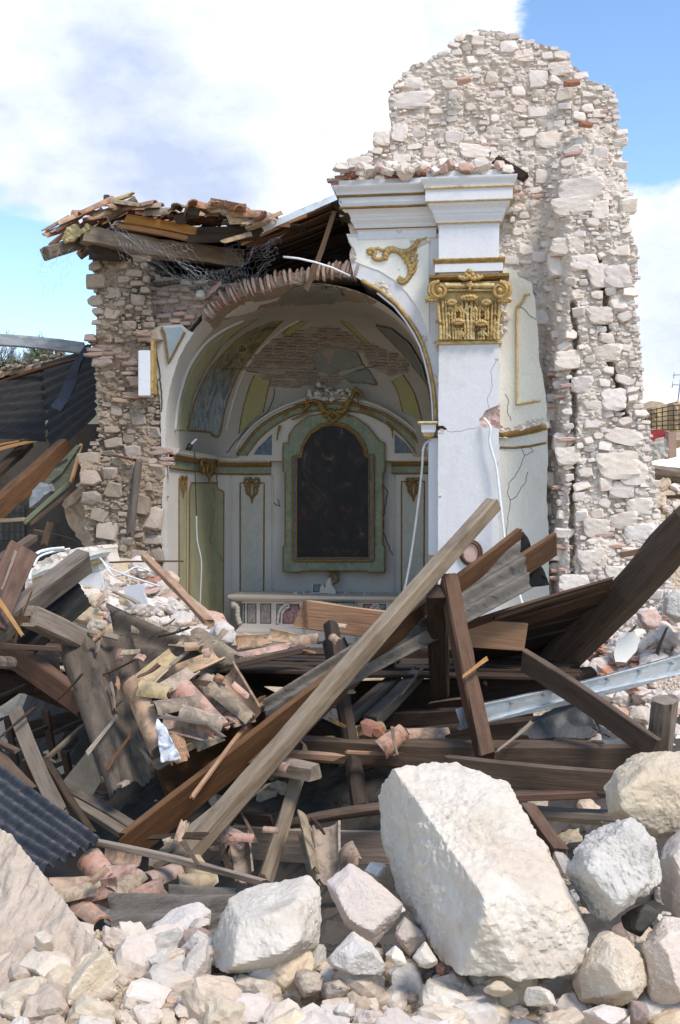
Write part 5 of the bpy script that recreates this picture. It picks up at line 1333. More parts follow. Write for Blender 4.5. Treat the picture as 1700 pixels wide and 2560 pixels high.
for r_ in range(5):
    px = 150 + R.uniform(0, 10)
    while px < 690:
        Yt = 15.35 + r_ * .36 + R.uniform(-.08, .08)
        p = P(px, edge_y(px) + 16 + R.uniform(-5, 6), 15.5); p.y = Yt; p.z += r_ * .03
        if px < 300:
            ax_ = Vector((-1, -.35, -.62 if px < 220 else -.35)) + Vector([R.gauss(0, .2) for _ in range(3)])
        else:
            ax_ = Vector((R.gauss(0, .3), -1, -.12 + R.gauss(0, .15)))
        if px >= 300 and R.random() < .45: ax_ = Vector((1, R.gauss(0, .3), R.gauss(0, .18)))
        hp = Vector((R.gauss(0, .25), -.35 + R.gauss(0, .2), 1 if R.random() < .75 else -1))
        tile_at(p, ax_, hp, M[R.choice(TM)], roof, R.uniform(1.0, 1.25))
        px += R.uniform(20, 31)
for (px, py, ax_, m) in [(560, 512, (1, -.3, -.2), 'tile_beige'), (610, 528, (1, -.2, -.3), 'tile'), (640, 550, (-1, -.2, -.35), 'tile_beige'), (668, 548, (-1, -.2, -.4), 'tile_pink'), (590, 596, (-1, -.3, -.3), 'tile_pink'), (300, 497, (1, -.2, .25), 'tile_yellow'), (140, 562, (-1, -.1, -.5), 'tile_pink')]:
    tile_at(P(px, py, 15.35), ax_, (0, -.3, 1), M[m], roof)
for (x, y, w) in [(540, 520, 60), (600, 545, 70), (575, 530, 50), (640, 556, 60), (480, 530, 40), (450, 545, 36), (430, 535, 30)]:
    place_stone(x, y, w, w * .5, 15.45, M['rubble_dark'] if w < 45 else M['concrete'], roof, .5, .2, name='bedding_mortar', rot=25)
sheet('insulation_foam', [(158, 600), (172, 580), (190, 562), (205, 575), (222, 560), (228, 574), (205, 586), (190, 600), (165, 610)], on_plane(15.3), M['foam'], roof, thick=.08, cell=6, jag=3, disp=rubble_disp(.05, 12, 2))
box('vent_stub', P(258, 490, 15.6).x, P(272, 490, 15.6).x, 15.6, 15.7, P(262, 505, 15.6).z, P(262, 486, 15.6).z, M['felt'], roof, .01)
# closing wall at the back of the attic
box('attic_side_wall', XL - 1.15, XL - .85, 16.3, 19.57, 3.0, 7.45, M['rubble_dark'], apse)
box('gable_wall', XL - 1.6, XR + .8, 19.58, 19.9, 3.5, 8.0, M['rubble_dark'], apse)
# lumps of mortar and stone on the vault's back edge
for _ in range(40):
    x = R.uniform(345, 610); place_stone(x, 700 + R.uniform(-14, 16) - max(0, x - 500) * .05, R.uniform(16, 40), R.uniform(12, 24), 16.3 + R.uniform(0, .5), M['rubble_dark'], pier, .5, .25, name='stone', rot=30)
tag(link('stone_fragment', with_mat(STONES[3], M['boulder_grey']), None, None, Matrix.Translation(P(501, 737, 15.9)) @ Matrix.Diagonal((.15, .14, .14, 1))), 'whitish stone caught in the hanging wire net under the roof', 'stone')
tag(tile_at(P(535, 722, 15.95), (.8, -.3, .6), (-.4, -.6, .5), M['brick'], None, .7, name='tile_shard'), 'broken clay tile shard caught in the hanging wire net', 'roof tile')

# wire netting
def netting(label, corners, cell, sag, r_=.0011, push=None):
    a, b, c, d = [P(*q) for q in corners]
    nu = max(3, int((b - a).length / cell)); nv = max(3, int((d - a).length / cell))
    V = []; F = []
    def S(u, v):
        p = (a * (1 - u) + b * u) * (1 - v) + (d * (1 - u) + c * u) * v
        p = p + Vector((0, -sag * math.sin(PI * u) * math.sin(PI * v), -sag * .7 * math.sin(PI * u) * (1 - v * .2)))
        q = Vector((u * 5, v * 4, sag * 3)); return p + Vector((noise.noise(q), noise.noise(q + Vector((7, 0, 0))), noise.noise(q + Vector((0, 9, 0))))) * .10
    def seg(p, q):
        v, f = tube_geo([p, q], r_, 3); k = len(V); V.extend(v); F.extend([tuple(k + i for i in t) for t in f])
    for j in range(nv):
        for i in range(nu):
            o = .5 if j % 2 else 0
            u0 = (i + o) / (nu + .5); u1 = (i + o + .5) / (nu + .5); v0 = j / nv; v1 = (j + .35) / nv; v2 = (j + 1) / nv
            um = max(0, (i + o - .5) / (nu + .5))
            seg(S(u0, v0), S(u1, v1)); seg(S(u0, v0), S(um, v1))
            seg(S(u1, v1), S(u1, v2))
    return tag(link('wire_netting', mesh(V, F, False, 'wire_netting'), M['wire']), label, 'netting', 'wire netting torn from the roof')
netting('crumpled chicken wire netting sagging below the roof beams', [(270, 540, 15.2), (470, 600, 15.3), (560, 735, 15.6), (300, 640, 15.4)], .062, .25)
netting('bunched chicken wire netting hanging under the tilted deck', [(560, 600, 15.4), (720, 575, 15.5), (670, 690, 15.7), (545, 735, 15.7)], .062, .2)
netting('loose chicken wire flap dangling from the eave over open sky', [(95, 610, 15.0), (205, 610, 15.1), (160, 720, 15.0), (85, 735, 15.0)], .085, .1, .0009)
netting('thin wire netting rising from the metal flashing to the cornice', [(700, 545, 15.5), (845, 480, 15.6), (880, 405, 15.6), (760, 440, 15.5)], .085, .05, .0009)
netting('slack chicken wire netting strung between the roof beam and the arch', [(440, 640, 15.3), (600, 660, 15.5), (560, 735, 15.7), (470, 730, 15.6)], .062, .2)
tag(tube('white_conduit', [P(x, y, Y) for (x, y, Y) in [(708, 642, 15.7), (745, 646, 15.72), (785, 655, 15.75), (830, 669, 15.8), (875, 690, 15.93)]], .016, M['plastic'], sides=8), 'white plastic conduit poking out of the arch below the roof', 'pipe')

# ------------------------------------------------------------------ left background: fallen roof of the next building
nb = thing('collapsed_shed_roof', 'black corrugated roof slid down against the broken pier', 'roof', P(120, 1100, 17.5))
corrugated('black_sheet', None, [(-45, 948, 19.0), (-45, 1092, 17.3), (114, 1104, 17.2), (118, 906, 18.9)], 8, .03, M['sheet_black'], 14, parent=nb, rag=.012, seed=3)
corrugated('black_sheet', None, [(106, 908, 18.8), (114, 1134, 16.9), (238, 1038, 16.7), (242, 866, 18.3)], 9, .03, M['sheet_black'], 14, parent=nb, rag=.014, seed=4, bend=lambda u, v: -.12 * u * u * (1 - v))
timber('eaves_board', None, (-20, 962, 18.8), (240, 884, 18.2), .05, .05, M['wood_brown'], parent=nb)
for i in range(11):
    px = -10 + i * 22; tile_at(P(px, 938 - px * .255 + R.uniform(-4, 3), 18.8), (1, -.1, .25), (0, -.6, 1), M['tile_beige'] if i % 3 else M['tile'], nb, 1.0)
for _ in range(16):
    px = R.uniform(0, 235); place_stone(px, 925 - px * .255 + R.uniform(-6, 4), R.uniform(8, 20), R.uniform(5, 10), 18.7, M['stone_left'], nb, .5, .1, rot=30, name='mortar_lump')
tag(timber('steel_beam', None, (-30, 848, 16.6), (207, 871, 17.2), .12, .19, M['steel_dark'], rough=.01), 'grey steel beam reaching to the broken pier above the black roof', 'beam')
tag(sheet('webbing_strap', [(206, 872), (214, 862), (230, 860), (224, 876), (204, 912), (190, 956), (176, 990), (156, 1029), (129, 1017), (148, 984), (166, 942), (190, 905)], on_plane(16.35), M['strap'], None, thick=.02, cell=8, disp=lambda p, x, y: .05 * math.sin(y * .05)), 'navy blue webbing strap hanging from the pier over the black roof', 'strap')
def plank(label, a, b, w, h, m, roll=0, name='plank', cat='plank', **kw): return timber(name, label, a, b, w, h, M[m], roll, cat, **kw)
plank('thick reddish beam sloping out of the gloom under the black roof', (-20, 1285, 15.6), (165, 1118, 16.6), .22, .30, 'wood_brown', name='timber_beam', cat='beam')
plank('round dark beam under the torn edge of the black roof', (-20, 1195, 16.2), (70, 1108, 16.8), .2, .2, 'wood_dark', name='timber_beam', cat='beam', rnd=True)
plank('splintered orange board poking out below the black roof', (-10, 1126, 16.2), (66, 1106, 16.5), .12, .05, 'wood_orange', broken=(.02, .12))
plank('pale splinter of board below the black roof edge', (-10, 1114, 16.3), (40, 1104, 16.5), .1, .03, 'wood_orange', broken=(.02, .12))
sh = thing('green_shutter', 'old green wooden shutter lying tilted beside the pier', 'shutter', P(160, 1240, 16.2))
sheet('leaf', [(113, 1203), (158, 1150), (194, 1112), (200, 1118), (158, 1182), (120, 1212)], on_plane(16.2), M['wood_green'], sh, thick=.04, cell=12)
sheet('leaf', [(125, 1222), (160, 1186), (196, 1120), (203, 1114), (190, 1160), (177, 1203), (135, 1250)], on_plane(16.25), M['wood_green'], sh, thick=.04, cell=12)
sheet('slot', [(139, 1162), (146, 1158), (168, 1146), (170, 1150), (150, 1162), (141, 1168)], on_plane(16.15), M['crack'], sh, thick=.004, cell=8)
timber('stile', None, (178, 1206, 16.05), (203, 1112, 16.3), .05, .05, M['wood_orange'], parent=sh)
plank('long green painted plank below the old shutter', (62, 1305, 15.8), (176, 1207, 16.1), .10, .07, 'wood_green')
plank('brown plank under the long green plank beside the pier', (78, 1308, 15.8), (188, 1218, 16.1), .10, .06, 'wood_mid')
plank('thin green batten below the thick reddish beam', (5, 1285, 15.7), (112, 1205, 16.2), .05, .05, 'wood_green')
box_o = tag(sheet('metal_duct', [(72, 1236), (100, 1206), (122, 1214), (126, 1228), (108, 1240), (98, 1252), (74, 1270)], on_plane(16.0), M['steel_dark'], None, thick=.0, cell=12, back=16.4), 'bent grey metal duct piece beside the old green shutter', 'duct')
tag(sheet('render_slab', [(157, 1262), (170, 1235), (190, 1212), (204, 1204), (208, 1238), (190, 1258), (166, 1272)], on_plane(16.35), M['concrete'], None, thick=.05, cell=10, jag=1.5), 'broken slab of grey render leaning against the pier', 'slab')
rw = sheet('wall_stub', [(161, 1256), (210, 1240), (222, 1300), (236, 1340), (252, 1372), (256, 1520), (228, 1520), (214, 1368), (184, 1326), (166, 1294)], on_plane(16.45), M['concrete'], None, thick=.05, cell=9, jag=2, disp=rubble_disp(.05, 6, 3), back=17.0)
tag(rw, 'torn stub of grey rendered wall at the foot of the pier', 'wall')
hw = thing('house_wall', 'dim grey house wall with a barred window behind the fallen roof', 'wall', P(60, 1500, 20.5))
sheet('wall_face', [(-80, 1060), (250, 1060), (250, 1560), (-80, 1560)], on_plane(20.5), M['rubble_dark'], hw, thick=0, cell=60, back=20.9)
win_ = sheet('window', [(0, 1262), (62, 1262), (62, 1350), (0, 1350)], on_plane(20.45), M['felt'], hw, thick=.02, cell=40)
for x in (8, 22, 36, 50): bead('window_bar', [(x, 1262), (x, 1350)], on_plane(20.4), .007, M['cable'], win_)
for y in (1282, 1306, 1330): bead('window_bar', [(0, y), (62, y)], on_plane(20.39), .007, M['cable'], win_)

# ------------------------------------------------------------------ far background
def hill_z(x, y): return max(-1, -1 + 24 * sstep(38, 150, y) * sstep(10, -30, x + .12 * y) + 1.2 * fbm(Vector((x * .03, y * .03, 2)), 3, 1))
V = [(x, y, hill_z(x, y)) for y in range(36, 420, 8) for x in range(-320, 41, 8)]; W = len(range(-320, 41, 8)); H_ = len(range(36, 420, 8))
tag(link('hill', mesh(V, [(j * W + i, j * W + i + 1, (j + 1) * W + i + 1, (j + 1) * W + i) for j in range(H_ - 1) for i in range(W - 1)], True, 'hill'), M['hillgreen']), None, None, kind='structure')
def tree_mesh(seed, H):
    rn = random.Random(seed); V = []; F = []
    def grow(p, d, L, r_, k):
        q = p + d * L * .5 + Vector([rn.gauss(0, .05) * L for _ in range(3)]); e = q + (d + Vector([rn.gauss(0, .12) for _ in range(3)])) * L * .5
        v, f = tube_geo([p, q, e], [r_, r_ * .85, r_ * .7], 5 if k < 2 else 3); b = len(V); V.extend(v); F.extend([tuple(b + i for i in t) for t in f])
        if k >= 5: return
        for _ in range(3 if k else 4):
            nd = (d * .8 + Vector((rn.gauss(0, .55), rn.gauss(0, .55), rn.uniform(.0, .5)))).normalized()
            grow(p + (e - p) * rn.uniform(.55, 1), nd, L * rn.uniform(.55, .75), r_ * .55, k + 1)
    grow(Vector((0, 0, 0)), Vector((0, 0, 1)), H * .34, H * .022, 0)
    return mesh(V, F, False, 'branches')
def crown_mesh(seed, w, h, n=900, leaf=.16):
    rn = random.Random(seed); V = []; F = []
    for _ in range(n):
        d = Vector([rn.gauss(0, 1) for _ in range(3)]).normalized() * rn.uniform(.45, 1) * (1 + .4 * noise.noise(Vector((rn.random() * 3, seed, 0))))
        c = Vector((d.x * w / 2, d.y * w / 2, d.z * h / 2)); a = Vector([rn.gauss(0, 1) for _ in range(3)]).normalized(); b = a.orthogonal().normalized()
        k = len(V); V += [c + a * leaf, c + b * leaf * .6, c - a * leaf, c - b * leaf * .6]; F.append((k, k + 1, k + 2, k + 3))
    return mesh(V, F, False, 'crown')
TR_ = [tree_mesh(i, 9.0) for i in range(3)]
for i, (px, py, Y, k) in enumerate([(18, 868, 66, 0), (60, 862, 72, 1), (148, 842, 64, 2), (100, 872, 80, 0), (-30, 850, 70, 1), (185, 866, 78, 1), (40, 880, 90, 2)]):
    top = P(px, py, Y); base = Vector((top.x, top.y, top.z - 6.7))
    t = thing('bare_tree', 'bare leafless tree on the hillside above the black roof', 'tree', base, 'bare trees on the hillside')
    o = link('branches', with_mat(TR_[k], M['twig']), None, t, Matrix.Translation(base) @ Matrix.Rotation(i * 1.3, 4, 'Z'))
for (px, py, Y, w, h) in [(30, 930, 62, 2.0, 1.4), (115, 905, 70, 3.2, 2.2)]:
    c = P(px, py, Y); t = thing('evergreen_bush', 'round green bush on the hillside' if w < 3 else 'large brownish evergreen shrub between the bare trees on the hill', 'bush', c - Vector((0, 0, h)))
    link('crown', crown_mesh(int(px), w, h), M['leaf'] if w < 4 else M['hillgreen'], t, Matrix.Translation(c))
    timber('trunk', None, c - Vector((0, 0, h)), c, .18, .18, M['twig'], parent=t, rnd=True)
# right: netting fence, ruined blocks, log on an earth bank
fn = thing('debris_fence', 'tan debris netting fence behind the ruined wall', 'fence', P(1670, 1090, 30))
sheet('netting_panel', [(1596, 1028), (1640, 1016), (1690, 1004), (1760, 1000), (1760, 1082), (1690, 1080), (1630, 1072), (1596, 1066)], on_plane(30), M['tarp'], fn, thick=.02, cell=14, disp=lambda p, x, y: .12 * math.sin(x * .12))
for i in range(12): bead('mesh_wire', [(1600 + i * 14, 1026 - i * 2), (1600 + i * 14, 1074)], on_plane(29.8), .012, M['wood_dark'], fn)
for i in range(6): bead('mesh_wire', [(1598, 1032 + i * 9), (1680, 1014 + i * 12), (1758, 1008 + i * 13)], on_plane(29.8), .012, M['wood_dark'], fn)
for x in (1604, 1680, 1750): timber('post', None, (x, 1120, 30.1), (x, 1010, 30.1), .08, .08, M['steel_dark'], parent=fn)
tag(sheet('tan_mound', [(1590, 1016), (1625, 1002), (1650, 1004), (1680, 1018), (1760, 1030), (1760, 1100), (1590, 1100)], on_plane(42), M['dirt'], None, thick=0, cell=20, back=60), 'bare tan earth mound behind the netting fence', 'mound')
tag(sheet('red_cloth', [(1626, 1078), (1650, 1074), (1670, 1080), (1668, 1090), (1640, 1096), (1632, 1104), (1624, 1100)], on_plane(27), M['red'], None, thick=.03, cell=8), 'red cloth lying over a grey block below the fence', 'cloth')
tag(sheet('masonry_block', [(1622, 1112), (1634, 1104), (1664, 1096), (1670, 1110), (1670, 1144), (1640, 1150), (1622, 1140)], on_plane(26), M['boulder_grey'], None, thick=0, cell=9, jag=1, disp=rubble_disp(.06, 6, 2), back=26.8), 'grey masonry block under the red cloth', 'block')
tag(sheet('masonry_pier', [(1672, 1080), (1690, 1078), (1692, 1142), (1672, 1146)], on_plane(26.4), M['brick_dusty'], None, thick=0, cell=10, jag=1, back=27), 'slim brown masonry pier beside the grey block', 'pier')
tag(timber('fallen_log', None, (1622, 1182, 19.6), (1760, 1196, 19.2), .30, .30, M['wood_weathered'], rnd=True, rough=.1), 'thick pale log lying on the earth bank behind the wall', 'log')
tag(timber('bank_board', None, (1625, 1240, 19.2), (1760, 1238, 19.0), .12, .04, M['wood_mid']), 'thin board bedded in the earth bank below the log', 'plank')
an = thing('roof_aerial', 'television aerial on the dark roof corner behind the fence', 'aerial', P(1705, 1010, 34))
bead('mast', [(1694, 1010), (1704, 930)], on_plane(34), .02, M['steel_dark'], an)
for (x0, y0, x1, y1) in [(1683, 938, 1712, 936), (1682, 962, 1712, 962), (1686, 930, 1684, 946), (1683, 952, 1680, 970)]: bead('rod', [(x0, y0), (x1, y1)], on_plane(34), .012, M['steel_dark'], an)
tag(sheet('far_roof', [(1678, 1012), (1704, 1004), (1760, 985), (1760, 1030), (1690, 1022)], on_plane(35), M['wood_dark'], None, thick=0, cell=20, back=38), 'dark roof corner with an aerial behind the fence', 'roof')

# ------------------------------------------------------------------ heap of fallen timber
def beam(label, a, b, w, h, m, roll=0, **kw): return timber('timber_beam', label, a, b, w, h, M[m], roll, kw.pop('cat', 'beam'), **kw)
def board(label, a, b, w, h, m, roll=0, **kw): return timber('wooden_plank', label, a, b, w, h, M[m], roll, 'plank', **kw)
# the long diagonal pieces
beam('longest weathered beam, propped diagonally across the whole heap', (1232, 1262, 9.7), (442, 2168, 6.95), .125, .13, 'wood_weathered', broken=(.03, .12), rough=.05)
board('long red-brown plank running under the longest weathered beam', (1296, 1352, 10.6), (318, 2116, 7.15), .05, .27, 'wood_brown', roll=-18, broken=(.02, .05))
board('reddish plank on edge tucked behind the longest weathered beam', (1100, 1492, 9.9), (640, 1925, 8.0), .05, .24, 'wood_brown', roll=-25, broken=(.04, .05))
board('grey weathered plank alongside the foot of the longest beam', (640, 1960, 7.5), (392, 2160, 6.95), .09, .10, 'wood_weathered', broken=(.08, .05))
board('orange plank end jutting beside the black sheet', (1384, 1362, 10.9), (1100, 1560, 9.9), .05, .26, 'wood_brown', roll=-20)
corrugated('corrugated_sheet', 'long grey corrugated strip trapped under the longest beam', [(655, 1752, 8.35), (672, 1826, 8.15), (1332, 1468, 10.3), (1296, 1350, 10.6)], 3, .032, M['sheet_grey'], 22, group=None, seed=11, rag=.006)
board('bright orange split board lying level across the posts', (770, 1536, 10.2), (1308, 1592, 10.4), .05, .27, 'wood_orange', broken=(.16, .03), roll=6)
beam('short squared post with a mossy sawn top', (1094, 1478, 9.2), (1100, 1720, 9.9), .17, .17, 'wood_dark', broken=(.0, .02))
beam('leaning red-brown post standing on the big level beam', (1122, 1452, 9.3), (1214, 1895, 8.35), .135, .15, 'wood_brown')
beam('dark round post under the orange split board', (828, 1566, 9.6), (902, 2020, 8.5), .14, .14, 'wood_dark', rnd=True, rough=.12)
beam('thick level beam crossing behind the white boulders', (700, 1868, 8.9), (1625, 1890, 8.6), .20, .21, 'wood_mid', broken=(.1, .02), rough=.08)
board('heavy board in front of the thick level beam', (1120, 1918, 8.0), (1540, 1958, 7.8), .06, .17, 'wood_mid', roll=4)
board('splintered board under the heavy board by the big block', (1180, 1992, 7.7), (1560, 1978, 7.9), .12, .05, 'wood_brown', broken=(.02, .1))
board('dark grey board below the splintered board', (1190, 2010, 7.9), (1560, 2040, 7.9), .14, .05, 'wood_grey')
board('lowest pale strip of board beside the big block', (1230, 2034, 8.0), (1500, 2056, 8.1), .08, .03, 'wood_weathered')
beam('massive dark beam leaning against the broken wall', (1735, 1300, 10.1), (1392, 1655, 11.2), .30, .30, 'wood_mid', rough=.08, broken=(.05, .1))
# roof panel of boards seen from below
rp = thing('boarded_roof_panel', 'boarded roof panel seen from its dark underside against the massive beam', 'roof panel', P(1330, 1650, 11))
pA, pB, pC = P(1175, 1566, 10.3), P(1530, 1458, 10.4), P(1105, 1700, 11.5)
pn_ = (pB - pA).cross(pC - pA).normalized()
if pn_.z < 0: pn_ = -pn_
for i in range(8):
    t = i / 7
    a = pA + (pC - pA) * t; b = pB + (P(1400, 1655, 11.6) - pB) * t
    timber('panel_board', None, a, b, .27, .028, M['wood_brown'] if i < 2 else M['wood_dark'], 0, parent=rp, rough=.08, ref=pn_)
timber('panel_edge', None, (1240, 1544, 10.25), (1524, 1454, 10.35), .06, .035, M['wood_mid'], parent=rp)
board('stout plank with a lit top edge leaning right of the steel channel', (1312, 1652, 9.1), (1635, 1872, 8.1), .055, .20, 'wood_mid', roll=12)
# steel channel
ch = thing('steel_channel', 'long galvanised steel channel lying aslant over the rubble', 'channel', P(1400, 1750, 9.0))
for (dy0, dy1, nm, w, h) in [(0, 0, 'web', .012, .155), (25, 25, 'flange', .07, .012), (-24, -24, 'flange', .05, .012)]:
    timber(nm, None, (1150, 1796 + dy0, 8.7), (1740, 1650 + dy1, 9.3), w, h, M['zinc'], parent=ch, rough=.02)
for k in range(7): 
    c = P(1200 + k * 80, 1778 - k * 20, 8.74 + k * .08); V_, F_ = tube_geo([c, c + Vector((0, -.03, 0))], .012, 6); link('bolt', mesh(V_, F_), M['steel_dark'], ch)
def crumple(name, label, pl, Y, m, amp, cat, thick=.006, cell=9, sc=2.5, tilt=0):
    y0 = min(p[1] for p in pl); y1 = max(p[1] for p in pl)
    def pr(px, py): return P(px, py, Y - tilt * (py - y0) / (y1 - y0)), Vector((0, -1, 0))
    def dp(p, x, y): 
        q = Vector((p.x, 0, p.z)) * sc; return amp * (abs(noise.noise(q)) * 2 - .5) + amp * .5 * noise.noise(q * 2.7 + Vector((3, 1, 0)))
    return tag(sheet(name, pl, pr, M[m], None, thick=thick, cell=cell, disp=dp, jag=1, smooth=True), label, cat)
crumple('sheet_scrap', 'small black sheet scrap hanging at the end of the grey corrugated strip', [(1312, 1420), (1346, 1404), (1362, 1430), (1374, 1462), (1326, 1470)], 10.8, 'sheet_black', .06, 'roofing sheet', cell=7, sc=6)
crumple('sheet_scrap', 'tip of black sheet wedged between two orange plank ends', [(1284, 1344), (1308, 1328), (1322, 1348), (1332, 1378), (1300, 1384)], 10.75, 'sheet_black', .05, 'roofing sheet', cell=7, sc=6)
crumple('roofing_felt', 'crumpled black roofing felt under the steel channel', [(1288, 1832), (1330, 1800), (1380, 1775), (1425, 1745), (1460, 1752), (1480, 1790), (1500, 1830), (1470, 1850), (1400, 1845), (1330, 1850)], 9.1, 'felt', .12, 'felt', tilt=.3)
crumple('metal_scrap', 'bent grey metal scrap beside the stout plank', [(1496, 1810), (1540, 1830), (1570, 1848), (1560, 1870), (1510, 1866)], 8.6, 'steel_dark', .04, 'scrap')
beam('round stump of a post standing in the rubble by the channel', (1662, 1752, 8.3), (1645, 1890, 8.5), .19, .19, 'wood_weathered', rnd=True, cat='post', rough=.12)
board('small stick lying on stones below the massive beam', (1556, 1386, 12.6), (1625, 1372, 12.4), .06, .07, 'wood_orange')
board('grey broken rafter end in the gloom behind the posts', (872, 1795, 9.6), (980, 1708, 10.1), .14, .10, 'wood_grey', broken=(.05, .1))
board('grey rafter end with a pointed tip in the gloom', (936, 1795, 9.6), (1036, 1694, 10.1), .13, .10, 'wood_grey', broken=(.05, .16))
beam('dark level beam deep under the boarded roof panel', (870, 1742, 10.6), (1480, 1708, 10.9), .2, .3, 'wood_dark')
beam('dark level beam behind the short squared post', (760, 1660, 11.2), (1300, 1640, 11.4), .2, .2, 'wood_dark')
beam('short stout log propped upright behind the white boulders', (742, 1940, 7.9), (664, 2196, 7.45), .115, .115, 'wood_weathered', rnd=True, rough=.14)
beam('sawn block end resting on the short stout log', (700, 1918, 7.8), (784, 1932, 7.7), .15, .11, 'wood_weathered', broken=(.03, .02))
beam('rough barked pole lying level behind the clay tiles', (726, 2058, 7.9), (1000, 2014, 8.0), .085, .085, 'wood_mid', rnd=True, rough=.12)
board('broad dusty board standing on edge behind the upright tiles', (552, 2102, 8.15), (1005, 2118, 8.1), .04, .25, 'wood_weathered', roll=3)
board('short dark board stub left of the short stout log', (586, 2040, 8.0), (682, 2052, 7.8), .06, .09, 'wood_dark')
board('thin strip of wood crossing in front of the clay tiles', (232, 2104, 6.75), (655, 2206, 6.5), .045, .04, 'wood_weathered', bow=.02)
board('wide brown board on edge holding the heap of tiles', (404, 1952, 7.7), (668, 1778, 8.6), .04, .26, 'wood_brown', roll=-12)
board('lichened top rail of the board holding the tiles', (392, 1912, 7.6), (668, 1760, 8.5), .06, .06, 'wood_weathered')
board('thin orange lath leaning on the wide brown board', (482, 1990, 7.3), (618, 1812, 8.1), .03, .025, 'wood_orange')
board('broken pale board below the thick level beam', (690, 1885, 8.6), (830, 1892, 8.5), .1, .05, 'wood_orange', broken=(.08, .1))
board('sliver of orange board beside the dark round post', (870, 1880, 8.5), (966, 1884, 8.6), .05, .025, 'wood_orange', broken=(.02, .1))
board('short slanted offcut on the thick level beam', (965, 1865, 8.6), (1010, 1830, 8.7), .06, .07, 'wood_grey')
board('rafter foot buried right of the big block', (1320, 2020, 7.3), (1400, 2130, 6.9), .1, .06, 'wood_brown')
# left part of the heap
beam('dark brown beam sloping down behind the brown corrugated sheet', (-30, 1590, 8.6), (215, 1762, 8.4), .12, .19, 'wood_brown', roll=8)
beam('squared beam with its pale sawn end towards the black sheet', (74, 1540, 8.1), (236, 1618, 9.0), .15, .17, 'wood_weathered', rough=.05)
beam('big grey squared beam lying over the black sheet', (208, 1406, 8.9), (-40, 1600, 7.9), .14, .22, 'wood_grey', roll=-18)
board('wide dark board standing against the grey squared beam', (58, 1372, 8.3), (-22, 1560, 7.6), .05, .24, 'wood_brown', roll=55)
board('upper dark board edge behind the wide dark board', (82, 1345, 8.7), (-20, 1410, 8.3), .10, .05, 'wood_mid')
board('thin lath lying level in front of the brown beam', (-20, 1612, 7.9), (146, 1622, 7.9), .03, .04, 'wood_mid')
beam('pale round pole end poking in beside the thin lath', (-30, 1650, 7.6), (26, 1656, 8.2), .1, .1, 'wood_weathered', rnd=True)
corrugated('corrugated_sheet', 'black corrugated sheet trapped under the grey squared beam', [(186, 1440, 9.0), (228, 1512, 8.8), (80, 1640, 8.5), (10, 1590, 8.6)], 3, .03, M['sheet_black'], 12, seed=14)
S1b = lambda u, v: .10 * math.sin(PI * v) * (u - .3) + .05 * math.sin(2 * PI * u)
corrugated('corrugated_sheet', 'large brown mossy corrugated sheet leaning on the heap', [(143, 1622, 8.7), (326, 1568, 8.9), (412, 1922, 7.75), (276, 1996, 7.5)], 3, .022, M['sheet_brown'], 20, S1b, seed=15, rag=.012)
corrugated('corrugated_sheet', 'brown corrugated sheet spreading behind the leaning one', [(264, 1505, 9.4), (330, 1712, 8.7), (470, 1690, 8.5), (575, 1648, 9.0)], 3, .034, M['sheet_brown'], 18, lambda u, v: -.1 * math.sin(PI * u), seed=16, rag=.01)
board('long plank carrying tiles behind the upper tile heap', (545, 1672, 9.0), (760, 1622, 9.4), .14, .05, 'wood_mid')
corrugated('corrugated_sheet', 'blue-black corrugated sheet beside the render slab', [(-60, 1868, 7.4), (256, 2098, 6.55), (96, 2180, 6.2), (-60, 2075, 6.5)], 1, .0, M['sheet_slate'], 6, seed=17) if False else None
corrugated('corrugated_sheet', 'blue-black corrugated sheet sliding down beside the render slab', [(-70, 1862, 7.35), (-70, 2090, 6.45), (100, 2176, 6.15), (254, 2098, 6.6)], 6, .026, M['sheet_slate'], 12, seed=17, rag=.008)
corrugated('corrugated_sheet', 'grey corrugated scrap lying in front of the clay tiles', [(270, 2236, 6.25), (280, 2334, 5.95), (600, 2330, 6.0), (590, 2238, 6.3)], 2, .03, M['sheet_grey'], 14, seed=18, rag=.01)
corrugated('corrugated_sheet', 'narrow grey sheet edge above the corrugated scrap', [(420, 2212, 6.6), (425, 2236, 6.5), (592, 2250, 6.5), (588, 2222, 6.6)], 1, .02, M['sheet_grey'], 10, seed=19)
corrugated('corrugated_sheet', 'torn black sheet scrap under the orange split board', [(806, 1610, 9.7), (860, 1590, 9.8), (890, 1650, 9.5), (818, 1668, 9.4)], 2, .03, M['sheet_black'], 8, seed=20, rag=.03)
board('grey split board standing in the dark hollow', (40, 1780, 8.2), (148, 2030, 7.5), .03, .115, 'wood_grey', roll=-60, broken=(.02, .05))
beam('dark stick beside the grey split board in the hollow', (112, 1905, 7.9), (228, 2082, 7.3), .06, .06, 'wood_dark')
board('upper grey board of the pair at the bottom of the hollow', (160, 1970, 7.9), (362, 2088, 7.4), .1, .05, 'wood_grey')
board('lower grey board of the pair at the bottom of the hollow', (170, 2000, 7.7), (350, 2112, 7.25), .09, .05, 'wood_grey')
board('thin stick crossing the dark hollow', (110, 1902, 8.0), (204, 1818, 8.5), .035, .03, 'wood_grey')
beam('dim level beam at the back of the dark hollow', (40, 1832, 9.0), (240, 1782, 9.2), .14, .15, 'wood_dark')
board('short pale stub at the left of the dark hollow', (-20, 1848, 7.6), (36, 1876, 7.5), .06, .03, 'wood_mid')
board('brown board under the edge of the blue-black sheet', (-20, 1882, 7.5), (62, 1972, 7.2), .16, .03, 'wood_mid')
tag(sheet('grey_panel', [(228, 1868), (256, 1950), (228, 1995), (155, 1958)], on_plane(8.4), M['concrete'], None, thick=.03, cell=20), 'smooth grey panel standing in the dark hollow', 'panel')
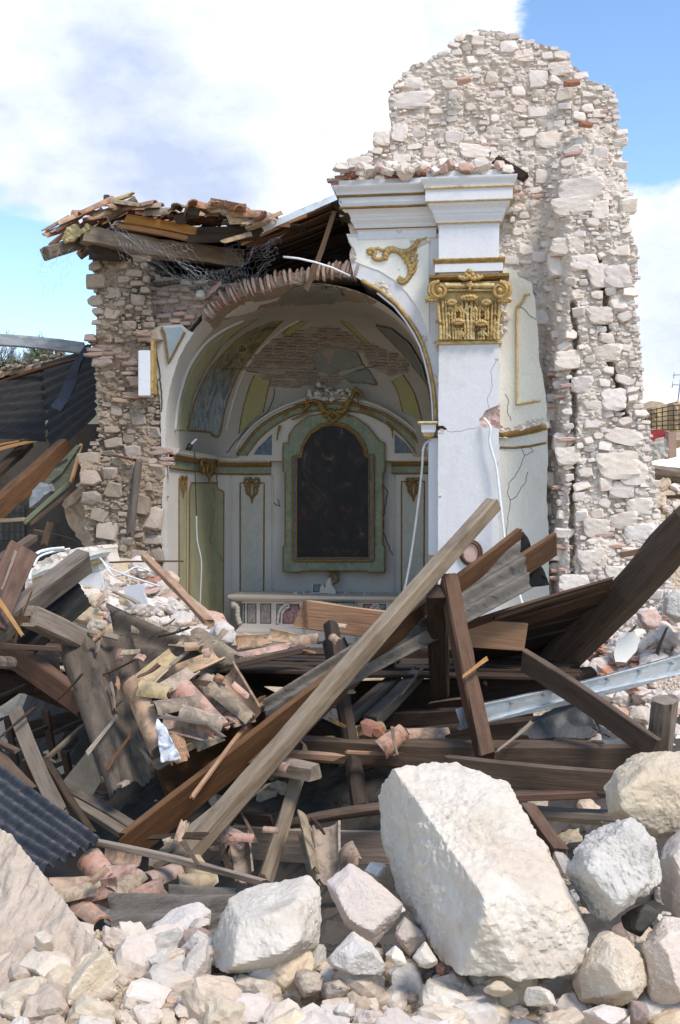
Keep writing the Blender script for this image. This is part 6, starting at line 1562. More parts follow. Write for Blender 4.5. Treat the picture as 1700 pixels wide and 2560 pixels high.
for i, (a, b, w, h) in enumerate([((-40, 1700, 9.5), (300, 1720, 9.8), .2, .2), ((-40, 1760, 9.6), (120, 1660, 10), .16, .16), ((0, 1680, 10), (330, 1800, 10), .16, .2), ((250, 1860, 9.4), (640, 1800, 9.8), .2, .2), ((600, 1720, 10.2), (900, 1880, 9.6), .16, .18), ((420, 1700, 10.2), (820, 1690, 10.4), .2, .2), ((880, 1800, 9.9), (1330, 1790, 10.0), .2, .16), ((1000, 1850, 9.5), (1500, 1800, 9.6), .12, .2)]):
    beam(['dark rafter lying level at the back of the hollow', 'dark rafter rising to the right at the back of the hollow', 'dark rafter slanting down through the hollow', 'dark rafter buried behind the leaning brown sheet', 'dark rafter slanting down behind the round post', 'dark rafter behind the heap of clay tiles', 'dark rafter under the grey rafter ends', 'dark rafter behind the leaning red-brown post'][i], a, b, w, h, 'wood_dark')
for i in range(14):                                  # splintered laths added to darken the back of the hollow
    x = -30 + i * 24; y = 1690 + (i * 53) % 230
    board(['splintered dark lath standing at the back of the hollow', 'splintered dark lath lying across the back of the hollow'][i % 2], (x, y, 9.0 - (y - 1690) / 400), (x + (70 if i % 2 else 20), y + (-30 if i % 2 else 110), 9.1 - (y - 1690) / 400), .07, .03, 'wood_dark', group='splintered laths in the dark hollow')
# dark board sheets added over the hollow to shade it
for i, (pl, Y0_, Y1_, lb) in enumerate([([(-60, 1560), (150, 1640), (150, 1700), (-60, 1660)], 9.6, 8.9, 'fallen deck boarding above the dark hollow'), ([(300, 1690), (520, 1690), (700, 1790), (420, 1960)], 9.4, 8.7, 'fallen deck boarding under the clay tile heap')]):
    y0 = min(p[1] for p in pl); y1 = max(p[1] for p in pl)
    tag(sheet('deck_boarding', pl, lambda px, py: (P(px, py, Y0_ + (Y1_ - Y0_) * (py - y0) / (y1 - y0)), Vector((0, -.6, .8))), M['wood_dark'], None, thick=.03, cell=24), lb, 'boarding')

# boarded decks added flat over the voids to block light and keep them dark
def deck(label, x0, x1, py0, Yf, zf, Yb, zb, n, m='wood_dark'):
    a = P(x0, py0, Yf).x; b = P(x1, py0, Yf).x
    t = thing('fallen_roof_deck', label, 'roof deck', ((a + b) / 2, (Yf + Yb) / 2, zf - .1))
    for i in range(n):
        k = (i + .5) / n; y = Yf + (Yb - Yf) * k; z = zf + (zb - zf) * k
        timber('deck_board', None, Vector((a + R.uniform(-.15, .15) - .25 * k, y, z + R.uniform(-.01, .01))), Vector((b + R.uniform(-.15, .15) + .2 * k, y, z + R.uniform(-.01, .01))), (Yb - Yf) / n * .97, .03, M[m], parent=t, rough=.1)
    return t
deck('fallen boarded deck at the back of the dark hollow', -120, 320, 1680, 9.2, 1.66, 11.6, 1.62, 10)
deck('fallen boarded deck under the clay tiles before the altar', 400, 900, 1680, 9.3, 1.60, 12.0, 1.50, 12)
deck('fallen boarded deck behind the leaning red-brown post', 880, 1420, 1690, 10.0, 1.48, 12.2, 1.50, 10)

# ------------------------------------------------------------------ clay tiles thrown about
def T(label, a, b, m, hump=(0, -.5, 1), group=None, arc=None):
    """tile with its axis from pixel a to pixel b (px, py, Y)"""
    p, q = P(*a), P(*b); L = (q - p).length
    o = tile_at((p + q) / 2, q - p, hump, M[m], None, 1.0, name='clay_tile')
    sc_ = min(1.35, max(.55, L / .44)); o.matrix_world = o.matrix_world @ Matrix.Diagonal((sc_, min(1.15, max(.85, sc_)), min(1.15, max(.85, sc_)), 1))
    tag(o, label, 'roof tile', group)
    return o
UP = (0, -.55, .83); DN = (0, .55, -.83); FR_ = (0, -1, .1); BK = (0, 1, -.1)
G1 = 'clay tiles in the upper heap'
T('ochre clay tile, hollow side up, at the top of the tile heap', (356, 1706, 7.95), (436, 1638, 8.25), 'tile_yellow', (-.2, .6, -.8))
T('short ochre clay tile with a broken round end', (356, 1718, 7.75), (424, 1728, 7.75), 'tile_yellow', UP)
T('pinkish clay tile with black mossy edges resting on the heap', (402, 1698, 8.1), (544, 1642, 8.5), 'tile_pink', (.2, .6, -.8))
T('dusty clay tile below the pinkish mossy one', (405, 1728, 7.8), (482, 1680, 8.1), 'tile_beige', (.1, .6, -.8))
T('large bare orange clay tile in the middle of the heap', (448, 1718, 7.9), (562, 1830, 7.8), 'tile', UP)
T('moss-edged clay tile lying level below the ochre ones', (388, 1770, 7.6), (492, 1750, 7.8), 'tile_beige', UP)
T('dark lichened clay tile across the orange one', (452, 1778, 7.55), (556, 1806, 7.6), 'tile_beige', UP)
T('long clay tile standing against the brown corrugated sheet', (326, 1692, 7.9), (398, 1886, 7.5), 'tile_pink', (-.5, -.7, .3))
T('grey clay tile behind the pink upright one', (512, 1694, 8.4), (566, 1780, 8.2), 'tile_beige', UP)
T('black mossy clay tile slanting down to the board', (532, 1716, 8.15), (630, 1796, 8.0), 'tile_beige', (.4, -.3, .8))
T('pink clay tile, hollow side out, leaning at the right of the heap', (566, 1680, 8.4), (636, 1786, 8.05), 'tile_pink', (.5, .7, -.4))
T('pale greenish clay tile lying on the rubble edge', (486, 1588, 9.0), (592, 1652, 8.7), 'tile_beige', UP)
T('long beige clay tile lying level on the rubble slope', (340, 1562, 9.3), (440, 1580, 9.2), 'tile_beige', UP)
T('ochre clay tile end curled up beside white plaster lumps', (440, 1602, 9.0), (500, 1612, 8.8), 'tile_yellow', (0, .6, -.8))
T('pink clay tile on end beside the altar steps', (592, 1606, 9.6), (680, 1600, 9.7), 'tile_pink', (0, .8, -.6))
T('rosy clay tile lying in front of the altar', (672, 1588, 9.9), (745, 1602, 9.9), 'tile_pink', (0, .6, -.8))
T('whitish clay tile in front of the altar', (728, 1606, 9.7), (795, 1592, 9.7), 'tile_pink', UP)
T('brown clay tile lying on the long plank', (598, 1650, 9.2), (730, 1618, 9.4), 'tile', UP)
T('orange clay tile with a white cloth beside it', (428, 1830, 7.5), (452, 1905, 7.4), 'tile', UP)
T('rounded grey clay tile behind the brown board', (478, 1868, 7.6), (552, 1838, 7.9), 'tile_beige', UP)
T('pink clay tile showing its smooth hollow low in the heap', (410, 1808, 7.5), (520, 1840, 7.6), 'tile_pink', (.1, .6, -.8))
T('pale clay tile tip at the end of the brown board', (566, 1806, 7.9), (622, 1792, 8.2), 'tile_pink', UP)
board('thin grey slat lying over the low clay tiles', (400, 1792, 7.4), (514, 1808, 7.5), .05, .022, 'wood_grey')
board('second thin grey slat over the low clay tiles', (514, 1808, 7.5), (552, 1838, 7.5), .05, .022, 'wood_grey')
crumple('white_cloth', 'crumpled white cloth hanging among the clay tiles', [(394, 1796), (412, 1815), (430, 1850), (446, 1882), (452, 1898), (420, 1902), (404, 1906), (398, 1870), (392, 1830)], 7.35, 'cloth', .05, 'cloth', cell=6, sc=9)
# lower tiles between boards and boulders
T('clay tile standing upright with its hollow to the light, left of the log', (600, 2095, 7.6), (616, 2200, 7.25), 'tile_beige', (.1, .9, -.2))
T('broken clay tile on edge left of the upright hollow tile', (552, 2080, 7.7), (572, 2170, 7.4), 'tile_pink', (.9, .2, 0))
T('tall clay tile standing upright behind the white boulder', (816, 2062, 7.4), (822, 2205, 7.0), 'tile_beige', (0, .9, -.2))
T('clay tile seen edge on beside the tall upright one', (752, 2058, 7.5), (792, 2205, 7.0), 'tile_beige', (.95, .1, 0))
T('slab of clay tile wedged behind the pink stone', (866, 2128, 7.1), (890, 2170, 6.9), 'tile_pink', FR_)
T('small pinkish clay tile shard pointing out below the longest beam', (560, 2084, 7.4), (612, 2104, 7.3), 'tile_pink', UP)
for i, (a, b, m, hp) in enumerate([((218, 2142, 6.6), (268, 2196, 6.45), 'tile', (-.3, -.5, .8)), ((262, 2188, 6.5), (324, 2180, 6.5), 'tile', UP), ((290, 2226, 6.35), (340, 2190, 6.5), 'tile_beige', UP), ((372, 2200, 6.6), (446, 2170, 6.8), 'tile_pink', UP), ((450, 2208, 6.7), (540, 2200, 6.8), 'tile_yellow', UP), ((216, 2236, 6.3), (264, 2226, 6.3), 'tile', (0, .6, -.8)), ((205, 2265, 6.2), (258, 2300, 6.0), 'tile', (.6, -.5, .5)), ((246, 2222, 6.4), (310, 2252, 6.3), 'tile_beige', UP),
                                   ((276, 2146, 6.8), (330, 2150, 6.8), 'tile_pink', (0, .6, -.8)), ((470, 2150, 7.0), (520, 2215, 6.8), 'tile_yellow', (.2, -.8, .4)), ((340, 2240, 6.4), (395, 2215, 6.5), 'tile', UP), ((128, 2215, 6.2), (226, 2204, 6.3), 'tile_pink', (0, -.3, 1)), ((140, 2240, 6.15), (250, 2214, 6.25), 'tile_beige', (0, -.2, 1))]):
    T(['bright orange clay tile below the corner of the blue-black sheet', 'mossy orange clay tile with an open end facing the scrap', 'curved grey-brown clay tile on the corrugated scrap', 'dusty pink clay tile under the thin strip of wood', 'ochre clay tile with a pipe-like open end', 'orange clay tile chip beside the render slab', 'peach clay tile shard leaning on the render slab', 'lichened clay tile left of the corrugated scrap', 'pinkish clay tile chip under the foot of the red-brown plank', 'yellowish clay tile standing behind the thin strip of wood', 'small terracotta tile behind the corrugated scrap', 'flat pale clay tile edge above the render slab', 'flat brown clay tile edge above the render slab'][i], a, b, m, hp)
T('ochre clay tile behind the dark round post', (880, 1832, 9.3), (955, 1812, 9.5), 'tile_yellow', UP)
T('large mossy ochre tile beneath the longest beam', (750, 1860, 8.8), (838, 1850, 9.0), 'tile_yellow', UP)
T('pink clay tile flat on the thick level beam', (1010, 1838, 8.9), (1120, 1830, 9.0), 'tile_pink', UP)
T('clay tile fragment on edge on the thick level beam', (958, 1872, 8.5), (1008, 1832, 8.6), 'tile', (.6, -.6, .3))
for (x, y, w, h, lb) in [(920, 1822, 40, 46, 'upright orange brick behind the ochre tile'), (945, 1830, 34, 34, 'second orange brick beside the ochre tile')]:
    tag(place_stone(x, y, w, h, 9.3, M['brick'], None, .5, .12, BRICKS, 'loose_brick', 8), lb, 'brick')

# ------------------------------------------------------------------ boulders in front
Z0 = lambda l: [(x * .5421, 1950 + y * .5421) for (x, y) in l]
Z8 = lambda l: [(800 + x * .574, 1850 + y * .574) for (x, y) in l]
def rockthing(label, pts, m, sub=5, name='boulder', cat='boulder', group=None, **kw):
    return tag(hull_rock(name, pts, M[m], sub, **kw), label, cat, group)
hero = [P(*q) for q in [(985, 1924, 5.85), (1040, 1912, 5.9), (1092, 1908, 5.95), (1200, 1922, 5.95), (1268, 1958, 5.9), (1300, 2052, 5.75), (1206, 2236, 4.86), (1215, 2262, 4.83), (1432, 2252, 5.05), (1474, 2320, 5.05), (1122, 2424, 5.0), (1150, 2440, 4.9), (1462, 2412, 5.05), (1300, 2458, 4.85), (1380, 2452, 4.9), (946, 1992, 6.15), (948, 2085, 6.1), (1005, 2250, 5.75), (1060, 2360, 5.45), (1350, 2330, 5.9), (1100, 2250, 6.2), (1000, 2050, 6.35)]]
rockthing('huge squared white block tilted on the rubble, biggest of all', hero, 'boulder', 7, p=150, rough=.016, fine=.006, nscale=3.2, seed=4, chips=0)
BL = [
 ('broad white boulder with a peaked top left of the pink slab', Z0([(1395, 362), (1470, 470), (1482, 640), (1470, 760), (1390, 845), (1280, 920), (1100, 932), (990, 955), (965, 870), (985, 720), (1040, 640), (1050, 540), (1230, 450)]), 5.35, .75, 'boulder', 6, .3),
 ('low overhanging white rock behind the broad white boulder', Z0([(590, 740), (640, 670), (800, 590), (920, 558), (975, 600), (1000, 660), (960, 720), (880, 762), (740, 760), (640, 782)]), 5.75, .4, 'boulder', 5, .3),
 ('tall tilted cream rock leaning left at the front', Z0([(500, 748), (555, 790), (582, 850), (560, 930), (480, 1010), (400, 1085), (250, 1128), (215, 1090), (250, 1000), (330, 930), (390, 830)]), 4.85, .42, 'boulder_warm', 5, .3),
 ('flat cream rock lying on the render slab', Z0([(28, 862), (110, 758), (160, 750), (300, 800), (372, 862), (350, 930), (280, 976), (180, 950), (90, 902)]), 4.95, .4, 'boulder_warm', 5, .6),
 ('white rock between the overhanging rock and the upright one', Z0([(660, 880), (690, 800), (780, 768), (850, 770), (870, 830), (820, 930), (780, 952), (680, 906)]), 5.35, .3, 'boulder', 5, .2),
 ('narrow upright white rock beside the broad white boulder', Z0([(790, 1012), (850, 780), (960, 728), (976, 900), (960, 962), (900, 1002)]), 5.15, .3, 'boulder', 5, .2),
 ('rounded white rock below the narrow upright one', Z0([(645, 970), (700, 908), (770, 910), (786, 960), (760, 1030), (690, 1052)]), 5.0, .25, 'boulder', 5, .2),
 ('small blocky pinkish rock below the narrow upright one', Z0([(858, 950), (930, 918), (962, 980), (932, 1042), (880, 1042)]), 4.95, .2, 'pink_stone', 4, .2),
 ('pale angular rock right of the tall tilted cream rock', Z0([(520, 1052), (590, 948), (640, 990), (668, 1062), (600, 1112), (540, 1122)]), 4.85, .25, 'boulder', 5, .2),
 ('angular white rock at the foot of the broad boulder', Z0([(1080, 1062), (1180, 1000), (1242, 1060), (1232, 1112), (1130, 1122)]), 4.85, .25, 'boulder', 5, .2),
 ('squarish pale pink stone slab between the white boulders', Z8([(20, 620), (130, 532), (392, 700), (382, 742), (236, 902), (100, 802)]), 5.45, .32, 'pink_stone', 5, .5),
 ('small white rock on top behind the pink slab', Z8([(180, 560), (220, 530), (300, 540), (302, 622), (250, 612)]), 6.0, .22, 'boulder', 4, .2),
 ('white rock below the pink slab', Z8([(0, 942), (140, 828), (230, 890), (282, 950), (312, 1002), (200, 1042), (70, 1042)]), 5.05, .35, 'boulder', 5, .4),
 ('little white rock between pink slab and huge block', Z8([(280, 932), (320, 888), (370, 930), (402, 982), (330, 992)]), 5.0, .18, 'boulder', 4, .2),
 ('grey-white wedge of stone against the huge block', Z8([(392, 942), (462, 872), (518, 962), (492, 1006), (430, 986)]), 5.0, .2, 'boulder', 4, .2),
 ('dark pink stone slab tucked under the huge block', Z8([(312, 842), (390, 738), (466, 872), (392, 946)]), 5.35, .25, 'pink_stone', 4, .3),
 ('rough grey boulder balanced right of the huge block', Z8([(1070, 560), (1150, 380), (1290, 330), (1342, 318), (1442, 420), (1500, 530), (1532, 602), (1450, 692), (1340, 742), (1280, 812), (1210, 792), (1120, 682)]), 5.3, .6, 'boulder_grey', 6, .21),
 ('big cream boulder piled behind the rough grey one', Z8([(1230, 220), (1290, 120), (1400, 40), (1568, 12), (1720, 60), (1740, 400), (1568, 448), (1470, 456), (1350, 386), (1240, 332)]), 6.0, .85, 'boulder_warm', 6, .2),
 ('white boulder under the big cream one', Z8([(1465, 462), (1568, 376), (1720, 400), (1740, 760), (1568, 792), (1480, 702)]), 5.6, .5, 'boulder', 5, .2),
 ('cream faceted boulder right of the foot of the huge block', Z8([(1100, 1042), (1190, 838), (1260, 828), (1340, 870), (1422, 960), (1428, 1062), (1380, 1132), (1280, 1162), (1120, 1152)]), 5.05, .45, 'boulder_warm', 6, .2),
 ('pinkish brick-stained boulder beside the cream faceted one', Z8([(1388, 892), (1500, 763), (1568, 778), (1700, 800), (1720, 1100), (1568, 1162), (1440, 1192), (1408, 1082)]), 5.15, .45, 'pink_stone', 6, .2),
 ('small grey stone squeezed behind the huge block', Z8([(990, 482), (1060, 490), (1088, 520), (1082, 612), (1020, 580)]), 5.9, .25, 'boulder_grey', 4, .2),
 ('cream lump in the corner beside the render slab', Z0([(-40, 960), (60, 968), (200, 990), (230, 1050), (180, 1140), (-40, 1160)]), 4.7, .4, 'boulder_warm', 5, .4),
 ('dusty cream rock under the flat one', Z0([(90, 990), (160, 950), (250, 985), (260, 1020), (150, 1060)]), 4.85, .25, 'boulder_warm', 4, .3),
 ('brown shadowed rock beneath the flat cream rock', Z0([(10, 900), (60, 880), (130, 930), (110, 1000), (30, 1010)]), 5.0, .3, 'concrete', 4, .2),
 ('cream nodule stuck to the render slab', Z0([(135, 720), (190, 690), (250, 720), (260, 790), (180, 800)]), 5.0, .2, 'boulder_warm', 4, .2),
 ('white chip on the overhanging rock', Z0([(870, 650), (920, 630), (985, 645), (960, 700), (880, 710)]), 5.55, .15, 'boulder', 4, .2),
 ('white rock with a sandy crust above the right corner', Z8([(1130, 1180), (1230, 1150), (1380, 1180), (1390, 1260), (1150, 1260)]), 4.75, .25, 'boulder', 5, .3),
 ('flat sandy stone in front of the huge block', Z8([(690, 1090), (760, 1046), (850, 1060), (860, 1110), (760, 1120)]), 4.85, .22, 'boulder_warm', 4, .3),
 ('pale stone poking out in front of the huge block', Z8([(860, 1080), (960, 1070), (1060, 1110), (1040, 1160), (900, 1160)]), 4.8, .22, 'boulder', 4, .3),
 ('purplish square brick chunk at the foot of the cream faceted boulder', Z8([(1350, 1130), (1430, 1140), (1436, 1240), (1350, 1250)]), 4.75, .14, 'brick_dusty', 4, .1),
 ('round white stone on the brown earth in front', Z8([(50, 1180), (90, 1140), (150, 1150), (158, 1200), (100, 1225)]), 4.75, .15, 'boulder', 4, .2),
 ('brown clod of earth beside the broad white boulder', Z0([(1340, 900), (1400, 850), (1490, 900), (1490, 980), (1400, 1010)]), 5.0, .22, 'dirt', 4, .2),
 ('second brown clod below the pink slab', Z0([(1490, 940), (1568, 910), (1620, 960), (1580, 1020), (1500, 1020)]), 4.95, .2, 'dirt', 4, .2),
 ('small red brick end among the white rocks at the front', Z0([(960, 1050), (1005, 1020), (1015, 1110), (965, 1130)]), 4.8, .12, 'brick', 4, .1),
 ('red brick shard under the huge block', Z8([(500, 960), (550, 985), (540, 1040), (505, 1010)]), 5.1, .12, 'brick', 4, .1),
 ('dark brown timber-stained stone under the rough grey boulder', Z8([(1300, 770), (1420, 700), (1500, 770), (1400, 860), (1330, 830)]), 5.4, .25, 'rubble_dark', 4, .2),  # near-black stone in the gap below the boulder
]
for i, (lb, ol, Y, dp, m, sub, tl) in enumerate(BL):
    rockthing(lb, boulder(ol, Y, dp, i + 3, tl), m, sub, p=130 if sub > 4 else 90, rough=.015 if tl != .21 else .036, fine=.005 if tl != .21 else .009, seed=i + 7)
# slab of sandy render at the left edge
tag(sheet('render_slab', [(-60, 2030), (0, 2062), (26, 2072), (40, 2095), (95, 2162), (140, 2220), (190, 2285), (246, 2352), (232, 2400), (180, 2440), (60, 2470), (-60, 2480)], lambda px, py: (P(px, py, 5.75 - .95 * (py - 2060) / 400), Vector((.2, -.75, .6))), M['concrete'], None, thick=.06, off=-.12, cell=7, jag=2.0, disp=rubble_disp(.06, 6, 9)), 'big sloping slab of sandy render at the edge of the boulders', 'slab')

# ------------------------------------------------------------------ loose rubble
ROCKS = [unit_rock(300 + i, 3, .30, 60, .09, 2.6, 14) for i in range(20)]
def scatter(name, label, cat, group, n, poly, wmin, wmax, mats, sink=.25, y0=3.6, y1=16, lib=None, flat=(.5, .9), seed=0, power=2.0):
    rn = random.Random(seed); out = []; tries = 0
    while len(out) < n and tries < n * 30:
        tries += 1
        px, py = rn.uniform(min(p[0] for p in poly), max(p[0] for p in poly)), rn.uniform(min(p[1] for p in poly), max(p[1] for p in poly))
        if not inside(px, py, poly): continue
        Y = drop(px, py, y0, y1); p = P(px, py, Y)
        w = (wmin + (wmax - wmin) * rn.random() ** power) * mpp(Y); h = w * rn.uniform(*flat); d = w * rn.uniform(.7, 1.1)
        p.z = ground_z(p.x, p.y) + h * (.5 - sink)
        E = Euler((rn.gauss(0, .35), rn.gauss(0, .35), rn.uniform(0, 6.28))).to_matrix().to_4x4()
        m = rn.choice(mats); m = M.get(m + '_s', M[m])
        Mx = Matrix.Translation(p) @ E @ Matrix.Diagonal((w, d, h, 1))
        o = link(name, with_mat(rn.choice(lib or ROCKS), m), None, None, Mx)
        mn = m.name.replace('_small', ''); cw = {'white_limestone': 'white', 'cream_limestone': 'cream', 'grey_limestone': 'grey', 'pink_limestone': 'pinkish', 'sandy_render': 'sandy', 'limestone_rubble': 'pale', 'earth': 'brown', 'old_brick': 'red', 'pale_brick': 'dusty pink', 'dusty_brick': 'dusty red', 'grimy_rubble': 'dark grey'}.get(mn, 'pale')
        px_ = w / mpp(Y); k3 = (px_ - wmin) / (wmax - wmin); sw = 'small' if k3 < .25 else ('middling' if k3 < .6 else 'large')
        tag(o, label.format(c=cw, s=sw), cat, group); out.append(o)
    return out
FG = [(0, 2330), (300, 2330), (560, 2440), (800, 2400), (1000, 2400), (1120, 2470), (1480, 2470), (1700, 2470), (1700, 2640), (0, 2640)]
scatter('limestone_lump', '{s} loose {c} limestone lump at the foot of the boulders', 'stone', 'white stones at the foot of the boulders', 150, FG, 34, 150, ['boulder', 'boulder', 'boulder_warm', 'boulder_warm', 'pink_stone', 'concrete'], seed=1, power=1.6)
scatter('limestone_chip', '{s} {c} limestone chip scattered over the earth in front of the boulders', 'stone', 'stone chips in front of the boulders', 150, [(0, 2380), (1700, 2380), (1700, 2640), (0, 2640)], 8, 26, ['boulder', 'boulder_warm', 'concrete'], seed=2)
scatter('rubble_stone', '{s} {c} stone filling the gaps between the boulders', 'stone', 'stones wedged between the boulders', 130, [(230, 2260), (560, 2300), (900, 2300), (1500, 2200), (1700, 2150), (1700, 2500), (400, 2500)], 34, 110, ['boulder', 'boulder_warm', 'boulder_grey', 'brick_dusty', 'concrete'], seed=3)
scatter('brick_fragment', '{s} {c} brick fragment in the rubble between the boulders', 'brick', 'brick fragments between the boulders', 16, FG, 24, 50, ['brick', 'brick_pale'], lib=BRICKS, flat=(.4, .5), seed=4)
scatter('earth_clod', '{s} {c} clod on the bare soil before the huge block', 'clod', 'earth clods before the huge block', 80, [(800, 2400), (1000, 2400), (1160, 2480), (1320, 2520), (1320, 2640), (700, 2640)], 12, 60, ['dirt', 'dirt', 'concrete'], seed=5)
for k_, pl_ in enumerate([[(-620, 2000), (-20, 2200), (-20, 2640), (-620, 2640)], [(1720, 2000), (2300, 1950), (2300, 2640), (1720, 2640)]]):
    scatter('limestone_lump', '{s} loose {c} limestone lump at the foot of the boulders', 'stone', 'white stones at the foot of the boulders', 40, pl_, 34, 150, ['boulder', 'boulder_warm', 'concrete'], seed=6 + k_, power=1.4)
scatter('masonry_lump', '{s} {c} mortar-caked stone in the heap before the brown pier', 'stone', 'stones in the heap before the pier', 50, [(-420, 1500), (-40, 1420), (-40, 1640), (-420, 1760)], 22, 78, ['stone', 'boulder', 'concrete'], y0=8.5, seed=24, power=1.4)
# gravel too fine to count
def gravel(name, n, poly, w0, w1, m, seed, y0=3.6, y1=16):
    rn = random.Random(seed); V = []; F = []; D, I = ico(1)
    for _ in range(n * 3):
        px, py = rn.uniform(min(p[0] for p in poly), max(p[0] for p in poly)), rn.uniform(min(p[1] for p in poly), max(p[1] for p in poly))
        if not inside(px, py, poly): continue
        Y = drop(px, py, y0, y1); p = P(px, py, Y); p.z = ground_z(p.x, p.y); w = rn.uniform(w0, w1) * mpp(Y) * .5
        E = Euler((rn.random() * 6, rn.random() * 6, 0)).to_matrix(); b = len(V); k = [rn.uniform(.6, 1.1) for _ in range(3)]
        V += [p + E @ Vector((d[0] * w * k[0], d[1] * w * k[1], d[2] * w * k[2])) * rn.uniform(.55, 1.15) for d in D]; F += [tuple(b + i for i in t) for t in I]
        n -= 1
        if n <= 0: break
    tag(link(name, mesh(V, F, False, name), M[m]), 'fine crushed stone and mortar ' + {'boulder_warm': 'between the boulders', 'stone': 'on the heap beside the broken wall', 'stone_left': 'on the heap before the pier', 'rubble_dark': 'in the dark hollow under the timber'}[m], 'gravel', kind='stuff')
gravel('gravel', 6000, [(0, 2300), (1700, 2300), (1700, 2640), (0, 2640)], 4, 17, 'boulder_warm', 11)

# heap before the left pier
LH = [(-40, 1420), (60, 1410), (110, 1440), (265, 1480), (330, 1420), (420, 1440), (470, 1520), (560, 1560), (640, 1610), (560, 1660), (300, 1640), (200, 1560), (-40, 1560)]
scatter('masonry_lump', '{s} {c} mortar-caked stone in the heap before the brown pier', 'stone', 'stones in the heap before the pier', 110, LH, 22, 78, ['stone', 'boulder', 'pink_stone', 'concrete', 'stone'], y0=9.5, seed=21, power=1.4)
scatter('loose_brick', '{s} {c} loose brick in the heap before the brown pier', 'brick', 'bricks in the heap before the pier', 46, LH, 38, 60, ['brick', 'brick_pale', 'brick_pale'], y0=9.5, lib=BRICKS, flat=(.25, .4), seed=22)
gravel('gravel', 1600, LH, 5, 16, 'stone_left', 23, 9.5)
# heap before the tall wall
RH = [(1430, 1640), (1480, 1560), (1540, 1470), (1640, 1440), (1720, 1420), (1720, 1900), (1480, 1880), (1420, 1740)]
scatter('masonry_lump', '{s} {c} mortar-caked stone in the heap before the tall broken wall', 'stone', 'stones in the heap before the tall wall', 130, RH, 20, 72, ['stone', 'boulder', 'pink_stone', 'stone'], y0=8.6, seed=31, power=1.4)
scatter('loose_brick', '{s} {c} loose brick in the heap before the tall broken wall', 'brick', 'bricks in the heap before the tall wall', 60, RH, 38, 60, ['brick', 'brick_pale', 'brick_pale'], y0=8.6, lib=BRICKS, flat=(.25, .4), seed=32)
gravel('gravel', 1800, RH, 5, 16, 'stone', 33, 8.6)
scatter('boulder', '{s} {c} stone block at the foot of the tall broken wall', 'boulder', 'blocks at the foot of the tall wall', 16, [(1380, 1480), (1460, 1440), (1720, 1430), (1720, 1520), (1500, 1560)], 50, 110, ['stone', 'boulder'], y0=11, seed=34)
scatter('bank_stone', '{s} {c} stone on the earth bank behind the tall wall', 'stone', 'stones on the earth bank', 110, [(1600, 1150), (1720, 1150), (1720, 1420), (1640, 1420)], 14, 50, ['boulder_warm', 'concrete', 'dirt', 'stone'], y0=16.3, y1=24, seed=35)
# dark hollow: its shade is put into the colour of stones, bed and gravel
HL = [(560, 1920), (900, 1900), (1500, 2020), (1500, 2120), (560, 2100), (330, 2090), (100, 2000), (0, 1800), (250, 1880)]
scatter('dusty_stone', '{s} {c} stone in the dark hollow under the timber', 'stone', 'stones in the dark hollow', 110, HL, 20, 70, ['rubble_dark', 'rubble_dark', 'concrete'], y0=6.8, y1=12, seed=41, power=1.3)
def shade_rubble_bed():  # sheet added over the ground, coloured dark for shade under the heap
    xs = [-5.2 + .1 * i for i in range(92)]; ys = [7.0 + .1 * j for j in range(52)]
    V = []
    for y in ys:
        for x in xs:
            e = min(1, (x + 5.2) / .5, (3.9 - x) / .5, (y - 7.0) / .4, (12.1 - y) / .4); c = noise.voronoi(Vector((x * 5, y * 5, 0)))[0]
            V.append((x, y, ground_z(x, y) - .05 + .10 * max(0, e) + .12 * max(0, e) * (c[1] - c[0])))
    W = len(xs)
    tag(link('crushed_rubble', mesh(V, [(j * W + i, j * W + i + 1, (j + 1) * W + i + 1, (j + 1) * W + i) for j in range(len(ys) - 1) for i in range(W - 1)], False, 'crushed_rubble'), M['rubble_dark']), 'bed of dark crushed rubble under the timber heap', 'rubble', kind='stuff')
shade_rubble_bed()
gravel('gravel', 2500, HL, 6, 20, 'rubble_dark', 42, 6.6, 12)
# fallen piece of cornice with gilding
cf = thing('cornice_fragment', 'fallen chunk of white cornice with gilt bands on the left heap', 'cornice', P(170, 1520, 12.6))
YC = on_plane(12.6)
sheet('masonry_core', [(70, 1440), (92, 1404), (130, 1390), (165, 1378), (190, 1372), (256, 1364), (262, 1400), (268, 1500), (215, 1520), (70, 1520)], on_plane(12.75), M['stone'], cf, thick=.05, cell=8, jag=2.5, disp=rubble_disp(.06, 7, 4), back=13.3)
sheet('upper_fillet', [(76, 1432), (110, 1416), (180, 1394), (257, 1374), (256, 1382), (180, 1404), (110, 1426), (78, 1440)], on_plane(12.45), M['ivory'], cf, thick=0, cell=10, jag=1.2, back=12.8)
sheet('white_cornice', [(78, 1440), (110, 1426), (180, 1404), (256, 1382), (248, 1394), (180, 1414), (80, 1446)], on_plane(12.5), M['white_trim'], cf, thick=0, cell=10, back=12.8)
sheet('gilt_band', [(79, 1447), (180, 1415), (247, 1395), (246, 1406), (180, 1428), (82, 1462)], on_plane(12.55), M['gold_pale'], cf, thick=0, cell=10, back=12.8)
sheet('green_frieze', [(82, 1462), (180, 1428), (246, 1406), (250, 1426), (190, 1442), (84, 1478)], on_plane(12.6), M['marble_pale'], cf, thick=0, cell=12, back=12.8)
sheet('white_face', [(84, 1478), (190, 1443), (250, 1427), (258, 1460), (262, 1492), (232, 1506), (84, 1520)], on_plane(12.61), M['white'], cf, thick=0, cell=12, jag=1.2, back=12.8)
sheet('yellow_panel', [(208, 1474), (224, 1468), (232, 1502), (214, 1506)], on_plane(12.6), M['cream'], cf, thick=.006, cell=12)
bead('gilt_frame', [(210, 1472), (226, 1468), (232, 1504)], on_plane(12.59), .015, M['gold_pale'], cf, step=8)
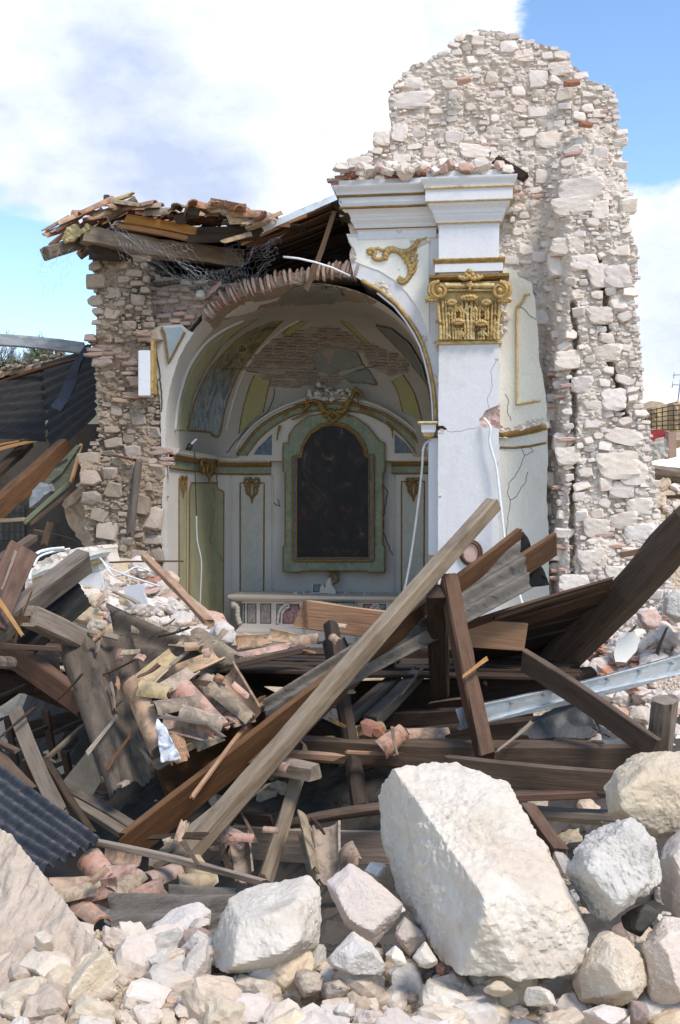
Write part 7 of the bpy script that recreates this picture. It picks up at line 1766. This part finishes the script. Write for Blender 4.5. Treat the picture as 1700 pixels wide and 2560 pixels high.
tag(sheet('plaster_slab', [(312, 1466), (338, 1462), (362, 1460), (366, 1490), (372, 1508), (336, 1518), (318, 1496)], on_plane(11.6), M['white'], None, thick=.05, cell=10, jag=1.5), 'white plaster slab lying on the bricks before the pier', 'plaster slab')
tag(sheet('plaster_slab', [(1533, 1640), (1540, 1606), (1580, 1583), (1600, 1603), (1589, 1632), (1563, 1660), (1537, 1658)], lambda px, py: (P(px, py, 10.7 - .25 * (py - 1580) / 80), Vector((0, -.9, .4))), M['ivory'], None, thick=.05, cell=9, jag=1.5), 'white plaster slab shining on the heap before the tall wall', 'plaster slab')
rockthing('white squared stone at the end of the heap beside the altar', boulder([(516, 1580), (530, 1556), (560, 1552), (588, 1568), (590, 1600), (574, 1624), (540, 1618)], 9.6, .3, 5, .3), 'boulder', 4, seed=61)
rockthing('mortared chunk of three bricks on the heap before the tall wall', boulder([(1590, 1530), (1620, 1522), (1652, 1524), (1652, 1570), (1620, 1578), (1596, 1560)], 11.4, .3, 5, .3), 'brick_pale', 4, name='brick_chunk', cat='masonry', seed=62)
rockthing('big grey rounded boulder at the end of the tall wall', boulder([(1660, 1490), (1690, 1470), (1740, 1480), (1745, 1550), (1690, 1560), (1656, 1535)], 12.4, .5, 6, .3), 'boulder_grey', 5, seed=63)
# laths, conduits and cables
def lath(label, a, b, m='wood_orange', w=.045, h=.04): return timber('wooden_lath', label, a, b, w, h, M[m], 0, 'lath')
lath('orange lath sloping down the heap to the altar', (362, 1392, 12.4), (522, 1556, 10.2), w=.09, h=.06)
lath('thin rusty rod lying level before the pier', (276, 1406, 12.6), (452, 1403, 12.9), 'wood_brown', .02, .02)
board('short brown stake standing up in the left heap', (110, 1362, 12.2), (124, 1312, 12.3), .07, .06, 'wood_mid')
board('short brown crosspiece beside the stake in the left heap', (90, 1330, 12.4), (120, 1336, 12.3), .07, .06, 'wood_mid')
board('pale lath end above the left heap', (-10, 1302, 13.0), (58, 1298, 13.0), .05, .05, 'wood_weathered')
def pipe(label, pts, r_, m, cat='pipe', name='conduit'):
    q = spline([P(*p)[:] for p in pts], 6); return tag(tube(name, q, r_, M[m], sides=7), label, cat)
pipe('white plastic conduit hanging from the chipped pilaster', [(1210, 1046, 15.66), (1226, 1068, 15.6), (1224, 1104, 15.62), (1240, 1165, 15.62), (1246, 1210, 15.6), (1254, 1280, 15.55), (1268, 1380, 15.5), (1312, 1530, 15.3)], .019, 'plastic')
pipe('grey conduit leaning down inside the arch beside the pilaster', [(1090, 1098, 15.95), (1070, 1104, 15.9), (1058, 1122, 15.9), (1054, 1180, 15.95), (1040, 1300, 16.0), (1022, 1420, 16.05), (1002, 1512, 16.1)], .018, 'conduit_grey')
pipe('white looped hose on the fallen cornice chunk', [(160, 1370, 12.2), (120, 1374, 12.2), (92, 1384, 12.1), (78, 1410, 12.0), (74, 1450, 11.9)], .02, 'plastic', 'hose', 'hose')
pipe('second white hose beside the looped one on the cornice chunk', [(175, 1372, 12.25), (130, 1380, 12.2), (98, 1392, 12.1), (84, 1415, 12.0)], .014, 'plastic', 'hose', 'hose')
pipe('white wire conduit bent over the bricks before the pier', [(250, 1395, 12.2), (275, 1420, 12.0), (310, 1436, 11.8), (345, 1448, 11.7), (400, 1466, 11.5)], .011, 'plastic')
pipe('second bent white conduit crossing the bricks before the pier', [(255, 1400, 12.1), (285, 1440, 11.9), (312, 1432, 11.9), (342, 1418, 12.0), (380, 1430, 11.9)], .009, 'plastic')
pipe('black cable hanging down the apse wall from the spotlight', [(487, 1128, 17.1), (488, 1180, 17.15), (491, 1290, 17.2)], .008, 'cable', 'cable', 'cable')
pipe('thin grey conduit hanging below the black cable in the apse', [(491, 1290, 17.2), (493, 1350, 17.2), (503, 1400, 17.2), (502, 1460, 17.2), (498, 1545, 17.2)], .012, 'conduit_grey')
pipe('sagging dark wire in front of the grey house wall', [(118, 1332, 13), (150, 1338, 13.2), (185, 1350, 13.4), (214, 1368, 13.6)], .006, 'cable', 'cable', 'cable')
sl_ = thing('spotlight', 'small black spotlight clamped on the apse cornice', 'spotlight', P(478, 1128, 17.0))
tube('body', [P(470, 1126, 17.0), P(476, 1112, 16.95)], .045, M['cable'], sl_, 8)
tube('lamp_coil', [P(478 + 3 * math.sin(k * 1.6) + k * .9, 1110 - k * .9, 16.95) for k in range(14)], .012, M['plastic'], sl_, 5)
me_ = thing('oval_medallion', 'small oval picture in a carved frame on the white pilaster', 'picture', P(1180, 1410, 15.7))
ovp = [(1177 + 22 * math.cos(a * PI / 10), 1382 + 26 * math.sin(a * PI / 10)) for a in range(20)]
sheet('picture', ovp, on_plane(15.70), M['brick_pale'], me_, thick=.01, cell=7)
bead('frame', ovp, on_plane(15.68), .02, M['wood_brown'], me_, closed=True, step=6)
bead('frame_edge', [(1177 + 28 * math.cos(a * PI / 10), 1382 + 31 * math.sin(a * PI / 10)) for a in range(20)], on_plane(15.69), .014, M['wood_mid'], me_, closed=True, step=6)

# ------------------------------------------------------------------ small litter lying on whatever the heap offers
bpy.context.view_layer.update()
DG = bpy.context.evaluated_depsgraph_get()
def resting(px, py):
    d = ray(px, py).normalized(); ok, loc, nr, *_ = scene.ray_cast(DG, CP, d)
    if not ok: return None
    if nr.dot(d) > 0: nr = -nr
    return loc, nr
SPL = []
for i in range(6):
    V_, F_ = timber_geo(1.0, .10 + .03 * (i % 3), .035, 900 + i, n=5, bow=.03, broken=(.08, .12), rough=.3, taper=.4); SPL.append(mesh([v - Vector((.5, 0, 0)) for v in V_], F_, False, 'splinter'))
SHD = []
for i in range(6):
    me = tile_mesh(40 + i, R.uniform(60, 110), R.uniform(.16, .26), .108, .1, .014, .05); SHD.append(me)
FLK = [unit_rock(700 + i, 2, .6, 60, .06, 2.0, 8) for i in range(8)]
def litter(name, label, cat, group, n, poly, lib, mats, seed, size, minz=.25):
    rn = random.Random(seed); k = 0; tries = 0
    while k < n and tries < n * 25:
        tries += 1
        px, py = rn.uniform(min(p[0] for p in poly), max(p[0] for p in poly)), rn.uniform(min(p[1] for p in poly), max(p[1] for p in poly))
        if not inside(px, py, poly): continue
        h = resting(px, py)
        if h is None or h[1].z < minz or h[0].y > 15: continue
        s3 = [rn.uniform(a, b) for (a, b) in size]
        q = h[1].to_track_quat('Z', 'Y').to_matrix().to_4x4() @ Matrix.Rotation(rn.uniform(0, 6.28), 4, 'Z') @ Matrix.Rotation(rn.gauss(0, .2), 4, 'X')
        o = link(name, with_mat(rn.choice(lib), M[rn.choice(mats)]), None, None, Matrix.Translation(h[0] + h[1] * s3[2] * .3) @ q @ Matrix.Diagonal((*s3, 1)))
        tag(o, label, cat, group); k += 1
HEAP = [(0, 1400), (300, 1420), (620, 1590), (900, 1600), (1400, 1640), (1700, 1560), (1700, 1700), (1560, 1860), (960, 1890), (880, 2000), (740, 2160), (330, 2240), (290, 2060), (0, 1850)]
litter('wood_splinter', 'thin wood splinter lying on the timber heap', 'splinter', 'splinters on the timber heap', 46, HEAP, SPL, ['wood_orange', 'wood_mid', 'wood_weathered', 'wood_brown', 'wood_dark'], 71, ((.10, .42), (.15, .4), (.25, .6)))
litter('tile_shard', 'broken clay tile shard lying on the timber heap', 'roof tile', 'tile shards on the timber heap', 34, [(0, 1400), (300, 1420), (620, 1590), (900, 1600), (1100, 1840), (950, 2000), (740, 2200), (300, 2260), (200, 2120), (330, 1700)], SHD, ['tile', 'tile_pink', 'tile_beige'], 72, ((.35, .7), (.35, .65), (.5, .8)))
litter('mortar_crumb', 'crumb of mortar resting on the cornice ledges', 'plaster', 'mortar crumbs on the cornice', 30, [(850, 425), (1300, 405), (1300, 480), (850, 500)], FLK, ['ivory', 'greycream', 'brick_pale'], 75, ((.04, .12), (.04, .1), (.03, .06)), .5)
